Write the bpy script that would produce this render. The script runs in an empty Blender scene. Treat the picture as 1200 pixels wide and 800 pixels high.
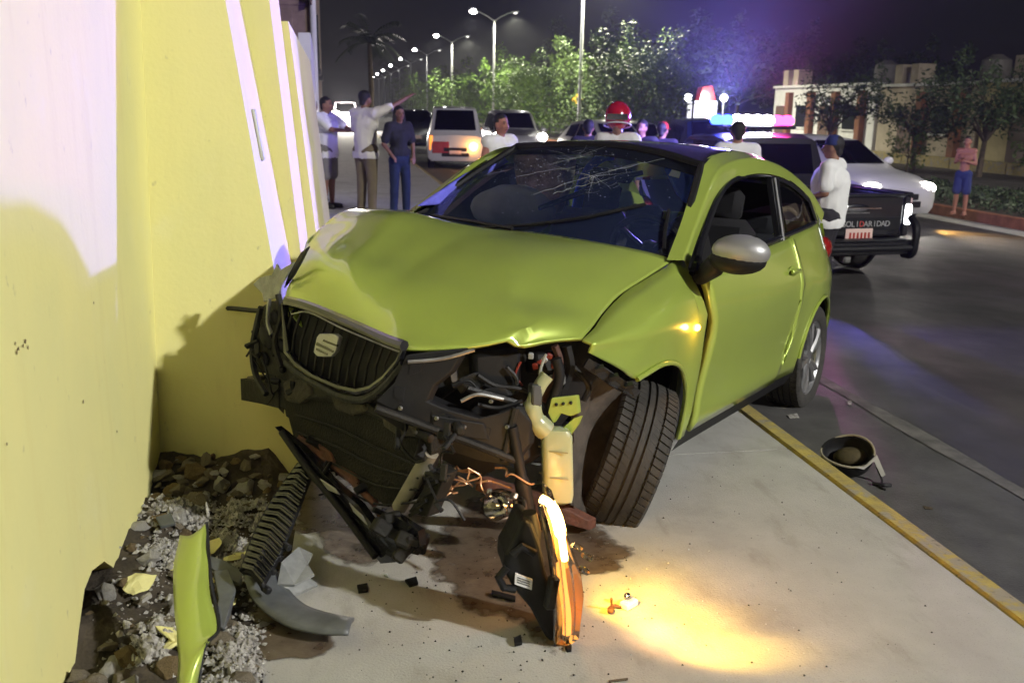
import bpy, bmesh, math, random
import numpy as np
from mathutils import Vector, Matrix, Euler
from mathutils import noise as mnoise
rad = math.radians
SC = bpy.context.scene
COL = SC.collection
random.seed(7)

# ---------------------------------------------------------------- camera
cam_d = bpy.data.cameras.new('camera')
cam = bpy.data.objects.new('camera', cam_d)
COL.objects.link(cam)
SC.camera = cam
cam_d.lens = 33.0
cam_d.sensor_width = 36.0
cam_d.clip_start = 0.05
cam_d.clip_end = 3000
_yaw, _pitch, _roll = [0.187, 0.245, 0.017]
_yaw, _pitch = [0.187244, 0.245229]
_fw = Vector((math.sin(_yaw) * math.cos(_pitch), math.cos(_yaw) * math.cos(_pitch), -math.sin(_pitch)))
_r = Vector((math.cos(_yaw), -math.sin(_yaw), 0))
_u = _r.cross(_fw)
_R = _r * math.cos(_roll) + _u * math.sin(_roll)
_U = -_r * math.sin(_roll) + _u * math.cos(_roll)
cam.matrix_world = Matrix(((_R.x, _U.x, -_fw.x, 0), (_R.y, _U.y, -_fw.y, 0), (_R.z, _U.z, -_fw.z, 1.5), (0, 0, 0, 1)))
cam_d.dof.use_dof = True
cam_d.dof.focus_distance = 3.6
cam_d.dof.aperture_fstop = 4.5

# ---------------------------------------------------------------- night sky and faint moonlight
W = bpy.data.worlds.new('World')
SC.world = W
W.use_nodes = True
nt = W.node_tree
nt.nodes.clear()
sky = nt.nodes.new('ShaderNodeTexSky')
sky.sky_type = 'NISHITA'
sky.sun_disc = False
sky.sun_elevation = rad(2)
sky.sun_rotation = rad(200)
bg = nt.nodes.new('ShaderNodeBackground')
bg.inputs[1].default_value = 0.0012
bg2 = nt.nodes.new('ShaderNodeBackground')
bg2.inputs[0].default_value = (0.30, 0.33, 0.75, 1)
bg2.inputs[1].default_value = 0.007
ad = nt.nodes.new('ShaderNodeAddShader')
wo = nt.nodes.new('ShaderNodeOutputWorld')
nt.links.new(sky.outputs[0], bg.inputs[0])
nt.links.new(bg.outputs[0], ad.inputs[0])
nt.links.new(bg2.outputs[0], ad.inputs[1])
nt.links.new(ad.outputs[0], wo.inputs[0])
moon = bpy.data.lights.new('moon', 'SUN')
moon.energy = 0.02
moon.angle = rad(0.5)
moon.color = (1, .95, .88)
moon_o = bpy.data.objects.new('moon', moon)
moon_o.rotation_euler = (rad(50), 0, rad(20))
COL.objects.link(moon_o)
SC.view_settings.view_transform = 'Standard'
SC.view_settings.look = 'None'
SC.view_settings.exposure = 0
SC.view_settings.gamma = 1
SC.cycles.max_bounces = 6
SC.cycles.transparent_max_bounces = 16
SC.cycles.volume_bounces = 0
SC.cycles.sample_clamp_indirect = 4
SC.cycles.caustics_reflective = False
SC.cycles.caustics_refractive = False

# ---------------------------------------------------------------- helpers
def link(o, parent=None):
    COL.objects.link(o)
    if parent is not None:
        o.parent = parent
    return o

def tag(o, label=None, cat=None, group=None, kind=None):
    if label: o['label'] = label
    if cat: o['category'] = cat
    if group: o['group'] = group
    if kind: o['kind'] = kind
    return o

def thing(name, label, cat, loc=(0, 0, 0), rz=0, group=None, mat=None):
    o = bpy.data.objects.new(name, None)
    o.empty_display_size = .1
    COL.objects.link(o)
    if mat is not None:
        o.matrix_world = mat
    else:
        o.location = loc
        o.rotation_euler = (0, 0, rz)
    return tag(o, label, cat, group)

def lamp(name, kind, loc, energy, color, parent=None, radius=.05, target=None, size=60, blend=.5):
    d = bpy.data.lights.new(name, kind)
    d.energy = energy
    d.color = color
    d.shadow_soft_size = radius
    o = bpy.data.objects.new(name, d)
    link(o, parent)
    o.location = loc
    if kind == 'SPOT':
        d.spot_size = rad(size)
        d.spot_blend = blend
        o.rotation_euler = (Vector(target) - Vector(loc)).to_track_quat('-Z', 'Y').to_euler()
    return o

class MB:
    """collects shapes in one bmesh, then links them as ONE mesh object"""
    def __init__(s):
        s.v = []
        s.f = []
        s.mi = []
    def add(s, vs, fs, mi=0):
        b = len(s.v)
        s.v.extend([tuple(v) for v in vs])
        s.f.extend([tuple(b + i for i in f) for f in fs])
        s.mi.extend([mi] * len(fs))
        return s
    def box(s, c, d, rot=None, mi=0, taper=1.0, bev=0.0):
        hx, hy, hz = d[0] / 2, d[1] / 2, d[2] / 2
        M = Euler(rot).to_matrix() if rot is not None and len(rot) == 3 and not isinstance(rot, Matrix) else (rot or Matrix.Identity(3))
        if bev > 0:
            b = min(bev, hx * .9, hy * .9, hz * .9)
            vs = []
            for sz in (-1, 1):
                for (sx, sy) in ((-1, -1), (1, -1), (1, 1), (-1, 1)):
                    t = taper if sz > 0 else 1
                    X, Y, Z = sx * hx * t, sy * hy * t, sz * hz
                    vs += [(X - sx * b, Y - sy * b, Z), (X, Y - sy * b, Z - sz * b), (X - sx * b, Y, Z - sz * b)]
            bm = bmesh.new()
            for v in vs: bm.verts.new(v)
            r = bmesh.ops.convex_hull(bm, input=bm.verts)
            bm.verts.index_update()
            V = [M @ v.co + Vector(c) for v in bm.verts]
            F = [[v.index for v in f.verts] for f in bm.faces]
            bm.free()
            return s.add(V, F, mi)
        vs = [Vector((sx * hx * (taper if sz > 0 else 1), sy * hy * (taper if sz > 0 else 1), sz * hz)) for sz in (-1, 1) for sy in (-1, 1) for sx in (-1, 1)]
        vs = [M @ v + Vector(c) for v in vs]
        return s.add(vs, [(0, 2, 3, 1), (4, 5, 7, 6), (0, 1, 5, 4), (2, 6, 7, 3), (0, 4, 6, 2), (1, 3, 7, 5)], mi)
    def tube(s, pts, r, n=8, mi=0, cap=True, closed=False):
        P = [Vector(p) for p in pts]
        k = len(P)
        rs = r if isinstance(r, (list, tuple)) else [r] * k
        prev = None
        rings = []
        for i in range(k):
            if closed:
                t = P[(i + 1) % k] - P[i - 1]
            else:
                t = P[min(i + 1, k - 1)] - P[max(i - 1, 0)]
            t.normalize()
            if prev is None:
                a = Vector((0, 0, 1)) if abs(t.z) < .9 else Vector((1, 0, 0))
                nrm = t.cross(a).normalized()
            else:
                nrm = (prev - t * prev.dot(t)).normalized()
            prev = nrm
            bn = t.cross(nrm)
            rings.append([P[i] + (nrm * math.cos(2 * math.pi * j / n) + bn * math.sin(2 * math.pi * j / n)) * rs[i] for j in range(n)])
        vs = [v for g in rings for v in g]
        fs = []
        m = k if closed else k - 1
        for i in range(m):
            for j in range(n):
                a = i * n + j; b = i * n + (j + 1) % n
                c = ((i + 1) % k) * n
                fs.append((a, b, c + (j + 1) % n, c + j))
        if cap and not closed:
            fs.append(tuple(range(n))[::-1])
            fs.append(tuple((k - 1) * n + j for j in range(n)))
        return s.add(vs, fs, mi)
    def lathe(s, prof, n=32, M=None, mi=0, closed=False, a0=0, a1=2 * math.pi):
        """profile of (radius, height) spun round local z, placed by matrix M"""
        M = M or Matrix.Identity(4)
        full = abs(a1 - a0 - 2 * math.pi) < 1e-6
        m = n if full else n + 1
        vs = []
        for j in range(m):
            a = a0 + (a1 - a0) * j / n
            for (r, h) in prof:
                vs.append(M @ Vector((r * math.cos(a), r * math.sin(a), h)))
        k = len(prof)
        fs = []
        for j in range(n):
            for i in range(k - 1 + (1 if closed else 0)):
                a = j * k + i; b = j * k + (i + 1) % k
                c = ((j + 1) % m) * k
                fs.append((a, c + i, c + (i + 1) % k, b))
        return s.add(vs, fs, mi)
    def prism(s, poly, vec, mi=0):
        """extrude a 3-D polygon along vec"""
        P = [Vector(p) for p in poly]
        v = Vector(vec)
        n = len(P)
        vs = P + [p + v for p in P]
        fs = [tuple(range(n))[::-1], tuple(range(n, 2 * n))]
        fs += [(i, (i + 1) % n, n + (i + 1) % n, n + i) for i in range(n)]
        return s.add(vs, fs, mi)
    def grid(s, G, mi=0, flip=False):
        nr = len(G); nc = len(G[0])
        vs = [p for row in G for p in row]
        fs = []
        for i in range(nr - 1):
            for j in range(nc - 1):
                a = i * nc + j
                f = (a, a + 1, a + nc + 1, a + nc)
                fs.append(f[::-1] if flip else f)
        return s.add(vs, fs, mi)
    def ball(s, c, r, n=12, mi=0, rot=None, sq=None):
        R = r if isinstance(r, (tuple, list)) else (r, r, r)
        M = Euler(rot).to_matrix() if rot is not None else Matrix.Identity(3)
        vs = []
        fs = []
        m = max(6, n)
        h = max(4, n // 2)
        for i in range(h + 1):
            t = math.pi * i / h
            for j in range(m):
                a = 2 * math.pi * j / m
                vs.append(M @ Vector((R[0] * math.sin(t) * math.cos(a), R[1] * math.sin(t) * math.sin(a), R[2] * math.cos(t))) + Vector(c))
        for i in range(h):
            for j in range(m):
                fs.append((i * m + j, (i + 1) * m + j, (i + 1) * m + (j + 1) % m, i * m + (j + 1) % m))
        return s.add(vs, fs, mi)
    def cap(s, p, q, r1, r2, n=10):
        """tapered capsule"""
        p = Vector(p); q = Vector(q)
        d = (q - p)
        k = 3
        pts = []; rs = []
        t = d.normalized() if d.length > 1e-6 else Vector((0, 0, 1))
        for i in range(k + 1):
            a = math.pi / 2 * (1 - i / k)
            pts.append(p - t * r1 * math.sin(a)); rs.append(max(1e-4, r1 * math.cos(a)))
        for i in range(k + 1):
            a = math.pi / 2 * (i / k)
            pts.append(q + t * r2 * math.sin(a)); rs.append(max(1e-4, r2 * math.cos(a)))
        return s.tube(pts, rs, n)
    def mesh(s, name):
        me = bpy.data.meshes.new(name)
        me.from_pydata([tuple(v) for v in s.v], [], s.f)
        if any(s.mi):
            me.polygons.foreach_set('material_index', s.mi)
        return me
    def build(s, name, mats, parent=None, smooth=True, ang=40, fix=True, merge=True):
        me = s.mesh(name)
        mats = mats if isinstance(mats, (list, tuple)) else [mats]
        for m in mats: me.materials.append(m)
        if fix:
            bm = bmesh.new(); bm.from_mesh(me)
            if merge: bmesh.ops.remove_doubles(bm, verts=bm.verts, dist=1e-5)
            bmesh.ops.recalc_face_normals(bm, faces=bm.faces)
            bm.to_mesh(me); bm.free()
        if smooth:
            me.polygons.foreach_set('use_smooth', [True] * len(me.polygons))
            try: me.set_sharp_from_angle(angle=rad(ang))
            except Exception: pass
        o = bpy.data.objects.new(name, me)
        return link(o, parent)

def solid(o, t, off=0.0):
    m = o.modifiers.new('thickness', 'SOLIDIFY')
    m.thickness = t
    m.offset = off
    return o

def crom(P, n):
    """Catmull-Rom through points, n samples per span"""
    P = np.array(P, float)
    k = len(P)
    out = []
    for i in range(k - 1):
        p0 = P[i - 1] if i > 0 else 2 * P[0] - P[1]
        p1, p2 = P[i], P[i + 1]
        p3 = P[i + 2] if i + 2 < k else 2 * P[-1] - P[-2]
        for j in range(n):
            t = j / n
            out.append(.5 * ((2 * p1) + (-p0 + p2) * t + (2 * p0 - 5 * p1 + 4 * p2 - p3) * t * t + (-p0 + 3 * p1 - 3 * p2 + p3) * t ** 3))
    out.append(P[-1])
    return np.array(out)

def surf(rows, nu=5, nv=5):
    """smooth surface through a net of points"""
    A = np.array([crom(r, nu) for r in rows])
    B = np.array([crom(A[:, j], nv) for j in range(A.shape[1])])
    return B.transpose(1, 0, 2)

def crumple(G, amp, sc, seed=0):
    H = np.array(G, float).copy()
    for i in range(H.shape[0]):
        for j in range(H.shape[1]):
            p = Vector(H[i, j]) * sc + Vector((seed, seed * .7, 0))
            H[i, j] += np.array(mnoise.noise_vector(p)) * amp
    return H

def lerp(a, b, t): return a + (b - a) * t

# ---------------------------------------------------------------- materials
def mat(name, col, rough=.6, metal=0, var=.0, vscale=8, col2=None, bump=0, bscale=60, coat=0, emit=None, estr=0, trans=0, spec=.5, rvar=0, detail=6, cut=(.35, .65), ior=1.5, alpha=None):
    m = bpy.data.materials.new(name)
    m.use_nodes = True
    n = m.node_tree.nodes; l = m.node_tree.links
    b = n['Principled BSDF']
    b.inputs['Base Color'].default_value = (*col, 1)
    b.inputs['Roughness'].default_value = rough
    b.inputs['Metallic'].default_value = metal
    b.inputs['Coat Weight'].default_value = coat
    b.inputs['Coat Roughness'].default_value = .06
    b.inputs['Specular IOR Level'].default_value = spec
    b.inputs['Transmission Weight'].default_value = trans
    b.inputs['IOR'].default_value = ior
    if emit:
        b.inputs['Emission Color'].default_value = (*emit, 1)
        b.inputs['Emission Strength'].default_value = estr
    tc = None
    if var > 0 or bump > 0 or rvar > 0 or col2:
        tc = n.new('ShaderNodeTexCoord')
    if col2 or var > 0:
        c2 = col2 or tuple(max(0, c * (1 - var)) for c in col)
        t = n.new('ShaderNodeTexNoise')
        t.inputs['Scale'].default_value = vscale
        t.inputs['Detail'].default_value = detail
        t.inputs['Roughness'].default_value = .62
        r = n.new('ShaderNodeValToRGB')
        r.color_ramp.elements[0].position = cut[0]
        r.color_ramp.elements[1].position = cut[1]
        r.color_ramp.elements[0].color = (*col, 1)
        r.color_ramp.elements[1].color = (*c2, 1)
        l.new(tc.outputs['Object'], t.inputs['Vector'])
        l.new(t.outputs['Fac'], r.inputs[0])
        l.new(r.outputs[0], b.inputs['Base Color'])
        if rvar > 0:
            mr = n.new('ShaderNodeMapRange')
            mr.inputs['To Min'].default_value = max(0.02, rough - rvar)
            mr.inputs['To Max'].default_value = min(1, rough + rvar)
            l.new(t.outputs['Fac'], mr.inputs['Value'])
            l.new(mr.outputs[0], b.inputs['Roughness'])
    if bump > 0:
        t2 = n.new('ShaderNodeTexNoise')
        t2.inputs['Scale'].default_value = bscale
        t2.inputs['Detail'].default_value = 5
        bp = n.new('ShaderNodeBump')
        bp.inputs['Strength'].default_value = bump
        bp.inputs['Distance'].default_value = .02
        l.new(tc.outputs['Object'], t2.inputs['Vector'])
        l.new(t2.outputs['Fac'], bp.inputs['Height'])
        l.new(bp.outputs[0], b.inputs['Normal'])
    return m

def glass_mat(name, tint=(.8, .85, .88), rough=.03, extra=.06):
    m = bpy.data.materials.new(name)
    m.use_nodes = True
    n = m.node_tree.nodes; l = m.node_tree.links
    n.clear()
    o = n.new('ShaderNodeOutputMaterial')
    t = n.new('ShaderNodeBsdfTransparent'); t.inputs[0].default_value = (*tint, 1)
    g = n.new('ShaderNodeBsdfGlossy'); g.inputs['Roughness'].default_value = rough
    f = n.new('ShaderNodeFresnel'); f.inputs[0].default_value = 1.5
    a = n.new('ShaderNodeMath'); a.operation = 'ADD'; a.inputs[1].default_value = extra; a.use_clamp = True
    x = n.new('ShaderNodeMixShader')
    l.new(f.outputs[0], a.inputs[0]); l.new(a.outputs[0], x.inputs[0])
    l.new(t.outputs[0], x.inputs[1]); l.new(g.outputs[0], x.inputs[2]); l.new(x.outputs[0], o.inputs[0])
    return m

def emit_mat(name, col, s):
    m = bpy.data.materials.new(name)
    m.use_nodes = True
    n = m.node_tree.nodes; l = m.node_tree.links
    n.clear()
    o = n.new('ShaderNodeOutputMaterial')
    e = n.new('ShaderNodeEmission'); e.inputs[0].default_value = (*col, 1); e.inputs[1].default_value = s
    l.new(e.outputs[0], o.inputs[0])
    return m

def layered(m, layers):
    """lay several noise-masked tints over a material's base colour: (colour, scale, stretch, from, to, strength)"""
    n = m.node_tree.nodes; l = m.node_tree.links
    b = n['Principled BSDF']
    tc = n.new('ShaderNodeTexCoord')
    src = b.inputs['Base Color'].links[0].from_socket if b.inputs['Base Color'].links else None
    base = tuple(b.inputs['Base Color'].default_value)
    for i, (c, sc, st, a, z, k) in enumerate(layers):
        mp = n.new('ShaderNodeMapping'); mp.inputs['Scale'].default_value = st; mp.inputs['Location'].default_value = (i * 3.7, i * 1.3, i * 2.1)
        t = n.new('ShaderNodeTexNoise'); t.inputs['Scale'].default_value = sc; t.inputs['Detail'].default_value = 9; t.inputs['Roughness'].default_value = .65
        r = n.new('ShaderNodeMapRange'); r.interpolation_type = 'SMOOTHSTEP'
        r.inputs['From Min'].default_value = a; r.inputs['From Max'].default_value = z; r.inputs['To Max'].default_value = k
        x = n.new('ShaderNodeMix'); x.data_type = 'RGBA'
        x.inputs[7].default_value = (*c, 1)
        if src: l.new(src, x.inputs[6])
        else: x.inputs[6].default_value = base
        l.new(tc.outputs['Object'], mp.inputs['Vector']); l.new(mp.outputs[0], t.inputs['Vector']); l.new(t.outputs['Fac'], r.inputs['Value'])
        l.new(r.outputs[0], x.inputs[0])
        src = x.outputs[2]
    l.new(src, b.inputs['Base Color'])

def wall_mat():
    """matt yellow paint with faint roller bands, chalky scuffs and pin holes"""
    m = mat('yellow_paint', (.84, .79, .34), .75, bump=.06, bscale=55)
    layered(m, [((.76, .74, .34), 1.1, (1, 1, .8), .42, .70, .75), ((.75, .69, .29), 5, (1.4, 1.4, .16), .50, .72, .55), ((.50, .47, .25), 26, (1, 1, .6), .64, .72, .6), ((.83, .80, .46), 3.1, (1, 1, 1), .55, .75, .5)])
    return m

M = {}
M['yellow'] = wall_mat()
M['bare'] = mat('bare_cement', (.22, .16, .08), .95, col2=(.10, .07, .035), vscale=14, bump=.6, bscale=40)
M['white_paint'] = mat('white_paint', (.8, .79, .8), .6, var=.08, vscale=5)
M['concrete'] = mat('concrete', (.46, .455, .43), .82, col2=(.35, .345, .325), vscale=3.2, bump=.22, bscale=130, detail=12, cut=(.3, .75))
layered(M['concrete'], [((.22, .21, .185), 1.3, (1, 1, 1), .50, .75, .7), ((.27, .255, .22), 9, (1, .35, 1), .52, .72, .6), ((.16, .15, .13), 210, (1, 1, 1), .58, .66, .65), ((.50, .49, .46), 260, (1, 1, 1), .60, .68, .6), ((.13, .12, .10), 38, (1, 1, 1), .66, .72, .7)])
M['concrete_dark'] = mat('gutter_concrete', (.10, .097, .096), .65, col2=(.062, .06, .06), vscale=5, bump=.25, bscale=120, detail=10)
M['asphalt'] = mat('asphalt', (.098, .092, .090), .44, col2=(.048, .046, .046), vscale=1.1, bump=.5, bscale=260, detail=12, rvar=.22)
M['blue_light_paint'] = mat('blue_light_paint', (.05, .13, .95), .8, var=.3, vscale=9)  # blue police light in the cabin, put into the colour
layered(M['asphalt'], [((.11, .105, .10), 420, (1, 1, 1), .58, .68, .7), ((.022, .022, .024), .55, (3, .5, 1), .50, .72, .7), ((.13, .125, .12), 2.2, (2.5, .25, 1), .58, .78, .5)])
M['kerb_yellow'] = mat('kerb_yellow', (.46, .36, .09), .7, col2=(.30, .25, .11), vscale=14, bump=.3, bscale=90, detail=10)
M['kerb_red'] = mat('kerb_terracotta', (.36, .13, .06), .8, var=.4, vscale=6, bump=.3)
M['soil'] = mat('soil', (.075, .06, .042), .95, col2=(.032, .025, .017), vscale=9, bump=.8, bscale=30)
M['gravel'] = mat('gravel', (.42, .41, .38), .9, col2=(.16, .14, .11), vscale=40, bump=.8, bscale=90, cut=(.42, .6))
M['rubble'] = mat('rubble', (.24, .21, .16), .95, col2=(.09, .07, .045), vscale=22, bump=.5, bscale=80)
M['rubble_white'] = mat('rubble_white', (.50, .49, .46), .95, col2=(.22, .205, .18), vscale=40, bump=.6, bscale=90)
M['oil'] = mat('wet_stain', (.075, .052, .034), .30, col2=(.165, .13, .095), vscale=11, detail=8, rvar=.15, bump=.1, bscale=130)
_n = M['oil'].node_tree.nodes; _l = M['oil'].node_tree.links
_at = _n.new('ShaderNodeAttribute'); _at.attribute_name = 'fade'
_tc = _n.new('ShaderNodeTexCoord'); _tn = _n.new('ShaderNodeTexNoise'); _tn.inputs['Scale'].default_value = 24; _tn.inputs['Detail'].default_value = 10
_ad = _n.new('ShaderNodeMath'); _ad.operation = 'ADD'
_mr = _n.new('ShaderNodeMapRange'); _mr.inputs['From Min'].default_value = .48; _mr.inputs['From Max'].default_value = .86; _mr.inputs['To Max'].default_value = .93
_tr = _n.new('ShaderNodeBsdfTransparent'); _mx = _n.new('ShaderNodeMixShader')
_l.new(_tc.outputs['Object'], _tn.inputs['Vector']); _l.new(_at.outputs['Fac'], _ad.inputs[0]); _l.new(_tn.outputs['Fac'], _ad.inputs[1]); _l.new(_ad.outputs[0], _mr.inputs['Value'])
_l.new(_mr.outputs[0], _mx.inputs[0]); _l.new(_tr.outputs[0], _mx.inputs[1]); _l.new(_n['Principled BSDF'].outputs[0], _mx.inputs[2]); _l.new(_mx.outputs[0], _n['Material Output'].inputs[0])
M['lime'] = mat('lime_paint', (.42, .53, .095), .34, metal=.3, var=.06, vscale=1.8, coat=1.0, rvar=.04, bump=.006, bscale=400)
layered(M['kerb_yellow'], [((.30, .28, .24), 7, (1, 1, 1), .52, .60, .8), ((.15, .13, .09), 30, (1, 1, 1), .60, .68, .7)])
layered(M['lime'], [((.50, .50, .33), 45, (1, 1, 1), .60, .72, .16), ((.14, .15, .06), 160, (1, 1, 1), .66, .72, .5), ((.42, .47, .14), 2.4, (1, 1, 1), .5, .8, .3)])
M['lime_in'] = mat('lime_primer', (.26, .33, .05), .55, var=.2, vscale=10)
M['black_gloss'] = mat('black_gloss', (.012, .012, .014), .18, coat=.8)
M['black'] = mat('black_plastic', (.013, .013, .0145), .55, spec=.22, var=.35, vscale=14, bump=.06)
M['black_dusty'] = mat('dusty_plastic', (.010, .010, .010), .6, spec=.22, col2=(.026, .024, .021), vscale=7, bump=.2, bscale=50, detail=9)
M['radiator'] = mat('radiator_core', (.008, .008, .0075), .7, spec=.2, col2=(.022, .020, .015), vscale=4, bump=.5, bscale=110, detail=9)
M['grey_plastic'] = mat('grey_carrier', (.026, .027, .030), .5, spec=.3, col2=(.009, .009, .0095), vscale=9, bump=.2, bscale=60, detail=9)
M['alu'] = mat('alloy', (.62, .62, .63), .32, metal=.9, var=.2, vscale=20)
M['steel'] = mat('bare_steel', (.38, .38, .37), .42, metal=.8, var=.4, vscale=15)
M['chrome'] = mat('chrome', (.75, .75, .76), .12, metal=1)
M['rubber'] = mat('tyre_rubber', (.026, .025, .024), .72, col2=(.05, .046, .042), vscale=18, bump=.12, bscale=140)
M['liner'] = mat('wheel_liner', (.02, .018, .016), .8, col2=(.085, .07, .058), vscale=7, bump=.3, bscale=30, detail=9)
M['rust'] = mat('rusty_metal', (.12, .04, .022), .7, col2=(.07, .03, .02), vscale=20, bump=.3)
M['red_wire'] = mat('red_wire', (.22, .025, .015), .5)
M['blue_wire'] = mat('pale_connector', (.35, .36, .36), .5)
M['orange_wire'] = mat('copper_wire', (.55, .3, .16), .35, metal=.4)
M['seat_cloth'] = mat('seat_cloth', (.006, .006, .009), .9, var=.3, vscale=40, bump=.3, bscale=200)
M['airbag'] = mat('airbag_cloth', (.34, .33, .33), .85, var=.2, vscale=6, bump=.2, bscale=30)
M['silver'] = mat('silver_cover', (.36, .36, .37), .42, metal=.5, coat=.2)
M['glass'] = glass_mat('car_glass', (.80, .86, .9), .02, .02)
M['glass_ws'] = glass_mat('windscreen_glass', (.86, .91, .94), .03, .02)
M['glass_dark'] = glass_mat('dark_glass', (.10, .11, .13), .03, .08)
def blue_light_film(m, k=.05):  # scattering film tinted blue to stand for police light on the windscreen
    n = m.node_tree.nodes; l = m.node_tree.links
    out = [x for x in n if x.type == 'OUTPUT_MATERIAL'][0]
    old = out.inputs[0].links[0].from_socket
    t = n.new('ShaderNodeBsdfTranslucent'); t.inputs[0].default_value = (.35, .5, 1, 1)
    d = n.new('ShaderNodeBsdfDiffuse'); d.inputs[0].default_value = (.16, .24, .62, 1)
    a = n.new('ShaderNodeMixShader'); a.inputs[0].default_value = .5
    l.new(t.outputs[0], a.inputs[1]); l.new(d.outputs[0], a.inputs[2])
    x = n.new('ShaderNodeMixShader'); x.inputs[0].default_value = k
    l.new(old, x.inputs[1]); l.new(a.outputs[0], x.inputs[2]); l.new(x.outputs[0], out.inputs[0])
blue_light_film(M['glass_ws'], .12)
M['crack'] = mat('shattered_glass', (.42, .45, .47), .35, spec=.8)
M['jug'] = mat('translucent_jug', (.34, .38, .24), .3, trans=.0, bump=.05)
bj = M['jug'].node_tree.nodes['Principled BSDF']; bj.inputs['Subsurface Weight'].default_value = .7; bj.inputs['Subsurface Radius'].default_value = (.12, .1, .05); bj.inputs['Subsurface Scale'].default_value = .3
M['lens_clear'] = glass_mat('lens_clear', (.9, .86, .8), .06, .12)
M['sticker'] = mat('sticker', (.75, .72, .5), .5)
M['amber_on'] = emit_mat('amber_lamp_on', (1, .42, .05), 22)
M['orange_on'] = emit_mat('hot_bulb', (1, .62, .18), 26)
M['head_on'] = emit_mat('headlight_on', (1, .93, .82), 40)
M['street_on'] = emit_mat('street_lamp_on', (1, .97, .9), 60)
M['street_dim'] = emit_mat('street_lamp_away', (1, .97, .9), 2.2)
M['pole'] = mat('galvanised', (.62, .63, .64), .45, metal=.3, var=.15, vscale=6)
M['bark'] = mat('bark', (.13, .10, .07), .95, var=.5, vscale=14, bump=.7, bscale=25)
def leaf_mat(name, a, b):
    m = mat(name, a, .6, col2=b, vscale=1.3, detail=3)
    return m
M['leaf_lime'] = leaf_mat('leaf_yellowgreen', (.11, .20, .018), (.07, .135, .012))
M['leaf_grey'] = leaf_mat('leaf_greygreen', (.095, .155, .03), (.06, .10, .02))
M['leaf_dark'] = leaf_mat('leaf_dark', (.035, .06, .025), (.02, .035, .018))
M['leaf_mid'] = leaf_mat('leaf_mid', (.05, .085, .03), (.03, .05, .02))
# ---------------------------------------------------------------- ground, road, pavements
ZR = -.15                                    # road level, pavement top is z = 0
def sheet(name, x0, x1, y0, y1, z, m, nx=1, ny=1, parent=None):
    b = MB()
    b.grid([[(lerp(x0, x1, j / nx), lerp(y0, y1, i / ny), z) for j in range(nx + 1)] for i in range(ny + 1)])
    o = b.build(name, m, parent, smooth=False)
    o['kind'] = 'structure'
    return o
sheet('ground', -400, 400, -300, 900, -.55, M['soil'])
XK = 11.7                                    # far kerb; the carriageway falls away towards it
def zr(x): return ZR if x < 3 else ZR - .30 * min(1, (x - 3) / (XK - 3))
b = MB()
_xs = [2.1, 3, 5, 7, 9, XK + .05]
b.grid([[(x, y, zr(x)) for x in _xs] for y in (-40, 0, 10, 20, 40, 80, 160, 500)])
o = b.build('road', M['asphalt'], None, smooth=False); o['kind'] = 'structure'
sheet('gutter', 2.1, 2.98, -40, 300, ZR + .004, M['concrete_dark'])
# long worn streak between the gutter and the carriageway
b = MB()
for i in range(60):
    y0, y1 = -2 + i * .4, -2 + (i + 1) * .4
    w0 = .05 + .025 * mnoise.noise(Vector((0, y0 * 1.3, 0))); w1 = .05 + .025 * mnoise.noise(Vector((0, y1 * 1.3, 0)))
    b.add([(2.99 - w0, y0, ZR + .008), (2.99 + w0, y0, ZR + .008), (2.99 + w1, y1, ZR + .008), (2.99 - w1, y1, ZR + .008)], [(0, 1, 2, 3)])
o = b.build('road_seam', mat('worn_seam', (.16, .15, .14), .8, col2=(.06, .058, .056), vscale=6, detail=10), None, False)
o['kind'] = 'structure'
# pavement: a bed with concrete slabs, joints recessed
pave = sheet('pavement', -.75, 2.02, -40, 300, -.05, M['soil'])
M['slab'] = M['concrete']
def slab(x0, x1, y0, y1):
    bb = MB().box(((x0 + x1) / 2, (y0 + y1) / 2, -.04), (x1 - x0, y1 - y0, .08))
    return bb.build('slab', M['slab'], pave, smooth=False)
_edge = [(-.215, -2.2), (-.2, 0), (-.23, 1), (-.205, 1.6), (-.225, 2.2), (-.235, 2.55), (-.19, 2.8), (-.175, 3.3), (-.23, 3.68), (-.24, 3.745)]
bb = MB()
poly = [(2.005, 3.745, -.08), (2.005, -2.2, -.08)] + [(x, y, -.08) for x, y in _edge]
bb.prism(poly, (0, 0, .08))
bb.build('slab', M['slab'], pave, smooth=False)
slab(-.22, 2.005, -8.2, -2.215)
for k in range(22):
    y = 3.757 + 3 * k
    slab(-.35, 2.005, y, y + 2.988)
# kerbs
kerb = tag(bpy.data.objects.new('kerb', None), kind='structure'); link(kerb)
for k in range(26):
    y = -10.25 + 3 * k
    MB().box((2.062, y + 1.495, -.074), (.10, 2.985, .16), bev=.015).build('kerb_stone', M['kerb_yellow'], kerb, smooth=False)
far = tag(bpy.data.objects.new('median_kerb', None), kind='structure'); link(far)
for k in range(40):
    y = -4 + 2.5 * k
    MB().box((XK + .08, y + 1.24, -.38), (.17, 2.485, .26), bev=.02).build('kerb_stone', M['kerb_red'], far, smooth=False)
sheet('median', XK + .15, 15.6, -40, 500, -.28, M['soil'], 6, 60)
sheet('far_road', 15.6, 22.0, -40, 500, -.42, M['asphalt'])
far2 = tag(bpy.data.objects.new('far_kerb', None), kind='structure'); link(far2)
for k in range(24):
    MB().box((22.0, -2 + 3 * k + 1.49, -.30), (.35, 2.985, .5), bev=.02).build('kerb_stone', M['kerb_yellow'], far2, smooth=False)
sheet('far_pavement', 22.1, 26, -40, 300, -.25, M['concrete'])
b = MB(); b.grid([[(x, y, zr(x) + .006) for x in (XK - .7, XK)] for y in (-40, 10, 60, 300)])
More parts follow.
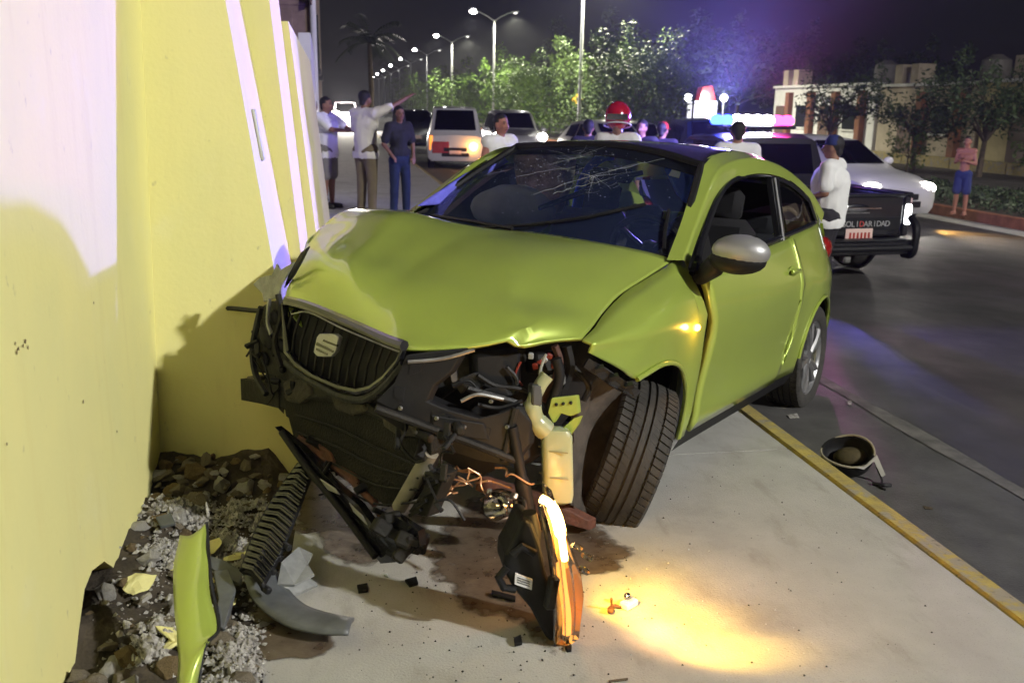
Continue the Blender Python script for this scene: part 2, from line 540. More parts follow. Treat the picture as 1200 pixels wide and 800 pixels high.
gut = b.build('median_gutter', M['concrete'], None, smooth=False); gut['kind'] = 'structure'

# ---------------------------------------------------------------- the yellow wall
wallA = thing('wall', 'flat pale yellow wall nearest the camera with its foot broken away', 'wall')
_break = [[-0.72, 3.694, -0.079], [-0.72, 3.439, -0.07], [-0.72, 3.229, -0.064], [-0.72, 3.139, -0.102], [-0.72, 3.036, -0.073], [-0.72, 2.922, 0.036], [-0.72, 2.775, 0.144], [-0.72, 2.641, 0.183], [-0.72, 2.549, 0.173], [-0.72, 2.456, 0.095], [-0.72, 2.36, 0.001]]
poly = [(-.72, 4.4, -.1), (-.72, 4.4, 3.1), (-.72, -6, 3.1), (-.72, -6, -.1), (-.72, 2.1, -.1)]
poly += [tuple(p) for p in _break[::-1]] + [(-.72, 3.6, -.1)]
MB().prism(poly, (-.11, 0, 0)).build('rendered_face', M['yellow'], wallA, smooth=False)
MB().box((-.98, -.8, 1.5), (.30, 10.4, 3.2)).build('block_core', M['bare'], wallA, smooth=False)
# chipped paint spots
def spot(pts, r, m, parent, name='paint_chip'):
    b = MB()
    for (x, y, z) in pts:
        n = 7
        ring = [(x, y + r * random.uniform(.5, 1.2) * math.cos(2 * math.pi * i / n), z + r * random.uniform(.5, 1.2) * math.sin(2 * math.pi * i / n)) for i in range(n)]
        b.add(ring, [tuple(range(n))])
    return b.build(name, m, parent, smooth=False)
_sp = [[-0.717, 2.214, 0.965], [-0.717, 2.233, 0.948], [-0.717, 2.264, 0.948], [-0.717, 2.284, 0.953], [-0.717, 2.219, 0.944], [-0.717, 2.297, 0.934], [-0.717, 2.712, 0.67], [-0.717, 3.059, 0.459], [-0.717, 2.922, 0.911], [-0.717, 2.09, 0.771]]
spot(_sp, .006, M['bare'], wallA)

wallB = thing('buttress_wall', 'yellow wall section that juts out and leans back where the car has struck', 'wall', group=None)
def xw(z, x0=-.13): return x0 - .145 * z
b = MB()
H = 3.0
def yb(z): return 3.72 + .17 * z
nz = 12
# body between the battered front (facing the camera) and far end
vs = []
for z in (-.1, H):
    vs += [(-.9, yb(z), z), (xw(z), yb(z), z), (xw(z), 4.92, z), (-.9, 4.92, z)]
b.add(vs, [(0, 1, 5, 4), (1, 2, 6, 5), (2, 3, 7, 6), (3, 0, 4, 7), (4, 5, 6, 7)])
b.build('rendered_body', M['yellow'], wallB, smooth=False)
_cb = [-0.389, 4.3, 1.361]
_cb[0] = xw(_cb[2]) + .006
MB().box(_cb, (.02, .10, .22), (0, rad(-8.2), 0), bev=.008).build('conduit_box', mat('conduit_box', (.62, .62, .6), .6), wallB)
# two further battered steps behind it, each standing a little farther out
_e2 = [[-0.287, 4.95, 1.98], [-0.201, 4.95, 0.949]]
_e3 = [[-0.245, 6.0, 1.966], [-0.135, 6.0, 0.805]]
def step(label, e, y0, y1, top):
    t = thing('buttress_wall', label, 'wall')
    k = (e[1][0] - e[0][0]) / (e[1][2] - e[0][2])
    X = lambda z: e[0][0] + k * (z - e[0][2])
    vs = []
    for z in (-.1, top):
        vs += [(-.9, y0, z), (X(z), y0, z), (X(z), y1, z), (-.9, y1, z)]
    MB().add(vs, [(0, 1, 5, 4), (1, 2, 6, 5), (2, 3, 7, 6), (3, 0, 4, 7), (4, 5, 6, 7)]).build('rendered_body', M['yellow'], t, smooth=False)
    return t
step('middle yellow step of the leaning wall, right behind the one the car has struck', _e2, 4.925, 6.0, 3.0)
step('lowest yellow step of the leaning wall, beside the man in white T-shirt', _e3, 6.005, 11.6, _e3[0][2])
# rough unfinished block building behind the wall
M['block'] = mat('cement_block', (.34, .24, .21), .9, var=.4, vscale=3, bump=.3)
bld = thing('block_building', 'dark unfinished block building with a pale corner pipe behind the yellow wall', 'building')
MB().box((-3.93, 25, 3.6), (7.2, 14, 7.4)).build('wall', M['block'], bld, smooth=False)
for k in range(9):
    for j in range(6):
        MB().box((-.32, 18.5 + j * 2.1 + (k % 2) * .6, .4 + k * .78), (.03, 1.95, .70), bev=.01).build('block', M['block'], bld, smooth=False)
for k in range(9):
    for j in range(3):
        MB().box((-.75 - j * .82 - (k % 2) * .3, 17.985, .4 + k * .78), (.78, .03, .70), bev=.01).build('block', M['block'], bld, smooth=False)
for (y, z) in ((18.6, 2.75), (19.0, 5.6), (23, 2.75), (23, 5.6)):
    MB().box((-.30, y, z), (.06, 1.1, 1.3)).build('window', mat('dark_opening', (.006, .006, .008), .4), bld, smooth=False)
    MB().box((-.28, y, z - .7), (.16, 1.3, .10)).build('window_sill', M['concrete_dark'], bld, smooth=False)
MB().tube([(-.30, 17.9, 0), (-.30, 17.9, 7.4)], .06, 10).build('drain_pipe', M['white_paint'], bld)
tent = thing('side_wall', 'pale rendered low wall between the block building and the bystanders', 'wall')
MB().prism([(-.25, 12.6, -.1), (-.25, 17.4, -.1), (-.25, 17.4, 1.2), (-.25, 14.2, 2.25), (-.25, 12.6, 2.35)], (-.15, 0, 0)).build('rendered_face', M['white_paint'], tent, smooth=False)

# ---------------------------------------------------------------- broken wall foot: soil, gravel and chunks
bed = MB()
nx, ny = 26, 64
G = []
for i in range(ny + 1):
    row = []
    for j in range(nx + 1):
        x = lerp(-.86, -.165, j / nx); y = lerp(1.1, 3.78, i / ny)
        e = min(1, max(0, (-.175 - x) / .12))
        h = .035 + .05 * mnoise.noise(Vector((x * 5, y * 5, 0))) + .03 * mnoise.noise(Vector((x * 14, y * 14, 3)))
        h += .06 * max(0, 1 - abs(x + .72) / .25) + .09 * max(0, 1 - abs(y - 3.75) / .45)
        row.append((x, y, -.03 + max(0, h) * e))
    G.append(row)
bed.grid(G)
o = bed.build('dirt', M['soil'], None)
o['kind'] = 'structure'
def bedz(x, y):
    j = min(nx, max(0, round((x + .86) / .695 * nx))); i = min(ny, max(0, round((y - 1.1) / 2.68 * ny)))
    return G[i][j][2]
heap = thing('rubble_heap', 'grey broken concrete and plaster rubble along the foot of the yellow wall', 'rubble')
def chunk_mesh(k, m, flat=.7):
    bm = bmesh.new()
    rr = random.Random(k)
    for _ in range(22):
        v = Vector((rr.gauss(0, 1), rr.gauss(0, 1), rr.gauss(0, 1))).normalized()
        bm.verts.new((v.x * rr.uniform(.75, 1.15), v.y * rr.uniform(.55, .9), v.z * flat * rr.uniform(.6, 1)))
    bmesh.ops.convex_hull(bm, input=bm.verts)
    for v in [v for v in bm.verts if not v.link_faces]: bm.verts.remove(v)
    bmesh.ops.subdivide_edges(bm, edges=bm.edges, cuts=1, use_grid_fill=True)
    for v in bm.verts: v.co += mnoise.noise_vector(v.co * 2.3 + Vector((k, 0, 0))) * .16
    me = bpy.data.meshes.new('rubble_chunk')
    bm.to_mesh(me); bm.free()
    me.materials.append(m)
    return me
chunks = [chunk_mesh(k, [M['rubble'], M['rubble_white'], M['rubble'], M['bare']][k % 4], .4 + .1 * (k % 5)) for k in range(14)]
ylw = [chunk_mesh(50 + k, M['yellow'], .18) for k in range(3)]
rr = random.Random(3)
def put(me, x, y, s, name='rubble_chunk', dz=0):
    o = bpy.data.objects.new(name, me)
    link(o, heap)
    o.location = (x, y, bedz(x, y) + s * .25 + dz)
    o.scale = (s, s, s)
    o.rotation_euler = (rr.uniform(-.5, .5), rr.uniform(-.5, .5), rr.uniform(0, 6.3))
for k in range(215):
    x = rr.uniform(-.73, -.22); y = rr.uniform(1.9, 3.66)
    s = rr.choice([.010, .013, .016, .02, .026, .034, .045]) * (1.25 if y > 3.35 else 1)
    put(chunks[k % 14], x, y, s)
for k in range(46):                      # bank of debris against the buttress foot
    put(chunks[k % 14], rr.uniform(-.70, -.2), rr.uniform(3.42, 3.70), rr.uniform(.014, .042), dz=.01)
for k in range(9):
    put(ylw[k % 3], rr.uniform(-.66, -.3), rr.uniform(2.3, 3.4), rr.uniform(.03, .06), 'plaster_flake', .01)
b = MB()
_dr = [(-.56, 3.32, .10, .12), (-.50, 3.05, .12, .16), (-.33, 3.32, .09, .07), (-.36, 3.02, .07, .09), (-.30, 2.3, .07, .22), (-.27, 2.15, .05, .2), (-.47, 2.52, .07, .06), (-.55, 2.4, .05, .04), (-.45, 2.8, .22, .5)]
for k in range(15000):                   # fine white grit in drifts
    c = _dr[rr.choice((0, 0, 1, 1, 1, 2, 2, 3, 3, 4, 4, 4, 5, 5, 6, 7, 8))]
    x = rr.gauss(c[0], c[2] * .55); y = rr.gauss(c[1], c[3] * .55)
    if not (-.74 < x < -.19 and 1.2 < y < 3.75): continue
    s = rr.choice((.003, .004, .005, .006, .009, .013)) * rr.uniform(.7, 1.3)
    z = bedz(x, y) + s * .4 + rr.random() * .012
    a = rr.uniform(0, 6.3)
    vs = [(x + s * rr.uniform(.6, 1.2) * math.cos(a + q * 1.57), y + s * rr.uniform(.6, 1.2) * math.sin(a + q * 1.57), z - s * rr.uniform(-.1, .4)) for q in range(4)] + [(x + rr.uniform(-.4, .4) * s, y, z + s * rr.uniform(.4, .9))]
    b.add(vs, [(0, 1, 4), (1, 2, 4), (2, 3, 4), (3, 0, 4)])
o = b.build('gravel', M['rubble_white'], None, smooth=False, merge=False)
o['kind'] = 'stuff'
o['label'] = 'loose white plaster grit scattered over the dirt by the wall'

# wet stains and a small dark patch on the concrete (thin irregular sheets)
def stain(pts, label, seed=0, z=.004, m='oil'):
    P = crom([(p[0], p[1], z) for p in pts + pts[:1]], 7)[:-1]
    Q = []
    for p in P:
        n = mnoise.noise_vector(Vector((p[0] * 9, p[1] * 9, seed)))
        n2 = mnoise.noise_vector(Vector((p[0] * 28, p[1] * 28, seed + 4)))
        Q.append((p[0] + n.x * .03 + n2.x * .016, p[1] + n.y * .03 + n2.y * .016, z))
    c = Vector((sum(q[0] for q in Q) / len(Q), sum(q[1] for q in Q) / len(Q), z))
    b = MB(); k = len(Q)
    rings = [[Vector(q).lerp(c, f) for q in Q] for f in (0, .07, .16, .5)]
    vs = [p for r in rings for p in r] + [c]
    b.add(vs, [(r * k + i, r * k + (i + 1) % k, (r + 1) * k + (i + 1) % k, (r + 1) * k + i) for r in range(3) for i in range(k)] + [(3 * k + i, 3 * k + (i + 1) % k, 4 * k) for i in range(k)])
    o = b.build('wet_stain', M[m], None, smooth=False, fix=False)
    at = o.data.attributes.new('fade', 'FLOAT', 'POINT')
    at.data.foreach_set('value', [0.0] * k + [.22] * k + [.42] * k + [.55] * k + [.55])
    return tag(o, label, 'stain', 'fluid stains and dark patch on the pavement')
stain([[0.28, 3.017, 0.0], [0.529, 3.475, 0.0], [0.811, 3.478, 0.0], [0.964, 2.914, 0.0], [0.974, 2.847, 0.0], [0.906, 2.745, 0.0], [0.787, 2.721, 0.0], [0.722, 2.749, 0.0], [0.606, 2.326, 0.0], [0.552, 2.312, 0.0], [0.463, 2.502, 0.0], [0.366, 2.552, 0.0], [0.305, 2.709, 0.0], [0.27, 2.771, 0.0]], 'large brown wet stain spreading under the hanging headlight', 1)
stain([[-0.182, 3.711, 0.0], [0.13, 3.667, 0.0], [0.307, 3.301, 0.0], [0.274, 3.12, 0.0], [0.187, 2.965, 0.0], [0.054, 2.874, 0.0], [-0.058, 2.971, 0.0], [-0.119, 3.179, 0.0], [-0.18, 3.223, 0.0]], 'dark brown wet stain below the smashed front of the green car', 2, .0045)
stain([[-0.24, 2.739, 0.0], [-0.142, 2.548, 0.0], [-0.039, 2.472, 0.0], [-0.079, 2.39, 0.0], [-0.183, 2.377, 0.0], [-0.254, 2.409, 0.0], [-0.294, 2.62, 0.0]], 'small dark patch under the curved end of the bumper strip', 3)  # dark sheet fading at its rim, below the curled lip

# ---------------------------------------------------------------- houses over the far road
M['house_yellow'] = mat('house_yellow', (.55, .47, .25), .85, var=.25, vscale=1.5)
M['house_white'] = mat('house_white', (.62, .62, .62), .8, var=.2, vscale=1.5)
M['house_tan'] = mat('house_tan', (.42, .36, .27), .85, var=.25, vscale=1.5)
M['house_brown'] = mat('house_terracotta', (.22, .09, .045), .85, var=.35, vscale=2)
M['window_dark'] = mat('window_glass', (.015, .017, .02), .12)
M['tank'] = mat('water_tank', (.16, .15, .14), .6, var=.2)
def house(y0, y1, h, m, label, blocks, tank=None, x0=24.0):
    t = thing('house', label, 'house', (x0, y0, -.26))
    Ly = y1 - y0
    MB().box((4.5, Ly / 2, h / 2), (9, Ly - .02, h)).build('wall', m, t, smooth=False)
    MB().box((4.5, Ly / 2, h + .06), (9.3, Ly - .03, .12)).build('roof', M['house_white'], t, smooth=False)
    for (c, w) in blocks:
        for dy in (-w * .32, w * .32):
            MB().box((.4, c + dy, h + .52), (.8, w * .3, .8), bev=.02).build('parapet_pier', M['house_tan'], t, smooth=False)
        MB().box((.55, c, h + .34), (.5, w * .34, .44)).build('parapet_panel', M['house_white'], t, smooth=False)
    for k in range(int(Ly / 2.4)):
        y = 1.0 + k * 2.4
        MB().box((-.12, y, h * .46), (.3, .42, h * .92), bev=.02).build('pillar', M['house_brown'], t, smooth=False)
        if k % 2 == 0:
            w = MB().box((-.01, y + 1.2, 1.5), (.06, 1.05, 1.1)).build('window', M['window_dark'], t, smooth=False)
            MB().box((-.03, y + 1.2, .92), (.12, 1.2, .08)).build('sill', M['house_white'], w, smooth=False)
        else:
            d = MB().box((-.01, y + 1.2, 1.02), (.06, .95, 2.0)).build('door', mat('house_door', (.10, .06, .04), .6), t, smooth=False)
    if tank:
        MB().lathe([(.001, 0), (.55, 0), (.58, .5), (.55, .9), (.28, 1.05), (.2, 1.12), (.001, 1.13)], 18, Matrix.Translation((2.2, tank, h + .12))).build('water_tank', M['tank'], t)
    return t
house(18.5, 25.5, 2.75, M['house_yellow'], 'yellow single storey house with brown pillars at the right edge', [(1.5, 1.6)])
house(25.8, 32.5, 2.9, M['house_yellow'], 'yellow house behind the boy with two tan parapet blocks on its roof', [(1.4, 1.9), (4.4, 1.9)])
house(32.8, 39.5, 2.85, M['house_tan'], 'tan house behind the white sedan with a dark round water tank on its roof', [(4.9, 1.8)], 2.2)
house(39.8, 50, 2.95, M['house_white'], 'white flat roofed house left of the tan one with a squat water tank', [(8.5, 1.8)], 3.0)
# ---------------------------------------------------------------- street lamps along the median
def street_lamp(y, k):
    t = thing('street_lamp', None, 'street lamp', (12.4, y, -.28), group='double armed street lamps along the median')
    MB().tube([(0, 0, 0), (0, 0, 8.2)], [.11, .065], 10).build('pole', M['pole'], t)
    MB().box((0, 0, .02), (.4, .4, .05), bev=.01).build('base_plate', M['pole'], t)
    for s in (-1, 1):
        a = MB().tube([(0, 0, 8.1), (s * .5, 0, 8.42), (s * 1.1, 0, 8.7), (s * 1.45, 0, 8.78)], [.045, .04, .035, .035], 8).build('arm', M['pole'], t)
        hd = MB()
        hd.box((s * 1.62, 0, 8.82), (.62, .26, .10), (0, -s * .12, 0), bev=.03)
        hd.build('lamp_head', M['pole'], a)
        MB().ball((s * 1.64, 0, 8.755), (.27, .22, .17) if s < 0 else (.17, .14, .10), 12).build('lamp_lens', M['street_on'] if s < 0 else M['street_dim'], a)
    return t
KEY = 4300
LAMP_Y = (-6, 48, 75, 102, 129, 156, 183, 210, 237, 264)
_lab = {-6: 'street lamp nearest the camera, out over the road to the right', 21: 'street lamp whose pole rises behind the white sedan and whose head is above the picture',
        48: 'tall street lamp pole right of the paired lamps, its head above the picture', 75: 'nearest street lamp with both glowing heads in view', 102: 'second street lamp with its head in view, just left of the nearest one',
        129: 'third street lamp in the receding row with a bright head', 156: 'fourth street lamp in the receding row with a bright head', 183: 'fifth street lamp in the receding row above the pointing man', 210: 'sixth street lamp in the row, small and bright above the road end',
        237: 'seventh street lamp in the row, a small point over the road end', 264: 'farthest street lamp, the smallest point at the end of the row'}
for k, y in enumerate(LAMP_Y):
    t = street_lamp(y, k)
    t['label'] = _lab[y]
    if y == -6:
        lamp('lamp_light', 'SPOT', (-1.66, 0, 8.56), KEY * 3.3, (1, .98, .92), t, .30, (-9, 9, 0), 150, .4)
    elif y in (21,):
        lamp('lamp_light', 'SPOT', (-1.66, 0, 8.56), 4200, (1, .95, .86), t, .16, (-1.66, 0, 0), 150, .5)
        lamp('lamp_light', 'SPOT', (1.66, 0, 8.56), 2500, (1, .93, .82), t, .16, (1.66, 0, 0), 150, .5)
    elif y <= 129:
        lamp('lamp_light', 'SPOT', (-1.66, 0, 8.56), 3600, (1, .96, .86), t, .2, (-1.66, 0, 0), 150, .5)
        if y < 110:
            lamp('lamp_light', 'SPOT', (1.66, 0, 8.56), 11000, (1, .97, .72), t, .16, (1.66, 0, 0), 150, .5)

# added unseen lamp of the same kind on the far pavement, brightening the houses
t = street_lamp(12.5, 99)
t.location = (23.0, 12.5, -.25)
t['label'] = 'added unseen street lamp lighting the houses, on the far pavement beyond the right edge of the picture'
lamp('lamp_light', 'SPOT', (-1.66, 0, 8.56), 5200, (1, .93, .80), t, .16, (-3, 12, 0), 150, .5)
# ---------------------------------------------------------------- the crashed green car (car frame: x forward, y left, z up)
_pose = [0.409, 3.549, 0.048, 3.97042, -0.09274, -0.0001]
CARM = Matrix.Translation(_pose[:3]) @ Matrix.Rotation(_pose[3], 4, 'Z') @ Matrix.Rotation(_pose[4], 4, 'Y') @ Matrix.Rotation(_pose[5], 4, 'X')
car = thing('crashed_car', 'lime green two door hatchback with its front end smashed open against the yellow wall', 'car', mat=CARM)
ZS = [.10, .2, .3, .45, .58, .68, .72, .80, .88, .97, 1.1, 1.2, 1.3, 1.38]
YS = [.75, .785, .808, .822, .832, .838, .834, .824, .795, .757, .712, .675, .62, .55]
def S(x, z):
    y = float(np.interp(z, ZS, YS))
    if x > -.3: y -= .085 * ((x + .3) / .7) ** 2
    if x < -2.3: y -= .15 * ((-2.3 - x) / .85) ** 2.2
    for cx in (0 - .16, -2.469):            # swollen wheel arches
        d = math.hypot(x - cx, z - .33)
        if .2 < d < .55: y += .006 * math.exp(-((d - .37) / .07) ** 2)
    return y
def side_panel(cols, nrow=12, s=1, off=0):
    """cols: list of (x_low, z_low, x_high, z_high); rows run bottom to top"""
    C = crom(cols, 4)
    G = []
    for i in range(nrow + 1):
        t = i / nrow
        G.append([(lerp(c[0], c[2], t), s * (S(lerp(c[0], c[2], t), lerp(c[1], c[3], t)) + off), lerp(c[1], c[3], t)) for c in C])
    return G

# bonnet
hood_rows = [
 [[-0.607, -0.733, 1.02], [-0.333, -0.205, 0.985], [-0.381, 0.107, 0.985], [-0.339, 0.39, 0.975], [-0.392, 0.59, 0.955], [-0.481, 0.7, 0.926]],
 [(-.25, -.80, 1.01), (-.10, -.42, 1.03), (-.02, 0, .968), (-.02, .35, .934), (-.06, .56, .88), (-.08, .685, .825)],
 [(.16, -.62, .91), (.22, -.36, .938), (.30, 0, .888), (.30, .36, .85), (.22, .58, .803), (.12, .70, .765)],
 [(.42, -.43, .84), (.50, -.25, .862), (.56, .05, .812), (.55, .38, .762), (.42, .62, .755), (.26, .725, .72)],
 [[0.599, -0.324, 0.718], [0.667, -0.052, 0.697], [0.732, 0.208, 0.677], [0.775, 0.378, 0.666], [0.595, 0.585, 0.687], [0.32, 0.732, 0.7]],
]
G = surf(hood_rows, 10, 10)
# creases knocked into the panel: a ridge from the right rear, a dent near the left front corner
for i in range(G.shape[0]):
    for j in range(G.shape[1]):
        u = j / (G.shape[1] - 1); v = i / (G.shape[0] - 1)
        w = math.sin(math.pi * min(1, v)) 
        G[i, j, 2] += .011 * w * max(0, 1 - abs(u - .20 - .16 * v) / .045) + .007 * w * max(0, 1 - abs(u - .80 + .30 * (1 - v)) / .03) * (v > .45) - .006 * w * max(0, 1 - abs(u - .40 - .05 * v) / .04)
        d = math.hypot((u - .83) / .06, (v - .93) / .09)
        G[i, j, 2] += .020 * math.exp(-d * d) * (1 if u < .84 else -.8)
        G[i, j] += np.array(mnoise.noise_vector(Vector(G[i, j]) * 5)) * .006 * w
bn = MB(); bn.grid(G)
hood = solid(bn.build('bonnet', M['lime'], car, ang=60), .012, -1)
hood['label'] = 'lime bonnet buckled upward with a crushed front corner'

# left front wing
fx = [.33, .24, .14, .04, -.04, -.12, -.20, -.28, -.35, -.41, -.445, -.465, -.50, -.545]
lowz = [.655, .62, .578, .535, .552, .566, .566, .55, .515, .45, .37, .22, .215, .215]
_he = sorted([tuple(p) for p in G[:, -1]], key=lambda p: -p[0])
hzx = [p[0] for p in _he] + [-.56]; hz = [p[2] for p in _he] + [.925]; hy = [p[1] + .006 for p in _he] + [.722]
rows = []
for i in range(15):
    t = i / 14
    row = []
    for x, lz in zip(fx, lowz):
        H = float(np.interp(-x, [-v for v in hzx], hz)) - .004; Y = float(np.interp(-x, [-v for v in hzx], hy))
        z = lerp(H, lz, t)
        ys = S(x, z)
        k = min(1, t / .30)
        k = math.sin(k * math.pi / 2) ** .9
        y = lerp(Y, ys, k)
        y += .007 * math.exp(-((z - .70 + .05 * x) / .018) ** 2) * (k > .6)
        row.append((x + (.012 * t if x < -.5 else 0), y, z))
    rows.append(row)
A = np.array([crom(r, 4) for r in rows])
A = crumple(A, .003, 7)
fw = MB(); fw.grid(A)
fender = solid(fw.build('front_wing', M['lime'], car, ang=50), .010, -1)
fender['label'] = 'lime front wing torn off ahead of the wheel'
# arch lip
lip = [(x, S(x, z) + .004, z) for x, z in zip(fx[3:12], lowz[3:12])]
MB().tube(crom(lip, 5), .009, 8).build('arch_lip', M['lime'], car)
# ragged inner edge seen below the torn wing
rag = [[0.347, 0.773, 0.642], [0.273, 0.807, 0.604], [0.194, 0.846, 0.553], [0.114, 0.866, 0.515], [0.128, 0.852, 0.491], [0.221, 0.819, 0.532], [0.296, 0.784, 0.578], [0.351, 0.759, 0.612]]
MB().prism(rag, (-.012, -.012, -.004)).build('wing_flange', M['grey_plastic'], car, smooth=False)
for p in [[0.309, 0.796, 0.607], [0.255, 0.825, 0.576], [0.196, 0.854, 0.543]]:
    MB().box(p, (.03, .03, .014), (.3, .2, .6)).build('clip', M['black'], car, smooth=False)

# black plate added behind the sprung wing and door gap for its shade
MB().prism([(-.50, S(-.5, .83) - .05, .84), (-.68, S(-.68, .83) - .05, .84), (-.68, S(-.68, .25) - .05, .24), (-.50, S(-.5, .25) - .05, .24)], (0, -.03, 0)).build('gap_shade_plate', M['black'], car, smooth=False)
# right front wing, folded against the wall
_hr = [tuple(p) for p in G[:, 0]]
rows = []
for i in range(9):
    t = i / 8
    rows.append([(p[0] - .10 * t, p[1] + .03 * math.sin(math.pi * t) + .05 * t, lerp(p[2] - .006, .50, t)) for p in _hr[::2]])
solid(MB().grid(crumple(np.array(rows), .014, 9)).build('front_wing', M['lime'], car, ang=35), .006)

# door, quarter and sill (both sides share the builder; left = +1)
def belt(x): return float(np.interp(-x, [.40, 1.59, 2.66, 3.1], [.872, .970, 1.068, 1.07]))
def rear_arch(x):
    d = .362 ** 2 - (x + 2.469) ** 2
    return .30 + math.sqrt(d) if d > 0 else .22
for s in (1, -1):
    # door skin leans along its curved front edge
    fr = lambda z: float(np.interp(z, [.2, .3, .5, .66, .74, .86, .95], [-.572, -.585, -.618, -.635, -.60, -.572, -.56])) if s > 0 else -.57
    re = lambda z: float(np.interp(z, [.2, .3, .5, .8, 1.0], [-1.72, -1.76, -1.90, -1.975, -1.97]))
    rows = []
    for i in range(17):
        t = i / 16
        row = []
        for j in range(25):
            u = j / 24
            z = lerp(.235 + .02 * u, 0, 0)
            zlow = .225 + .035 * u
            xm = lerp(-.58, -1.9, u)
            z = lerp(zlow, belt(xm), t)
            x = lerp(fr(z), re(z), u)
            y = S(x, z) + .006 * math.exp(-((z - .705 - .05 * u) / .02) ** 2) - .006 * math.exp(-((z - .43 - .03 * u) / .1) ** 2) + .010 * math.exp(-((z - .275 - .05 * u) / .035) ** 2)
            row.append((x, s * (y + (.004 if s > 0 else 0)), z))
        rows.append(row)
    d = MB(); d.grid(rows)
    door = solid(d.build('door', M['lime'], car, ang=60), .03, -1 if s > 0 else 1)
    # handle cup and bar
    hp = [-1.764, 0.832, 0.828]
    hx, hzz = -1.80, hp[2]
    yy = S(hx, hzz)
    MB().ball((hx, s * (yy + .002), hzz), (.075, .012, .034), 14).build('handle_cup', M['lime_in'], door)
    MB().box((hx, s * (yy + .022), hzz + .006), (.15, .02, .026), bev=.008).build('door_handle', M['lime'], door)
    # sill strip in black plastic
    rows = []
    for i in range(5):
        z = lerp(.15, .232, i / 4)
        rows.append([(x, s * (S(x, z) - .004 - .01 * (4 - i) / 4), z + .035 * (-x - .5) / 1.4) for x in np.linspace(-.5, -2.12, 20)])
    MB().grid(rows).build('sill', M['black'], car)
    # rear quarter panel
    rows = []
    xs = list(np.linspace(0, 1, 34))
    for i in range(17):
        t = i / 16
        row = []
        for u in xs:
            xl = lerp(-1.74, -3.14, u)
            zl = max(.245 + .02 * u, rear_arch(xl)) if -2.831 < xl < -2.107 else (.265 + (.18 if xl < -2.84 else 0) * min(1, (-2.84 - xl) / .1))
            zt = belt(xl)
            z = lerp(zl, zt, t)
            shift = re(z) if u == 0 else None
            x = lerp(re(z) - .006, xl, min(1, u / .22)) if u < .22 else xl
            y = S(x, z) + .006 * math.exp(-((z - .755) / .02) ** 2)
            row.append((x, s * y, z))
        rows.append(row)
    qp = MB(); qp.grid(rows)
    solid(qp.build('rear_quarter', M['lime'], car, ang=60), .012, -1 if s > 0 else 1)
    al = [(x, s * (S(x, z) + .003), z) for x, z in [(-2.469 + .362 * math.cos(a), .30 + .362 * math.sin(a)) for a in np.linspace(.12, math.pi - .2, 22)]]
    MB().tube(al, .009, 8).build('arch_lip', M['lime'], car)
    # dark arch linings
    MB().lathe([(.375, -.03), (.375, -.30), (.05, -.31)], 24, Matrix.Translation((-2.469, s * .82, .30)) @ Matrix.Rotation(-s * math.pi / 2, 4, 'X'), a0=(math.pi if s > 0 else 0), a1=(2 * math.pi if s > 0 else math.pi)).build('arch_liner', M['black'], car)

    # roof rail / pillars band in body colour
    inner = [(-.42, .695, .925), (-.62, .655, 1.05), (-1.0, .578, 1.305), (-1.3, .545, 1.38), (-1.75, .525, 1.412), (-2.25, .53, 1.375), (-2.75, .565, 1.27), (-3.02, .60, 1.15)]
    outer = [(-.50, .752, .893), (-.70, .712, 1.02), (-1.0, .668, 1.185), (-1.30, .638, 1.265), (-1.72, .628, 1.31), (-2.2, .628, 1.295), (-2.60, .648, 1.20), (-2.80, .69, 1.07)]
    rows = []
    for k in range(8):
        I = Vector(inner[k]); O = Vector(outer[k])
        mid = (I + O) / 2 + Vector((0, .026, .018))
        rows.append([(I.x, s * I.y, I.z), (lerp(I.x, mid.x, .6), s * lerp(I.y, mid.y, .7), lerp(I.z, mid.z, .7)), (mid.x, s * mid.y, mid.z), (lerp(O.x, mid.x, .3), s * lerp(O.y, mid.y, .3), lerp(O.z, mid.z, .3)), (O.x, s * O.y, O.z)])
    MB().grid(surf(rows, 3, 6)).build('roof_rail', M['lime'], car, ang=80)
    # rear pillar behind the quarter window
    rows = []
    for (xa, za, xb, zb_) in ((-2.60, 1.20, -2.66, 1.068), (-2.72, 1.16, -2.78, 1.07), (-2.88, 1.18, -2.95, 1.07), (-3.02, 1.15, -3.12, 1.07)):
        rows.append([(lerp(xa, xb, t), s * (S(lerp(xa, xb, t), lerp(za, zb_, t)) + .002), lerp(za, zb_, t)) for t in np.linspace(0, 1, 5)])
    MB().grid(surf(rows, 2, 4)).build('rear_pillar', M['lime'], car)

    # window line: black frame and glass
    top = crom([(-.53, .90), (-.72, 1.025), (-1.0, 1.18), (-1.3, 1.262), (-1.72, 1.305), (-2.2, 1.29), (-2.58, 1.195)], 6)
    def wy(x, z): return s * (S(x, z) - .012)
    fr_pts = [(x, wy(x, z), z) for x, z in top] + [(x, wy(x, belt(x) + .006), belt(x) + .006) for x in np.linspace(-2.66, -.48, 22)]
    MB().tube(fr_pts, .016, 6, closed=True).build('window_frame', M['black_gloss'], car)
    bp = MB()
    bp.prism([(-1.77, wy(-1.77, .975) + s * .006, .975), (-1.87, wy(-1.87, .985) + s * .006, .985), (-2.06, wy(-2.06, 1.29) + s * .008, 1.29), (-1.93, wy(-1.93, 1.3) + s * .008, 1.30)], (0, -s * .03, 0))
    bp.build('door_pillar', M['black_gloss'], car, smooth=False)
    bp = MB().tube([(-1.80, wy(-1.8, .98) + s * .012, .98), (-1.97, wy(-1.97, 1.295) + s * .012, 1.295)], .008, 6).build('chrome_strip', M['silver'], car)
    sp = MB()
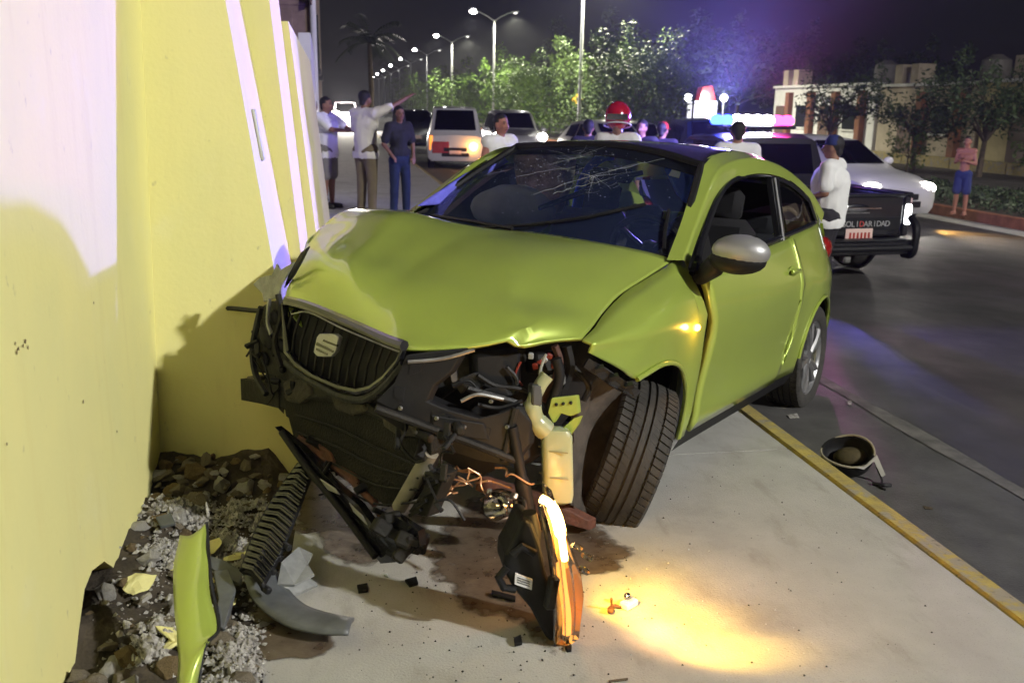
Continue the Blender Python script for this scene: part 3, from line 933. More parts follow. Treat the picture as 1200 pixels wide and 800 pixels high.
    sp.prism([(-.47, wy(-.47, .885) + s * .01, .885), (-.72, wy(-.72, .90) + s * .01, .90), (-.74, wy(-.74, 1.03) + s * .01, 1.03)], (0, -s * .02, 0))
    sp.build('sail_panel', M['black'], car, smooth=False)
    def pane(name, xs, tint):
        rows = []
        for x in xs:
            zt = float(np.interp(-x, [-p[0] for p in top], [p[1] for p in top])); zb_ = belt(x)
            rows.append([(x, s * (S(x, z) - .02), z) for z in np.linspace(zb_, max(zb_ + .005, zt), 8)])
        return MB().grid(rows).build(name, tint, car)
    pane('quarter_glass', np.linspace(-1.98, -2.60, 10), M['glass'])
    if s < 0: pane('door_glass', np.linspace(-.6, -1.86, 14), M['glass'])
    # wing mirror (the right one was torn off)
    if s > 0:
        c = [-0.503, 0.955, 0.967]
    else:
        continue
    mr = MB()
    mr.ball((c[0] - .01, c[1], c[2] + .012), (.076, .112, .066), 20, rot=(0, .12 * s, s * .18))
    o = mr.build('mirror_shell', M['silver'], car)
    m2 = MB()
    m2.ball((c[0] - .012, c[1] - s * .01, c[2] - .022), (.075, .110, .054), 20, rot=(0, .12 * s, s * .18))
    m2.cap((c[0] - .02, c[1] - s * .10, c[2] - .05), (c[0] - .05, s * .79, .865), .045, .035)
    m2.build('mirror_base', M['black'], o)

# roof skin (black) and inside lining
rows = [
 [[-1.171, -0.481, 1.366], [-1.051, -0.151, 1.378], [-1.036, 0.13, 1.383], [-0.985, 0.39, 1.355], [-0.951, 0.597, 1.31]],
 [(-1.36, -.53, 1.392), (-1.30, -.28, 1.412), (-1.28, .02, 1.42), (-1.28, .30, 1.41), (-1.30, .545, 1.38)],
 [(-1.8, -.525, 1.412), (-1.78, -.28, 1.437), (-1.76, 0, 1.445), (-1.76, .28, 1.437), (-1.75, .525, 1.412)],
 [(-2.3, -.53, 1.375), (-2.3, -.28, 1.405), (-2.3, 0, 1.415), (-2.3, .28, 1.405), (-2.25, .53, 1.375)],
 [(-2.78, -.565, 1.27), (-2.85, -.28, 1.30), (-2.88, 0, 1.31), (-2.85, .28, 1.30), (-2.75, .565, 1.27)]]
RG = surf(rows, 6, 6)
M['roof_black'] = mat('black_roof', (.014, .015, .018), .16, coat=1.0)
solid(MB().grid(RG).build('roof', M['roof_black'], car), .02, -1)
# windscreen
ws = [
 [(-.64, -.70, .99), (-.42, -.34, .958), (-.36, 0, .952), (-.38, .34, .95), (-.50, .69, .92)],
 [(-.90, -.60, 1.185), (-.74, -.30, 1.185), (-.70, .03, 1.185), (-.70, .34, 1.165), (-.76, .635, 1.125)],
 [[-1.104, -0.44, 1.363], [-0.989, -0.117, 1.375], [-0.977, 0.159, 1.38], [-0.918, 0.419, 1.352], [-0.861, 0.631, 1.307]]]
WG = surf(ws, 8, 10)
wind = MB().grid(WG).build('windscreen', M['glass_ws'], car)
def wpt(u, v, off=.004):
    a = (WG.shape[0] - 1) * v; b_ = (WG.shape[1] - 1) * u
    i = min(int(a), WG.shape[0] - 2); j = min(int(b_), WG.shape[1] - 2)
    p = lerp(lerp(WG[i, j], WG[i, j + 1], b_ - j), lerp(WG[i + 1, j], WG[i + 1, j + 1], b_ - j), a - i)
    n = np.array((.62, .08, .78)); return p + n * off
edge = [wpt(u, 0) for u in np.linspace(0, 1, 18)] + [wpt(1, v) for v in np.linspace(.05, 1, 12)] + [wpt(u, 1) for u in np.linspace(.95, 0, 18)] + [wpt(0, v) for v in np.linspace(.95, .05, 12)]
MB().tube(edge, .016, 6, closed=True).build('windscreen_seal', M['black'], car)
rows = [[wpt(u, v, .002) for u in np.linspace(.0, 1, 20)] for v in (.86, .93, 1)]
MB().grid(rows).build('painted_reflection_band', mat('reflection_tint', (.01, .012, .02), .15), car)  # dark strip painted in for the reflection of the roof header
# cracks: two impact stars with branching lines
cr = MB(); rc = random.Random(11)
def ribbon(pts, w):
    P = [np.array(p) for p in pts]
    L_, R_ = [], []
    for i in range(len(P)):
        t = P[min(i + 1, len(P) - 1)] - P[max(i - 1, 0)]
        n = np.cross(t, (.62, .08, .78)); n = n / (np.linalg.norm(n) + 1e-9)
        k = w * (1 - .7 * i / len(P))
        L_.append(tuple(P[i] + n * k)); R_.append(tuple(P[i] - n * k))
    m = len(L_)
    cr.add(L_ + R_, [(i, i + 1, m + i + 1, m + i) for i in range(m - 1)])
for (cu, cv, N, RR) in ((.60, .62, 13, .22), (.42, .80, 11, .15)):
    for k in range(N):
        a = rc.uniform(0, 6.28); r = 0; pts = []
        u, v = cu, cv
        ln = rc.uniform(.25, 1) * RR * (1.8 if k % 7 == 0 else 1)
        while r < ln and .02 < u < .98 and .02 < v < .98:
            pts.append(wpt(u, v, .006))
            a += rc.uniform(-.13, .13); st = .016
            u += st * math.cos(a); v += st * 1.5 * math.sin(a); r += st
        if len(pts) > 2: ribbon(pts, rc.uniform(.0003, .0008))
    for k in range(6):
        rr_ = RR * (.07 + .10 * k); a = rc.uniform(0, 6)
        for q_ in range(5):
            da = rc.uniform(.2, .6)
            pts = [wpt(min(.98, max(.02, cu + rr_ * rc.uniform(.93, 1.07) * math.cos(a + da * h))), min(.98, max(.02, cv + 1.4 * rr_ * rc.uniform(.93, 1.07) * math.sin(a + da * h))), .006) for h in (0, .5, 1)]
            ribbon(pts, .0004); a += da + rc.uniform(.2, .9)
for (u0, v0, u1, v1) in ((.46, .38, .70, .82), (.52, .40, .66, .60), (.30, .55, .48, .70), (.62, .70, .80, .95)):
    pts = [wpt(lerp(u0, u1, t) + rc.uniform(-.006, .006), lerp(v0, v1, t) + rc.uniform(-.012, .012), .006) for t in np.linspace(0, 1, 12)]
    ribbon(pts, .0016)
for k in range(330):      # glinting crumbs
    c = rc.choice(((.60, .62), (.42, .80), (.5, .5), (.3, .6)))
    u = rc.gauss(c[0], .12); v = rc.gauss(c[1], .14)
    if .03 < u < .97 and .04 < v < .96:
        p = wpt(u, v, .007); s_ = rc.choice((.0008, .0012, .0018, .003))
        cr.add([p + np.array((0, s_, 0)), p + np.array((s_, -s_, s_ * .4)), p + np.array((-s_, -s_ * .6, s_))], [(0, 1, 2)])
o = cr.build('crack', M['crack'], wind, smooth=False, merge=False)
o['kind'] = 'stuff'
# wipers, sticker, rear-view mirror
MB().tube([wpt(.36, .03, .012), wpt(.55, .09, .022), wpt(.72, .22, .02), wpt(.86, .42, .016)], .008, 6).build('wiper', M['black'], car)
MB().tube([wpt(.10, .05, .012), wpt(.30, .07, .02), wpt(.50, .05, .02)], .009, 6).build('wiper', M['black'], car)
MB().tube([wpt(.97, .06, .012), wpt(.955, .20, .012), wpt(.94, .42, .012)], .008, 6).build('wiper', M['black'], car)
st = [wpt(.865, .80, -.004), wpt(.915, .80, -.004), wpt(.905, .89, -.004), wpt(.86, .89, -.004)]
MB().prism([tuple(p) for p in st], (.001, 0, .001)).build('sticker', M['sticker'], wind, smooth=False)
# torn roof trim hanging across the glass
MB().tube([wpt(.50, .30, -.02), wpt(.58, .48, -.03), wpt(.66, .70, -.03), wpt(.74, .80, -.02)], [.012, .014, .016, .012], 6).build('loose_trim', M['grey_plastic'], car)
MB().box((-1.18, .06, 1.25), (.05, .22, .07), (0, .3, .25), bev=.02).build('rear_view_mirror', M['black'], car)

# cabin
cab = M['black']
b = MB()
b.grid(surf([[(-.40, -.68, .86), (-.32, 0, .87), (-.42, .68, .84)], [(-.62, -.66, .90), (-.56, 0, .90), (-.64, .66, .88)], [(-.82, -.66, .87), (-.80, 0, .86), (-.84, .66, .85)], [(-.92, -.66, .66), (-.9, 0, .62), (-.92, .66, .66)]], 5, 5))
b.build('dashboard', mat('dash', (.03, .03, .034), .7, var=.2, bump=.1), car)
sw = MB()
MS = Matrix.Translation((-1.02, .36, .90)) @ Matrix.Rotation(rad(-66), 4, 'Y')
ring = [MS @ Vector((.185 * math.cos(a), .185 * math.sin(a), 0)) for a in np.linspace(0, 2 * math.pi, 33)[:-1]]
sw.tube(ring, .016, 8, closed=True)
for a in (0, 2.3, -2.3): sw.tube([MS @ Vector((0, 0, 0)), MS @ Vector((.18 * math.cos(a + math.pi), .18 * math.sin(a + math.pi), 0))], .018, 6)
sw.ball(MS @ Vector((0, 0, .01)), (.05, .06, .06), 12)
sw.build('steering_wheel', M['black'], car)
# burst passenger airbag slumped on the dash
ab = MB()
ab.ball([-0.84, -0.278, 1.055], (.13, .21, .12), 22, rot=(0, .3, .2))
o = ab.build('airbag', M['airbag'], car)
for v in o.data.vertices: v.co += mnoise.noise_vector(v.co * 7) * .03
def seat(y, x=-1.62):
    b = MB()
    b.box((x + .22, y, .42), (.52, .50, .17), (0, -.12, 0), bev=.06)
    o = b.build('seat', M['seat_cloth'], car)
    MB().box((x - .12, y, .76), (.16, .48, .64), (0, -.30, 0), bev=.06).build('backrest', M['seat_cloth'], o)
    MB().box((x - .27, y, 1.14), (.10, .27, .19), (0, -.25, 0), bev=.04).build('headrest', M['seat_cloth'], o)
seat(.36); seat(-.36)
def bag(name, poly, m, th=.05):
    b_ = MB().prism(poly, (-th, 0, 0))
    o_ = b_.build(name, m, car)
    k_ = o_.modifiers.new('bevel', 'BEVEL'); k_.width = .018; k_.segments = 3
    return o_
M['violet_light_paint'] = mat('painted_violet_light', (.18, .18, .9), .85, var=.35, vscale=9, bump=.3, bscale=25)  # violet of the police light put into the colour
M['tan_cloth'] = mat('tan_cloth', (.75, .52, .38), .85, col2=(.25, .17, .12), vscale=7, bump=.4, bscale=18)
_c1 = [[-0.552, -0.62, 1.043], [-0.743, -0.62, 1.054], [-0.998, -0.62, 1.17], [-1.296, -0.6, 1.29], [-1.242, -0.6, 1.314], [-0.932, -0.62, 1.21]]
b_ = MB().prism(_c1, (0, -.03, 0)); o_ = b_.build('painted_light_panel', M['violet_light_paint'], car)  # added panel coloured like violet light at the right window
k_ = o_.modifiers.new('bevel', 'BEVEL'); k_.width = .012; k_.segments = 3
bag('painted_light_panel', [[-1.55, 0.161, 1.311], [-1.55, 0.305, 1.348], [-1.55, 0.354, 1.321], [-1.55, 0.335, 1.235], [-1.55, 0.305, 1.13], [-1.55, 0.249, 1.178]], M['blue_light_paint'])  # added panel painted as a patch of blue police light
MB().tube(crom([[-1.7, -0.394, 1.071], [-1.7, -0.377, 1.19], [-1.7, -0.328, 1.296], [-1.7, -0.259, 1.354], [-1.7, -0.198, 1.366]], 5), .028, 10).build('painted_blue_arc', M['blue_light_paint'], car)  # blue light on the headrest edge, painted as a coloured tube
o_ = bag('seat_cover', [[-1.35, -0.626, 1.328], [-1.35, -0.417, 1.363], [-1.35, -0.271, 1.334], [-1.35, -0.28, 1.202], [-1.35, -0.338, 1.039], [-1.35, -0.506, 1.045], [-1.35, -0.593, 1.184]], M['tan_cloth'], .09)
MB().tube(crom([[-0.9, 0.738, 0.663], [-0.9, 0.738, 0.663]], 2), .001, 4) if False else None
b = MB(); b.box((-2.45, 0, .72), (.16, 1.15, .55), (0, -.35, 0), bev=.06); b.box((-2.2, 0, .45), (.5, 1.15, .16), bev=.05)
o = b.build('rear_bench', M['seat_cloth'], car)
for y in (-.36, .36): MB().box((-2.56, y, 1.03), (.09, .25, .15), (0, -.3, 0), bev=.04).build('headrest', M['seat_cloth'], o)
MB().box((-1.75, 0, .26), (2.7, 1.46, .10)).build('floor_pan', M['black'], car, smooth=False)
MB().box((-.44, 0, .52), (.06, 1.34, .62), bev=.02).build('bulkhead', M['black_dusty'], car, smooth=False)
# tail: hatch, glass, lamps, bumper
rows = [[(-2.9, -.56, 1.28), (-2.98, 0, 1.31), (-2.9, .56, 1.28)], [(-3.12, -.60, 1.06), (-3.2, 0, 1.06), (-3.12, .60, 1.06)]]
MB().grid(surf(rows, 6, 5)).build('rear_glass', M['glass'], car)
rows = [[(-3.12, -.62, 1.06), (-3.2, 0, 1.06), (-3.12, .62, 1.06)], [(-3.18, -.66, .85), (-3.26, 0, .85), (-3.18, .66, .85)], [(-3.16, -.70, .6), (-3.25, 0, .6), (-3.16, .70, .6)]]
MB().grid(surf(rows, 6, 5)).build('tailgate', M['lime'], car)
rows = [[(-3.14, -.71, .62), (-3.28, 0, .62), (-3.14, .71, .62)], [(-3.18, -.72, .45), (-3.30, 0, .45), (-3.18, .72, .45)], [(-3.10, -.70, .28), (-3.22, 0, .26), (-3.10, .70, .28)]]
MB().grid(surf(rows, 6, 5)).build('rear_bumper', M['lime'], car)
for s in (1, -1): MB().ball((-3.10, s * .64, .90), (.09, .06, .08), 14).build('tail_lamp', mat('tail_lamp', (.25, .01, .01), .2, coat=1), car)

# wheels
def tyre_mesh(lat=True):
    prof = [(.215, -.088), (.235, -.098), (.265, -.103), (.288, -.100), (.300, -.090)]
    hs = [-.086, -.060, -.056, -.048, -.044, -.020, -.016, -.008, -.004, .020, .024, .032, .036, .060]
    tread = []
    for i, h in enumerate([-.082, -.056, -.0555, -.0475, -.047, -.018, -.0175, -.009, -.0085, .0085, .009, .0175, .018, .047, .0475, .0555, .056, .082]):
        groove = i % 4 in (2, 3)
        tread.append((.3065 - 2.2 * abs(h) ** 2 * .5 - (.009 if groove else 0), h))
    prof = prof + tread + [(.300, .090), (.288, .100), (.265, .103), (.235, .098), (.215, .088)]
    N = 62
    angs = []
    for k in range(N):
        a = 2 * math.pi * k / N; d = 2 * math.pi / N
        angs += [(a, 0), (a + d * .80, 0), (a + d * .82, 1), (a + d * .98, 1)]
    vs = []; K = len(prof); T = len(angs)
    for (a, g) in angs:
        for (r, h) in prof:
            sh = abs(h) > .055 and r > .285
            skew = (h * 1.1 if abs(h) > .02 else 0)
            rr_ = r - (.006 if (g and sh and lat) else (.002 if g and lat and r > .29 and abs(h) > .018 else 0))
            vs.append((rr_ * math.cos(a + skew), rr_ * math.sin(a + skew), h))
    b = MB()
    fs = [(j * K + i, ((j + 1) % T) * K + i, ((j + 1) % T) * K + i + 1, j * K + i + 1) for j in range(T) for i in range(K - 1)]
    b.add(vs, fs)
    return b
def wheel(center, steer, camber=0, face=1, wide=1.0):
    Mx = Matrix.Translation(center) @ Matrix.Rotation(steer, 4, 'Z') @ Matrix.Rotation(rad(-90) * face + camber, 4, 'X')
    b = tyre_mesh()
    b.v = [tuple(Mx @ Vector((v[0], v[1], v[2] * wide))) for v in b.v]
    w = b.build('tyre', M['rubber'], car, ang=28)
    r = MB()
    r.lathe([(.213, -.086), (.222, -.09), (.214, -.07), (.20, -.06), (.20, .06), (.205, .078), (.222, .09), (.228, .086), (.214, .074), (.196, .068)], 48, Mx)
    rim = r.build('rim', M['alu'], w)
    sp = MB()
    for k in range(5):
        for da in (-.19, .19):
            a = 2 * math.pi * k / 5 + da
            p0 = Mx @ Vector((.045 * math.cos(a - da * .7), .045 * math.sin(a - da * .7), .062)); p1 = Mx @ Vector((.203 * math.cos(a), .203 * math.sin(a), .072))
            sp.tube([p0, (Vector(p0) + Vector(p1)) / 2 + (Mx.to_3x3() @ Vector((0, 0, .008))), p1], [.02, .017, .019], 6)
    sp.lathe([(.001, .075), (.055, .073), (.062, .05), (.001, .04)], 24, Mx)
    sp.build('spokes', M['alu'], w)
    MB().lathe([(.001, .0), (.14, .0), (.14, -.02), (.001, -.02)], 24, Mx).build('brake_disc', M['steel'], w)
    return w
wheel((-2.469, .715, .30), 0)
wheel((-2.469, -.715, .30), 0, face=-1)
fwc = [-0.261, 0.66, 0.165]
fl = wheel((-.02 if False else fwc[0], fwc[1], fwc[2]), rad(28), rad(-16), wide=1.10)
fl['label'] = 'front tyre turned hard outward on its broken hub'
wheel((.02, -.70, .30), rad(20), face=-1)
# ---------------------------------------------------------------- smashed front of the green car
BK = Vector((-1, .1, 0))                      # backwards along the car
def plate(name, poly, m, t=.02, parent=None, bev=True, label=None):
    P = [Vector(p) for p in poly]
    b = MB().prism(P, BK.normalized() * t)
    o = b.build(name, M[m] if isinstance(m, str) else m, parent or car, smooth=False)
    if bev:
        k = o.modifiers.new('bevel', 'BEVEL'); k.width = .004; k.segments = 2; k.limit_method = 'ANGLE'
    if label: o['label'] = label
    return o
# grille
gpts = [[0.615, -0.307, 0.705], [0.64, -0.209, 0.716], [0.701, 0.035, 0.697], [0.76, 0.273, 0.675], [0.783, 0.365, 0.667], [0.778, 0.344, 0.618], [0.762, 0.281, 0.555], [0.746, 0.214, 0.508], [0.728, 0.143, 0.482], [0.702, 0.039, 0.474], [0.667, -0.101, 0.48], [0.637, -0.219, 0.503], [0.62, -0.287, 0.536]]
grille = plate('grille', [[0.526, -0.396, 0.688], [0.551, -0.295, 0.699], [0.615, -0.041, 0.679], [0.676, 0.205, 0.656], [0.7, 0.301, 0.648], [0.695, 0.279, 0.597], [0.678, 0.213, 0.532], [0.661, 0.144, 0.483], [0.643, 0.07, 0.456], [0.616, -0.037, 0.448], [0.579, -0.183, 0.454], [0.549, -0.306, 0.478], [0.531, -0.376, 0.512]], mat('grille_back', (.004, .004, .005), .7), .01)
MB().tube([Vector(p) for p in gpts], .013, 8, closed=True).build('grille_frame', M['black_gloss'], grille)
MB().tube(crom([[0.639, -0.275, 0.723], [0.671, -0.146, 0.723], [0.721, 0.053, 0.707], [0.778, 0.28, 0.683], [0.803, 0.38, 0.677]], 5), .017, 8).build('grille_top_trim', M['black_gloss'], grille)
MB().tube(crom([[0.643, -0.245, 0.679], [0.669, -0.14, 0.701], [0.717, 0.051, 0.678], [0.773, 0.278, 0.658], [0.792, 0.353, 0.653]], 5), .003, 6).build('chrome_line', M['steel'], grille)
MB().tube(crom([[0.615, -0.291, 0.498], [0.638, -0.201, 0.472], [0.669, -0.074, 0.456], [0.7, 0.046, 0.446], [0.728, 0.159, 0.459], [0.747, 0.237, 0.496], [0.764, 0.303, 0.551], [0.779, 0.365, 0.616]], 5), .016, 8).build('grille_lower_trim', M['grey_plastic'], grille)
_tops = [[0.607, -0.273, 0.688], [0.62, -0.221, 0.69], [0.633, -0.169, 0.685], [0.645, -0.119, 0.682], [0.657, -0.07, 0.678], [0.669, -0.022, 0.674], [0.681, 0.025, 0.67], [0.693, 0.071, 0.667], [0.704, 0.116, 0.663], [0.715, 0.16, 0.659], [0.726, 0.204, 0.656], [0.737, 0.246, 0.653], [0.747, 0.288, 0.649]]
_bots = [[0.599, -0.305, 0.553], [0.606, -0.275, 0.512], [0.617, -0.23, 0.498], [0.63, -0.181, 0.486], [0.642, -0.133, 0.481], [0.654, -0.086, 0.475], [0.665, -0.04, 0.473], [0.676, 0.005, 0.47], [0.688, 0.054, 0.472], [0.7, 0.101, 0.473], [0.713, 0.152, 0.487], [0.726, 0.205, 0.512], [0.738, 0.251, 0.546]]
for a, c in zip(_tops, _bots):
    a = Vector(a); c = Vector(c)
    MB().tube([a, (a + c) / 2 + Vector((.012, 0, 0)), c], .0055, 6).build('slat', M['black_dusty'], grille)
# badge: rounded plate with three slanting cuts that read as an S
badge = plate('emblem', [[0.713, -0.049, 0.644], [0.735, 0.038, 0.658], [0.741, 0.062, 0.651], [0.737, 0.046, 0.6], [0.731, 0.023, 0.579], [0.711, -0.055, 0.565], [0.705, -0.081, 0.575], [0.709, -0.064, 0.63]], mat('badge_metal', (.42, .42, .40), .4, metal=.6), .02, grille)
for poly in [[[0.713, -0.059, 0.614], [0.738, 0.04, 0.602], [0.737, 0.036, 0.595], [0.712, -0.063, 0.604]], [[0.712, -0.063, 0.594], [0.73, 0.007, 0.587], [0.729, 0.003, 0.581], [0.712, -0.063, 0.587]], [[0.723, -0.02, 0.63], [0.742, 0.058, 0.625], [0.742, 0.056, 0.619], [0.722, -0.025, 0.623]]]:
    MB().prism(poly, BK * .006).build('emblem_stroke', M['black_gloss'], badge, smooth=False)

# left in the picture: broken headlamp carrier, dusty bracket with oval holes
carr = plate('headlamp_carrier', [[0.526, -0.537, 0.651], [0.549, -0.442, 0.696], [0.571, -0.355, 0.684], [0.578, -0.33, 0.525], [0.592, -0.271, 0.486], [0.628, -0.129, 0.458], [0.601, -0.235, 0.418], [0.564, -0.383, 0.426], [0.528, -0.527, 0.41], [0.52, -0.562, 0.49]], 'black_dusty', .05)
for p, sc in zip([[0.556, -0.458, 0.558], [0.582, -0.352, 0.544], [0.553, -0.466, 0.475], [0.569, -0.402, 0.64], [0.583, -0.348, 0.46]], ((.03, .05), (.02, .028), (.018, .03), (.02, .03), (.015, .02))):
    MB().ball(p, (.012, sc[0], sc[1]), 12, rot=(.5, 0, 0)).build('hole', M['black'], carr)
MB().tube(crom([[0.559, -0.484, 0.667], [0.551, -0.517, 0.581], [0.545, -0.539, 0.49], [0.552, -0.51, 0.403], [0.571, -0.435, 0.347]], 5), .012, 6).build('carrier_strut', M['grey_plastic'], carr)
MB().tube(crom([[0.601, -0.356, 0.732], [0.608, -0.33, 0.659], [0.597, -0.371, 0.559], [0.61, -0.321, 0.474]], 5), .011, 6).build('carrier_strut', M['black_dusty'], carr)
MB().tube(crom([[0.59, -0.41, 0.71], [0.588, -0.418, 0.627], [0.594, -0.392, 0.581]], 5), .008, 6).build('carrier_strut', M['steel'], carr)
# torn grey plastic and black rod sticking out to the wall
sh = plate('torn_trim', [[0.502, -0.592, 0.737], [0.514, -0.544, 0.769], [0.535, -0.46, 0.789], [0.543, -0.427, 0.836], [0.549, -0.403, 0.814], [0.573, -0.309, 0.855], [0.565, -0.34, 0.815], [0.553, -0.389, 0.76], [0.548, -0.41, 0.713], [0.523, -0.51, 0.68], [0.519, -0.523, 0.71]], mat('torn_grey', (.32, .33, .32), .5, var=.4, vscale=25), .008)
plate('torn_trim', [[0.524, -0.385, 0.802], [0.542, -0.311, 0.885], [0.556, -0.258, 0.914], [0.545, -0.299, 0.862], [0.532, -0.351, 0.8], [0.516, -0.417, 0.742]], 'grey_plastic', .012)
MB().tube(crom([[0.38, -0.959, 0.615], [0.395, -0.901, 0.598], [0.419, -0.804, 0.612], [0.468, -0.607, 0.631], [0.487, -0.532, 0.642]], 4), [.006] * 4 + [.010] * 13, 6).build('snapped_rod', M['black'], car)

# crash beam with its square open end
beam = MB()
bl = [[0.459, -0.646, 0.316], [0.496, -0.494, 0.334], [0.526, -0.375, 0.344]]
def rectsweep(b, pts, w, h):
    P = [Vector(p) for p in pts]
    rings = []
    for i, p in enumerate(P):
        t = (P[min(i + 1, len(P) - 1)] - P[max(i - 1, 0)]).normalized()
        n = Vector((0, 0, 1)); sdd = t.cross(n).normalized()
        n = sdd.cross(t)
        rings.append([p + sdd * w * a + n * h * c for a, c in ((-1, -1), (1, -1), (1, 1), (-1, 1))])
    vs = [v for r in rings for v in r]
    fs = [(i * 4 + j, i * 4 + (j + 1) % 4, i * 4 + 4 + (j + 1) % 4, i * 4 + 4 + j) for i in range(len(P) - 1) for j in range(4)]
    fs += [(3, 2, 1, 0), tuple(len(vs) - 4 + k for k in range(4))]
    return b.add(vs, fs)
rectsweep(beam, bl, .035, .042)
bm_ = beam.build('crash_beam', M['black_dusty'], car, smooth=False)
plate('beam_end', [[0.467, -0.653, 0.364], [0.494, -0.545, 0.389], [0.496, -0.534, 0.29], [0.471, -0.636, 0.268]], mat('beam_end', (.14, .12, .09), .7, var=.4, vscale=30), .06, bm_)
plate('beam_bracket', [[0.53, -0.481, 0.431], [0.568, -0.327, 0.435], [0.588, -0.247, 0.401], [0.581, -0.276, 0.319], [0.546, -0.415, 0.3], [0.525, -0.502, 0.347]], 'black', .05)
# dusty radiator pack
rad_ = plate('radiator', [[0.561, -0.358, 0.346], [0.586, -0.258, 0.393], [0.648, -0.006, 0.416], [0.698, 0.194, 0.415], [0.768, 0.47, 0.404], [0.77, 0.478, 0.358], [0.761, 0.443, 0.288], [0.744, 0.378, 0.169], [0.719, 0.277, 0.121], [0.655, 0.021, 0.146], [0.583, -0.27, 0.192]], 'radiator', .06)
MB().tube(crom([[0.579, -0.322, 0.368], [0.661, 0.005, 0.421], [0.711, 0.204, 0.419], [0.78, 0.48, 0.403]], 4), .014, 6).build('radiator_tank', M['black_dusty'], rad_)
plate('air_duct', [[0.584, -0.345, 0.415], [0.641, -0.117, 0.45], [0.7, 0.121, 0.453], [0.737, 0.267, 0.43], [0.672, 0.007, 0.417], [0.615, -0.22, 0.391]], 'black_dusty', .05)
# pale strut and ribbed block at the right end of the radiator
MB().tube([[0.756, 0.465, 0.352], [0.722, 0.328, 0.134]], .026, 10).build('strut', mat('pale_strut', (.27, .25, .20), .55, var=.3, vscale=20), car)
rb = plate('ribbed_duct', [[0.776, 0.505, 0.316], [0.786, 0.545, 0.306], [0.768, 0.471, 0.148], [0.745, 0.38, 0.136]], 'black_dusty', .06)
for k in range(5):
    p = [[0.789, 0.515, 0.3], [0.784, 0.495, 0.265], [0.778, 0.474, 0.228], [0.773, 0.452, 0.192], [0.768, 0.43, 0.155]][k]
    MB().box(p, (.02, .05, .010), (.6, 0, 0)).build('rib', M['black'], rb, smooth=False)

# foam absorber humps over the radiator and a litter of snapped brackets
for poly in ([[0.597, -0.332, 0.413], [0.616, -0.255, 0.454], [0.638, -0.168, 0.459], [0.647, -0.133, 0.412], [0.626, -0.217, 0.356], [0.604, -0.306, 0.349]], [[0.672, -0.032, 0.434], [0.694, 0.055, 0.47], [0.717, 0.149, 0.467], [0.725, 0.18, 0.423], [0.705, 0.098, 0.386], [0.68, 0.001, 0.387]], [[0.743, 0.251, 0.439], [0.764, 0.335, 0.464], [0.785, 0.419, 0.445], [0.788, 0.431, 0.4], [0.765, 0.341, 0.377], [0.746, 0.263, 0.391]]):
    o_ = plate('absorber', poly, mat('absorber', (.020, .019, .016), .9, col2=(.05, .043, .03), vscale=12, bump=.5, bscale=60), .05)
    o_.modifiers['bevel'].width = .012
for k in range(4):
    MB().tube(crom([[[0.592, -0.265, 0.304], [0.653, -0.021, 0.318], [0.71, 0.21, 0.306], [0.764, 0.425, 0.302]], [[0.593, -0.262, 0.241], [0.654, -0.017, 0.253], [0.712, 0.214, 0.243], [0.765, 0.428, 0.264]], [[0.593, -0.258, 0.178], [0.655, -0.013, 0.187], [0.713, 0.218, 0.181], [0.766, 0.431, 0.226]], [[0.594, -0.255, 0.114], [0.656, -0.009, 0.121], [0.714, 0.223, 0.118], [0.767, 0.434, 0.189]]][k], 4), .004, 5).build('radiator_rib', M['black'], rad_)
_rb = random.Random(77)
_spots = [[0.551, -0.515, 0.533], [0.564, -0.464, 0.477], [0.574, -0.423, 0.619], [0.585, -0.379, 0.429], [0.612, -0.273, 0.381], [0.77, 0.36, 0.36], [0.791, 0.442, 0.354], [0.802, 0.488, 0.286], [0.809, 0.517, 0.214], [0.821, 0.564, 0.308], [0.828, 0.592, 0.42], [0.811, 0.523, 0.434], [0.746, 0.266, 0.475], [0.768, 0.351, 0.473], [0.641, -0.155, 0.228], [0.668, -0.047, 0.17], [0.718, 0.152, 0.146], [0.753, 0.291, 0.116]]
for p in _spots:
    p = Vector(p) + Vector((_rb.uniform(-.02, .02), _rb.uniform(-.02, .02), _rb.uniform(-.02, .02)))
    e_ = (_rb.uniform(-1, 1), _rb.uniform(-1, 1), _rb.uniform(-1, 1))
    b_ = MB().box(p, (_rb.uniform(.012, .03), _rb.uniform(.03, .075), _rb.uniform(.01, .028)), e_, bev=.003)
    if _rb.random() < .6: b_.box(p + Vector((.01, .015, .02)), (.012, .02, .05), (e_[1], e_[0], e_[2]), bev=.003)
    b_.build('snapped_bracket', M[_rb.choice(('black', 'black', 'black_dusty', 'grey_plastic'))], car, smooth=False)
for k in range(14):
    p = Vector(_rb.choice(_spots)); pts = [p]
    for q_ in range(4): pts.append(pts[-1] + Vector((_rb.uniform(-.03, .02), _rb.uniform(-.05, .05), _rb.uniform(-.06, .02))))
    MB().tube(crom(pts, 4), _rb.uniform(.002, .006), 5).build('wire', M['black'], car)

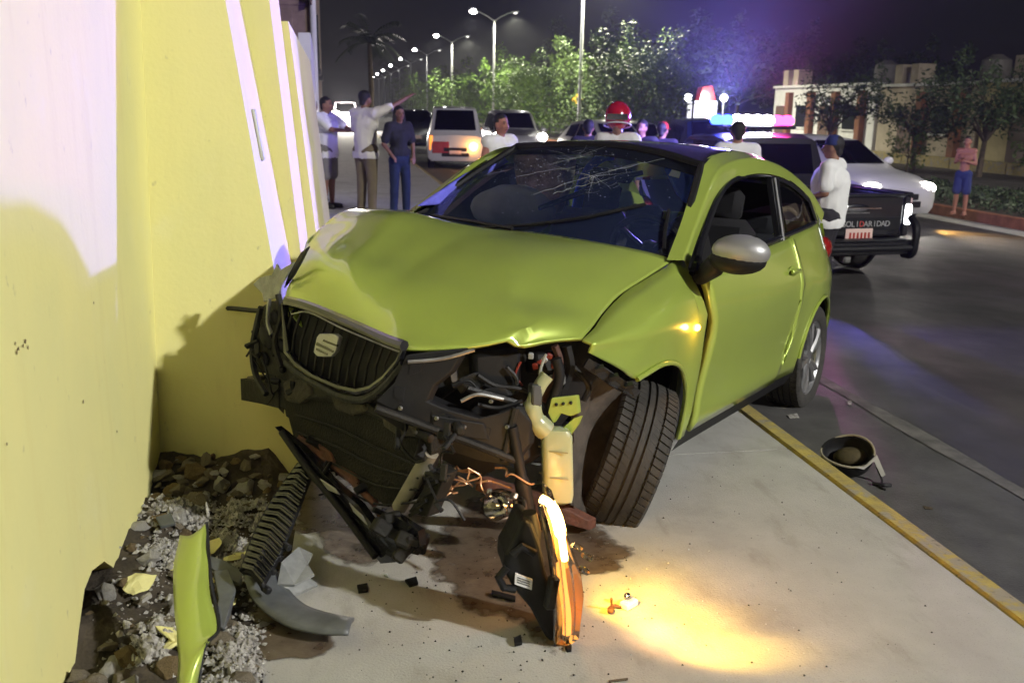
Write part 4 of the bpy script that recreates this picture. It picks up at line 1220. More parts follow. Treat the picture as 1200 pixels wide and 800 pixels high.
# grey front crossmember running to the right
cm = plate('crossmember', [[0.808, 0.392, 0.651], [0.754, 0.446, 0.663], [0.682, 0.518, 0.676], [0.71, 0.49, 0.601], [0.746, 0.454, 0.557], [0.759, 0.441, 0.509], [0.713, 0.487, 0.483], [0.644, 0.556, 0.457], [0.595, 0.605, 0.474], [0.558, 0.642, 0.496], [0.524, 0.676, 0.447], [0.524, 0.676, 0.375], [0.549, 0.651, 0.324], [0.62, 0.58, 0.353], [0.718, 0.482, 0.407], [0.813, 0.387, 0.466], [0.869, 0.331, 0.507], [0.831, 0.369, 0.566]], 'black', .03)
for poly in [[[0.831, 0.373, 0.556], [0.81, 0.394, 0.549], [0.813, 0.391, 0.509], [0.833, 0.371, 0.522]], [[0.749, 0.455, 0.478], [0.715, 0.489, 0.468], [0.717, 0.487, 0.43], [0.749, 0.455, 0.438]], [[0.799, 0.405, 0.631], [0.766, 0.438, 0.642], [0.779, 0.425, 0.6], [0.804, 0.4, 0.588]], [[0.707, 0.497, 0.462], [0.654, 0.55, 0.446], [0.644, 0.56, 0.403], [0.698, 0.506, 0.416]], [[0.634, 0.57, 0.43], [0.618, 0.586, 0.425], [0.619, 0.585, 0.403], [0.635, 0.569, 0.408]]]:
    MB().prism(poly, BK * .012).build('hole', M['black'], cm, smooth=False)
MB().tube(crom([[0.873, 0.337, 0.488], [0.762, 0.448, 0.431], [0.646, 0.564, 0.371], [0.555, 0.655, 0.321]], 4), .013, 8).build('lower_lip', M['black_dusty'], cm)
MB().tube(crom([[0.809, 0.401, 0.631], [0.733, 0.477, 0.644], [0.667, 0.543, 0.673]], 4), .006, 6).build('cable', M['steel'], cm)
for a in [[0.74, 0.47, 0.458], [0.678, 0.532, 0.431], [0.582, 0.628, 0.432], [0.616, 0.584, 0.511], [0.819, 0.391, 0.489]]:
    MB().lathe([(.001, .007), (.006, .007), (.007, 0), (.001, 0)], 8, Matrix.Translation(a) @ Matrix.Rotation(math.pi / 2, 4, 'Y')).build('bolt', M['steel'], cm)
plate('lamp_pocket', [[0.753, 0.455, 0.468], [0.637, 0.571, 0.442], [0.623, 0.585, 0.387], [0.684, 0.524, 0.398], [0.746, 0.462, 0.425]], 'black', .06)
mt = MB().box([0.697, 0.518, 0.432], (.03, .10, .035), (0, 0, -.8), bev=.008); mt.build('lamp_motor', M['black_dusty'], car)

plate('bumper_carrier', [[0.842, 0.308, 0.52], [0.779, 0.371, 0.521], [0.691, 0.459, 0.469], [0.593, 0.557, 0.409], [0.497, 0.653, 0.387], [0.49, 0.66, 0.319], [0.52, 0.63, 0.285], [0.608, 0.542, 0.308], [0.706, 0.444, 0.353], [0.791, 0.359, 0.413], [0.836, 0.314, 0.456]], 'black', .09)
plate('carrier_lip', [[0.564, -0.324, 0.467], [0.608, -0.147, 0.446], [0.649, 0.016, 0.438], [0.691, 0.185, 0.463], [0.723, 0.312, 0.53], [0.73, 0.34, 0.497], [0.706, 0.242, 0.419], [0.662, 0.068, 0.397], [0.609, -0.145, 0.398], [0.567, -0.31, 0.419]], 'black', .07)
# headlamp cavity: back wall, battery, fuses, loom
plate('inner_panel', [[0.618, 0.222, 0.647], [0.165, 0.675, 0.679], [0.135, 0.705, 0.545], [0.252, 0.588, 0.301], [0.417, 0.423, 0.18], [0.587, 0.253, 0.301]], 'black', .02)
plate('inner_wing', [[0.639, 0.341, 0.661], [0.53, 0.45, 0.671], [0.556, 0.424, 0.529], [0.609, 0.371, 0.472], [0.646, 0.334, 0.527]], 'black_dusty', .03)
plate('rusty_panel', [[0.609, 0.401, 0.639], [0.535, 0.475, 0.653], [0.543, 0.467, 0.563], [0.572, 0.438, 0.5], [0.597, 0.413, 0.545]], mat('torn_inner', (.05, .035, .028), .8, col2=(.12, .11, .10), vscale=16), .015)
bx = MB(); bx.box([0.476, 0.484, 0.579], (.16, .17, .15), (0, .1, -.7), bev=.015)
bx.build('battery_box', M['black'], car)
fz = MB(); fz.box([0.365, 0.615, 0.608], (.09, .10, .07), (.2, .1, -.6), bev=.008)
fo = fz.build('fuse_block', M['black'], car)
for k in range(7):
    p = [[0.439, 0.611, 0.637], [0.427, 0.623, 0.603], [0.416, 0.634, 0.615], [0.406, 0.644, 0.626], [0.395, 0.655, 0.638], [0.382, 0.668, 0.605], [0.372, 0.678, 0.616]][k]
    MB().box(p, (.014, .018, .02), (.3 * k, .2, .5), bev=.003).build('fuse', M['red_wire'] if k % 3 else M['blue_wire'], fo, smooth=False)
cn = MB(); cn.box([0.493, 0.667, 0.528], (.035, .05, .07), (.1, 0, -.7), bev=.006)
cn.build('connector', mat('connector', (.06, .065, .07), .5), car)
loom = [
 ([[0.471, 0.669, 0.545], [0.471, 0.669, 0.608], [0.461, 0.679, 0.655]], .005, 'blue_wire'), ([[0.489, 0.671, 0.49], [0.5, 0.66, 0.462], [0.523, 0.637, 0.45], [0.533, 0.627, 0.422]], .006, 'red_wire'),
 ([[0.602, 0.518, 0.58], [0.561, 0.559, 0.548], [0.51, 0.61, 0.54], [0.477, 0.643, 0.521]], .008, 'black'), ([[0.641, 0.509, 0.543], [0.594, 0.556, 0.525], [0.539, 0.611, 0.504], [0.506, 0.644, 0.487]], .010, 'grey_plastic'),
 ([[0.672, 0.508, 0.507], [0.635, 0.545, 0.529], [0.577, 0.603, 0.514]], .006, 'steel'), ([[0.391, 0.669, 0.673], [0.376, 0.684, 0.618], [0.388, 0.672, 0.547], [0.41, 0.65, 0.489]], .014, 'rust'),
 ([[0.337, 0.683, 0.669], [0.324, 0.696, 0.599], [0.337, 0.683, 0.527]], .018, 'black'), ([[0.622, 0.538, 0.493], [0.575, 0.585, 0.483], [0.521, 0.639, 0.506]], .007, 'black'),
 ([[0.303, 0.697, 0.596], [0.262, 0.738, 0.533], [0.271, 0.729, 0.481]], .010, 'black_dusty'), ([[0.646, 0.454, 0.542], [0.612, 0.488, 0.56], [0.588, 0.512, 0.535]], .009, 'black'),
 ([[0.525, 0.575, 0.606], [0.499, 0.601, 0.565], [0.508, 0.592, 0.517]], .007, 'grey_plastic'), ([[0.481, 0.599, 0.621], [0.491, 0.589, 0.576], [0.473, 0.607, 0.543]], .004, 'red_wire')]
for pts, r, m in loom:
    MB().tube(crom(pts, 5), r, 6).build('hose' if r > .008 else 'wire', M[m], car)
for poly, m in (([[0.641, 0.469, 0.566], [0.604, 0.506, 0.589], [0.583, 0.527, 0.551], [0.608, 0.502, 0.517]], 'grey_plastic'), ([[0.594, 0.536, 0.538], [0.548, 0.582, 0.55], [0.531, 0.599, 0.517], [0.577, 0.553, 0.499]], 'black'), ([[0.396, 0.654, 0.573], [0.364, 0.686, 0.585], [0.353, 0.697, 0.546], [0.381, 0.669, 0.528]], 'steel'), ([[0.485, 0.535, 0.65], [0.442, 0.578, 0.657], [0.436, 0.584, 0.612], [0.475, 0.545, 0.6]], 'black_dusty')):
    plate('bracket', poly, m, .02)
# black vertical hose and drooping boot
MB().tube(crom([[0.572, 0.638, 0.432], [0.557, 0.653, 0.349], [0.54, 0.67, 0.251], [0.523, 0.687, 0.157], [0.513, 0.697, 0.117]], 5), [.018] * 10 + [.026] * 11, 10).build('hose', M['black'], car)
MB().tube(crom([[0.561, 0.639, 0.49], [0.572, 0.628, 0.402], [0.58, 0.62, 0.319]], 5), .012, 8).build('hose', M['black_dusty'], car)

# washer bottle
jug = MB()
jt = [[0.438, 0.722, 0.423], [0.42, 0.74, 0.166]]
a = Vector(jt[0]); c = Vector(jt[1])
def rbox(b, p0, p1, w, d, n=16):
    t = (p1 - p0).normalized(); sdd = Vector((-.62, .78, 0)); fr_ = Vector((.78, .62, 0))
    rings = []
    prof = [(0, .3), (.03, .82), (.09, 1), (.85, 1.0), (.95, .9), (1, .4)]
    vs = []
    for tt, k in prof:
        cc = p0.lerp(p1, tt)
        for q_ in range(n):
            an = 2 * math.pi * q_ / n
            ca, sa = math.cos(an), math.sin(an)
            e = .45
            vs.append(cc + sdd * w * k * math.copysign(abs(ca) ** e, ca) + fr_ * d * k * math.copysign(abs(sa) ** e, sa))
    m_ = len(prof)
    fs = [(i * n + j, i * n + (j + 1) % n, i * n + n + (j + 1) % n, i * n + n + j) for i in range(m_ - 1) for j in range(n)]
    fs += [tuple(range(n))[::-1], tuple((m_ - 1) * n + j for j in range(n))]
    b.add(vs, fs)
rbox(jug, a, c, .050, .036)
for tt in (.28, .62):
    pc_ = a.lerp(c, tt)
    MB().tube([pc_ + Vector((.02 - .0, -.055, 0)), pc_ + Vector((.045, .0, 0)), pc_ + Vector((.02, .052, .0))], .0025, 5).build('bottle_seam', mat('seam', (.24, .25, .15), .4), car)
nk = [[0.461, 0.699, 0.409], [0.487, 0.673, 0.445], [0.497, 0.663, 0.495], [0.483, 0.677, 0.556], [0.467, 0.693, 0.59]]
jug.tube(crom(nk, 5), [.034] * 5 + [.030] * 6 + [.022] * 10, 12)
jo = jug.build('washer_bottle', M['jug'], car)
MB().tube(crom([[0.431, 0.689, 0.477], [0.421, 0.699, 0.522], [0.413, 0.707, 0.584], [0.424, 0.696, 0.64]], 4), .017, 10).build('filler_pipe', M['black'], car)
# lime bracket hanging by the bottle
lb = plate('lime_bracket', [[0.448, 0.702, 0.516], [0.389, 0.761, 0.526], [0.381, 0.769, 0.467], [0.401, 0.749, 0.455], [0.426, 0.724, 0.466], [0.44, 0.71, 0.432], [0.454, 0.696, 0.466]], 'lime_in', .018)
plate('bracket_arm', [[0.419, 0.731, 0.415], [0.392, 0.758, 0.45], [0.375, 0.775, 0.458], [0.383, 0.767, 0.427], [0.405, 0.745, 0.381]], 'lime_in', .018, lb)
for p in [[0.423, 0.733, 0.498], [0.405, 0.751, 0.501], [0.439, 0.717, 0.495]]: MB().ball(p, (.006, .006, .006), 8).build('hole', M['black'], lb)

# crumpled wheel-arch liner in front of the tyre
LG = [[[0.132, 0.668, 0.581], [0.0, 0.68, 0.534], [-0.197, 0.697, 0.458]], [[0.118, 0.622, 0.405], [-0.064, 0.624, 0.342], [-0.244, 0.664, 0.283]], [[0.147, 0.633, 0.226], [-0.025, 0.625, 0.16], [-0.185, 0.645, 0.086]], [[0.196, 0.664, 0.088], [0.056, 0.644, 0.007], [-0.056, 0.636, -0.059]]]
LS = crumple(surf(LG, 8, 8), .014, 14)
solid(MB().grid(LS).build('wheel_liner', M['liner'], car), .004)
plate('liner_flap', [[0.027, 0.693, 0.089], [-0.03, 0.69, 0.264], [-0.04, 0.7, 0.251], [0.016, 0.704, 0.05]], mat('liner_edge', (.22, .18, .14), .7), .006)
plate('suspension_arm', [[0.393, 0.407, 0.17], [0.215, 0.585, 0.09], [0.098, 0.702, 0.007], [0.096, 0.704, -0.031], [0.234, 0.566, 0.03], [0.399, 0.401, 0.127]], 'rust', .05)

# loose lower trim swinging out towards the camera
tr = [[0.628, -0.329, 0.253], [0.642, -0.271, 0.242], [0.671, -0.157, 0.172], [0.724, 0.055, 0.074], [0.773, 0.25, -0.004], [0.789, 0.315, -0.039], [0.814, 0.416, 0.003], [0.835, 0.5, 0.082], [0.832, 0.488, 0.127], [0.803, 0.372, 0.139], [0.78, 0.282, 0.064], [0.757, 0.187, 0.115], [0.713, 0.011, 0.157], [0.67, -0.16, 0.22]]
lt = plate('lower_trim', tr, 'black_gloss', .03)
MB().tube(crom([[0.659, -0.263, 0.254], [0.701, -0.095, 0.167], [0.753, 0.112, 0.078], [0.801, 0.303, -0.016]], 4), .012, 8).build('trim_edge', M['black'], lt)
plate('trim_patch', [[0.726, -0.016, 0.154], [0.749, 0.075, 0.145], [0.756, 0.105, 0.13], [0.739, 0.036, 0.127]], 'silver', .006, lt)
plate('trim_patch', [[0.768, 0.153, 0.121], [0.787, 0.229, 0.099], [0.794, 0.258, 0.074], [0.776, 0.183, 0.096]], 'silver', .006, lt)
cr_ = MB()
for k in range(9):
    p = Vector([0.812, 0.39, 0.079]) + Vector((rr.uniform(-.05, .03), rr.uniform(-.07, .07), rr.uniform(-.035, .045)))
    cr_.box(p, (rr.uniform(.03, .07), rr.uniform(.04, .09), rr.uniform(.02, .05)), (rr.uniform(-1, 1), rr.uniform(-1, 1), rr.uniform(-1, 1)), bev=.006)
cr_.build('crushed_duct', M['black_dusty'], lt, smooth=False)
for pts in ([[0.591, -0.238, 0.226], [0.629, -0.085, 0.19], [0.667, 0.069, 0.159], [0.704, 0.214, 0.113]], [[0.575, -0.221, 0.265], [0.629, -0.006, 0.195], [0.678, 0.19, 0.154], [0.712, 0.327, 0.125]]):
    MB().tube(crom(pts, 4), .014, 6).build('rusty_brace', M['rust'], car)
for poly in ([[0.631, -0.117, 0.234], [0.649, -0.043, 0.222], [0.657, -0.011, 0.194], [0.639, -0.083, 0.187]], [[0.665, 0.019, 0.19], [0.687, 0.108, 0.185], [0.692, 0.129, 0.161], [0.673, 0.052, 0.151]], [[0.717, 0.227, 0.085], [0.73, 0.28, 0.107], [0.733, 0.29, 0.082], [0.722, 0.247, 0.062]]):
    plate('red_trim', poly, 'rust', .012)

# exposed loom lit by the lamp: looping copper wires
for k in range(9):
    base = [[0.698, 0.462, 0.289], [0.682, 0.478, 0.275], [0.666, 0.494, 0.261], [0.65, 0.51, 0.247], [0.636, 0.524, 0.288], [0.62, 0.54, 0.274], [0.604, 0.556, 0.26], [0.588, 0.572, 0.246], [0.574, 0.586, 0.288]][k]
    pts = [Vector(base)]
    for q_ in range(5):
        pts.append(pts[-1] + Vector((rr.uniform(-.03, .03), rr.uniform(-.045, .05), rr.uniform(-.035, .018))))
    MB().tube(crom(pts, 4), .0032, 5).build('wire', M['orange_wire'], car)
# fog lamp dangling in its clear housing
fg = Vector([0.606, 0.634, 0.183])
fo = MB().ball(fg, (.052, .06, .055), 18, rot=(0, .2, .6)).build('fog_lamp', M['lens_clear'], car)
MB().lathe([(.006, -.03), (.022, -.02), (.038, .0), (.045, .025)], 20, Matrix.Translation(fg) @ Matrix.Rotation(rad(80), 4, 'Y')).build('reflector', M['chrome'], fo)
for k in range(6):
    p = fg + Vector((rr.uniform(-.05, .03), rr.uniform(-.06, .06), rr.uniform(-.05, .06)))
    MB().box(p, (.02, .03, .014), (rr.random() * 2, rr.random() * 2, 0), bev=.003).build('lamp_clip', M['steel'] if k % 2 else M['blue_wire'], fo, smooth=False)
MB().tube(crom([fg + Vector((-.02, .04, .03)), fg + Vector((-.01, .08, .03)), fg + Vector((.0, .09, -.02)), fg + Vector((.02, .08, -.07))], 4), .007, 6).build('wire', M['black'], fo)

# amber side repeater, lit
sm = [-0.424, 0.84, 0.678]
sy = S(sm[0], sm[2])
mk = MB().ball((sm[0], sy + .004, sm[2]), (.024, .010, .014), 14).build('side_repeater', M['amber_on'], car)
lamp('repeater_light', 'POINT', (sm[0] + .02, sy + .05, sm[2]), .8, (1, .45, .08), car, .02)

# ---------------------------------------------------------------- headlight unit hanging loose, its bulb still lit
hl = thing('headlight_unit', 'broken black headlight unit with its amber lamp glowing, standing in the wet stain', 'headlight', [0.582, 2.334, 0.0])
hb = Vector([0.582, 2.334, 0.0])
YH = hb.y
def HP(px, py, off=0): pass
body = [[0.484, 2.354, 0.392], [0.513, 2.354, 0.38], [0.539, 2.354, 0.306], [0.556, 2.354, 0.226], [0.583, 2.354, 0.143], [0.601, 2.354, 0.038], [0.587, 2.354, -0.01], [0.561, 2.354, 0.015], [0.514, 2.354, 0.112], [0.463, 2.354, 0.18], [0.433, 2.354, 0.241], [0.437, 2.354, 0.287], [0.456, 2.354, 0.322], [0.47, 2.354, 0.357]]
b = MB().prism([Vector(p) - hb for p in body], (0, .13, .0))
o = b.build('housing', M['black'], hl, smooth=False)
k_ = o.modifiers.new('bevel', 'BEVEL'); k_.width = .014; k_.segments = 3
lens = [[0.528, 2.324, 0.474], [0.557, 2.324, 0.487], [0.582, 2.324, 0.42], [0.615, 2.324, 0.325], [0.647, 2.324, 0.239], [0.66, 2.324, 0.153], [0.65, 2.324, 0.024], [0.62, 2.324, 0.003], [0.585, 2.324, 0.014], [0.582, 2.324, 0.107], [0.569, 2.324, 0.214], [0.551, 2.324, 0.32], [0.535, 2.324, 0.398]]
b = MB()
P = [Vector(p) - hb for p in lens]
n = len(P)
cen = sum(P, Vector()) / n + Vector((.02, -.05, 0))
ringm = [p.lerp(cen, .35) + Vector((.004, -.028, 0)) for p in P]
ringb = [p + Vector((-.012, .06, 0)) for p in P]
vs = ringb + P + ringm + [cen]
fs = [(r * n + i, r * n + (i + 1) % n, (r + 1) * n + (i + 1) % n, (r + 1) * n + i) for r in range(2) for i in range(n)] + [(2 * n + i, 2 * n + (i + 1) % n, 3 * n) for i in range(n)]
b.add(vs, fs)
M['lens_amber'] = mat('lens_amber', (.85, .55, .30), .12, trans=.0, emit=(1, .42, .06), estr=.55)
M['lens_amber'] = glass_mat('lens_amber', (1, .80, .55), .08, .10)
b.build('lens', M['lens_clear'], hl)
# strip of the indicator inside the unit, glowing
gl = [[0.534, 2.346, 0.454], [0.558, 2.346, 0.437], [0.579, 2.346, 0.395], [0.595, 2.346, 0.332], [0.607, 2.346, 0.263]]
MB().tube(crom([Vector(p) - hb for p in gl], 5), [.012] * 7 + [.017] * 8 + [.010] * 6, 10).build('indicator_lamp', M['orange_on'], hl)
g2 = [[0.595, 2.354, 0.249], [0.607, 2.354, 0.168], [0.62, 2.354, 0.086], [0.622, 2.354, 0.025]]
M['amber_soft'] = emit_mat('amber_glow', (1, .40, .07), 2.6)
MB().tube(crom([Vector(p) - hb for p in g2], 5), .013, 8).build('indicator_strip', M['amber_soft'], hl)
def refl(pts, m, name='reflector'):
    return MB().prism([Vector(p) - hb for p in pts], (0, .012, 0)).build(name, m, hl, smooth=False)
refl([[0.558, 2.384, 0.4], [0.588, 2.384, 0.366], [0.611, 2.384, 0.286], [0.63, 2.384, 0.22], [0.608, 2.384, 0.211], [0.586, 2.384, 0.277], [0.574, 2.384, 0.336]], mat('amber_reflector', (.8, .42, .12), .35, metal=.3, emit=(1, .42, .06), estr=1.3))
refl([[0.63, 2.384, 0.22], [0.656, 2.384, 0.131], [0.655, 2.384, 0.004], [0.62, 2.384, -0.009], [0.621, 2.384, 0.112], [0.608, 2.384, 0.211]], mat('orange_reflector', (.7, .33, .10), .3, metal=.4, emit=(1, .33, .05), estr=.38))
refl([[0.581, 2.379, 0.227], [0.604, 2.379, 0.203], [0.615, 2.379, 0.11], [0.613, 2.379, -0.0], [0.593, 2.379, -0.004], [0.584, 2.379, 0.113]], mat('clear_reflector', (.62, .60, .55), .22, metal=.6))
for pts in ([[0.573, 2.339, 0.383], [0.591, 2.339, 0.257], [0.607, 2.339, 0.133], [0.614, 2.339, 0.008]], [[0.598, 2.334, 0.311], [0.626, 2.334, 0.215], [0.637, 2.334, 0.107], [0.635, 2.334, 0.009]], [[0.533, 2.324, 0.458], [0.565, 2.324, 0.344], [0.577, 2.324, 0.187], [0.579, 2.324, 0.02]]):
    MB().tube(crom([Vector(p) - hb for p in pts], 4), .003, 5).build('lens_ridge', M['lens_clear'], hl)
MB().tube(crom([Vector(p) - hb for p in [[0.528, 2.339, 0.437], [0.552, 2.339, 0.328], [0.573, 2.339, 0.2], [0.581, 2.339, 0.098], [0.584, 2.339, -0.0]]], 5), .006, 6).build('lens_rim', M['black_gloss'], hl)
for a in [[0.637, 2.334, 0.308], [0.668, 2.334, 0.275], [0.66, 2.334, 0.233]]:
    MB().box(Vector(a) - hb, (.035, .02, .016), (0, .6, .2), bev=.004).build('lens_shard', M['lens_clear'], hl, smooth=False)
lab = [[0.466, 2.346, 0.232], [0.515, 2.346, 0.209], [0.513, 2.346, 0.178], [0.464, 2.346, 0.2]]
lo = MB().prism([Vector(p) - hb for p in lab], (0, .012, 0)).build('label', M['white_paint'], hl, smooth=False)
for k in range(3):
    u0 = .25 + .22 * k
    p = [(Vector(lab[0]).lerp(Vector(lab[3]), u0)).lerp(Vector(lab[1]).lerp(Vector(lab[2]), u0), t) - hb + Vector((0, -.0015, 0)) for t in (.12, .85)]
    MB().tube(p, .0012, 4).build('print_line', M['black'], lo)
rk = [[0.497, 2.329, 0.423], [0.511, 2.329, 0.447], [0.53, 2.329, 0.446]]
MB().tube([[0.506, 2.394, 0.378], [0.512, 2.394, 0.336], [0.518, 2.394, 0.288]] and [Vector(p) - hb for p in [[0.511, 2.394, 0.393], [0.517, 2.394, 0.335], [0.509, 2.394, 0.275]]], [.022, .03, .034], 12).build('bulb_boot', M['black'], hl)
for pts in ([[0.443, 2.354, 0.25], [0.419, 2.354, 0.221], [0.434, 2.354, 0.188], [0.468, 2.354, 0.18]], [[0.455, 2.344, 0.291], [0.483, 2.344, 0.315], [0.518, 2.344, 0.292]]):
    MB().tube([Vector(p) - hb for p in pts], .012, 8).build('housing_rib', M['black'], hl)
MB().box(Vector([0.568, 2.334, 0.172]) - hb, (.03, .03, .10), (0, .15, .2), bev=.006).build('adjuster', M['grey_plastic'], hl, smooth=False)
_lp = Vector([0.623, 2.364, 0.373]) - hb
lamp('bulb_light', 'POINT', _lp, 2.4, (1, .55, .16), hl, .025)
_lp2 = Vector([0.677, 2.294, 0.153]) - hb
_q0 = Vector([0.898, 2.564, 0.0]) - hb; _q1 = Vector([1.071, 2.2, 0.0]) - hb
for t_, e_, sz in ((-.12, 34, 46), (.18, 26, 44), (.52, 46, 34), (.9, 62, 30)):
    lamp('beam_light', 'SPOT', _lp2 + Vector((0, 0, .09)), e_, (1, .58, .035), hl, .02, _q0.lerp(_q1, t_), sz, 1.0)
lamp('beam_light', 'SPOT', _lp2 + Vector((.0, 0, .07)), 30, (1, .52, .20), hl, .03, Vector([1.293, 2.45, 0.0]) - hb, 90, 1.0)
lamp('beam_light', 'SPOT', Vector([0.527, 2.494, 0.358]) - hb, .12, (1, .74, .48), hl, .02, Vector([0.424, 2.784, 0.283]) - hb, 120, .6)
lamp('wheel_glow', 'POINT', Vector([0.682, 2.554, 0.321]) - hb, 1.8, (1, .36, .08), hl, .03)
# ---------------------------------------------------------------- other vehicles
M['car_white'] = mat('car_white', (.62, .62, .63), .3, coat=.6, var=.08, vscale=2)
M['car_silver'] = mat('car_silver', (.40, .40, .43), .3, metal=.5, coat=.6)
M['car_dark'] = mat('car_dark', (.012, .013, .02), .22, coat=.8)
M['car_black'] = mat('car_black', (.014, .014, .017), .28, coat=.7, var=.3, vscale=6)
M['car_blue'] = mat('car_blue', (.02, .03, .12), .25, coat=.8)
M['car_red'] = mat('car_red', (.35, .03, .02), .3, coat=.6)
M['tail_red'] = mat('tail_red', (.3, .01, .01), .2, coat=1)
M['plate'] = mat('plate_pink', (.75, .55, .50), .5)
M['head_off'] = mat('head_off', (.6, .62, .64), .12, coat=1)

def loft_body(b, st):
    rings = []
    for (x, w, zb, zs, zt, wt) in st:
        half = [(0, zb), (w * .86, zb), (w * .97, zb + .10), (w, lerp(zb, zs, .55)), (w * .985, lerp(zb, zs, .86)), (w * .95, zs), (wt, zt - .03), (wt * .9, zt), (0, zt + .025)]
        ring = [(x, y, z) for y, z in half] + [(x, -y, z) for y, z in half[-2:0:-1]]
        rings.append(ring)
    n = len(rings[0])
    vs = [v for r in rings for v in r]
    fs = [(i * n + j, i * n + (j + 1) % n, (i + 1) * n + (j + 1) % n, (i + 1) * n + j) for i in range(len(rings) - 1) for j in range(n)]
    fs += [tuple(range(n))[::-1], tuple((len(rings) - 1) * n + j for j in range(n))]
    b.add(vs, fs)

def add_wheel(parent, x, y, r, w=.2):
    Mx = Matrix.Translation((x, y, r)) @ Matrix.Rotation(-math.pi / 2 * (1 if y > 0 else -1), 4, 'X')
    t = MB().lathe([(r * .66, -w / 2), (r * .93, -w / 2), (r, -w * .36), (r, w * .36), (r * .93, w / 2), (r * .66, w / 2), (r * .62, w * .3)], 28, Mx).build('wheel', M['rubber'], parent)
    m = MB()
    m.lathe([(.001, w * .33), (r * .14, w * .36), (r * .16, w * .25), (r * .66, w * .22), (r * .66, -w * .2)], 28, Mx)
    for k in range(6):
        a = k * math.pi / 3
        m.tube([Mx @ Vector((r * .12 * math.cos(a), r * .12 * math.sin(a), w * .32)), Mx @ Vector((r * .64 * math.cos(a), r * .64 * math.sin(a), w * .36))], r * .075, 5)
    m.build('rim', M['alu'], t)

def vehicle(name, label, cat, x, y, rz, st, m, wheels, glass, scr, back, heads=None, tails=None, head_m='head_off', sc=1.0, mirror=None, r=.31, extra=None, group=None):
    """st stations front(+x) to rear; glass = station index ranges for side windows; scr, back = station pairs for the screens"""
    t = thing(name, label, cat, (x, y, zr(x)), rz, group)
    t.scale = (sc, sc, sc)
    b = MB(); loft_body(b, st)
    b.build('body', m, t, ang=35)
    def P(i, s, f):
        (xx, w, zb, zs, zt, wt) = st[i]
        return Vector((xx, s * (lerp(w * .95, wt, f) + .012), lerp(zs, zt - .03, f)))
    for (i, j) in glass:
        for s in (1, -1):
            a, bb, c, d = P(i, s, .1), P(j, s, .1), P(j, s, .86), P(i, s, .86)
            e = (bb - a).normalized() * .04
            MB().prism([a + e, bb - e, d.lerp(c, .93) if st[j][4] < st[i][4] else c - e, d + e], (0, -s * .02, 0)).build('side_window', M['glass_dark'] if True else 0, t, smooth=False)
    for nm, pr in (('windscreen', scr), ('rear_window', back)):
        if not pr: continue
        i, j = pr
        (x0, w0, _, zs0, zt0, wt0) = st[i]; (x1, w1, _, zs1, zt1, wt1) = st[j]
        dx, dz = x1 - x0, zt1 - zt0
        nrm = Vector((dz, 0, -dx)).normalized() * (1 if dz > 0 and dx < 0 else -1)
        if nrm.z < 0: nrm = -nrm
        o = nrm * .032
        a = Vector((lerp(x0, x1, .06), wt0 * .86, lerp(zt0, zt1, .06))) + o; d_ = Vector((lerp(x0, x1, .93), wt1 * .86, lerp(zt0, zt1, .93))) + o
        MB().prism([a, (a.x, -a.y, a.z), (d_.x, -d_.y, d_.z), d_], -nrm * .012).build(nm, M['glass_dark'], t, smooth=False)
    for (wx, wy_) in wheels:
        for s in (1, -1):
            MB().lathe([(.001, .0), (r * 1.16, .0), (r * 1.16, -.03)], 24, Matrix.Translation((wx, s * (wy_ + .085), r * 1.02)) @ Matrix.Rotation(-math.pi / 2 * s, 4, 'X')).build('wheel_arch', M['black'], t)
            add_wheel(t, wx, s * wy_, r)
    for hp in (heads or []):
        for s in (1, -1):
            MB().ball((hp[0], s * hp[1], hp[2]), hp[3:6], 14).build('headlight', M[head_m], t)
    for hp in (tails or []):
        for s in (1, -1):
            MB().box((hp[0], s * hp[1], hp[2]), hp[3:6], bev=.02).build('tail_lamp', M['tail_red'], t)
    if mirror:
        for s in (1, -1):
            MB().ball((mirror[0], s * mirror[1], mirror[2]), (.06, .11, .075), 12).build('mirror', m, t)
    # bumper line, grille and plate
    f = st[0]; rr_ = st[-1]
    MB().box((f[0] + .012, 0, lerp(f[2], f[3], .62)), (.03, f[1] * 1.0, .10), bev=.01).build('grille', M['black'], t)
    MB().box((f[0] + .015, 0, lerp(f[2], f[3], .18)), (.03, f[1] * 1.2, .10), bev=.01).build('air_intake', M['black'], t)
    MB().box((f[0] + .02, 0, lerp(f[2], f[3], .36)), (.02, .34, .12), bev=.004).build('number_plate', M['plate'], t, smooth=False)
    MB().box((rr_[0] - .014, 0, lerp(rr_[2], rr_[3], .45)), (.02, .34, .12), bev=.004).build('number_plate', M['plate'], t, smooth=False)
    if extra: extra(t)
    return t
# stations: x, half width, z bottom, z shoulder, z top, half width of top
SEDAN = [(2.12, .60, .32, .60, .62, .50), (2.02, .76, .20, .68, .70, .60), (1.5, .84, .18, .80, .84, .66), (.95, .86, .18, .88, .93, .68), (.25, .86, .18, .92, 1.36, .56), (-.55, .86, .18, .93, 1.42, .57), (-1.15, .86, .18, .94, 1.34, .55), (-1.72, .84, .2, .93, .98, .64), (-2.1, .78, .24, .88, .92, .62), (-2.2, .66, .34, .76, .80, .54)]
HATCH = [(1.95, .58, .32, .60, .62, .48), (1.85, .76, .2, .70, .72, .6), (1.3, .83, .18, .84, .88, .66), (.85, .84, .18, .90, .95, .67), (.2, .84, .18, .94, 1.40, .57), (-.6, .84, .18, .95, 1.46, .58), (-1.35, .83, .18, .96, 1.40, .55), (-1.80, .80, .22, .94, 1.02, .60), (-1.9, .70, .32, .80, .84, .6)]
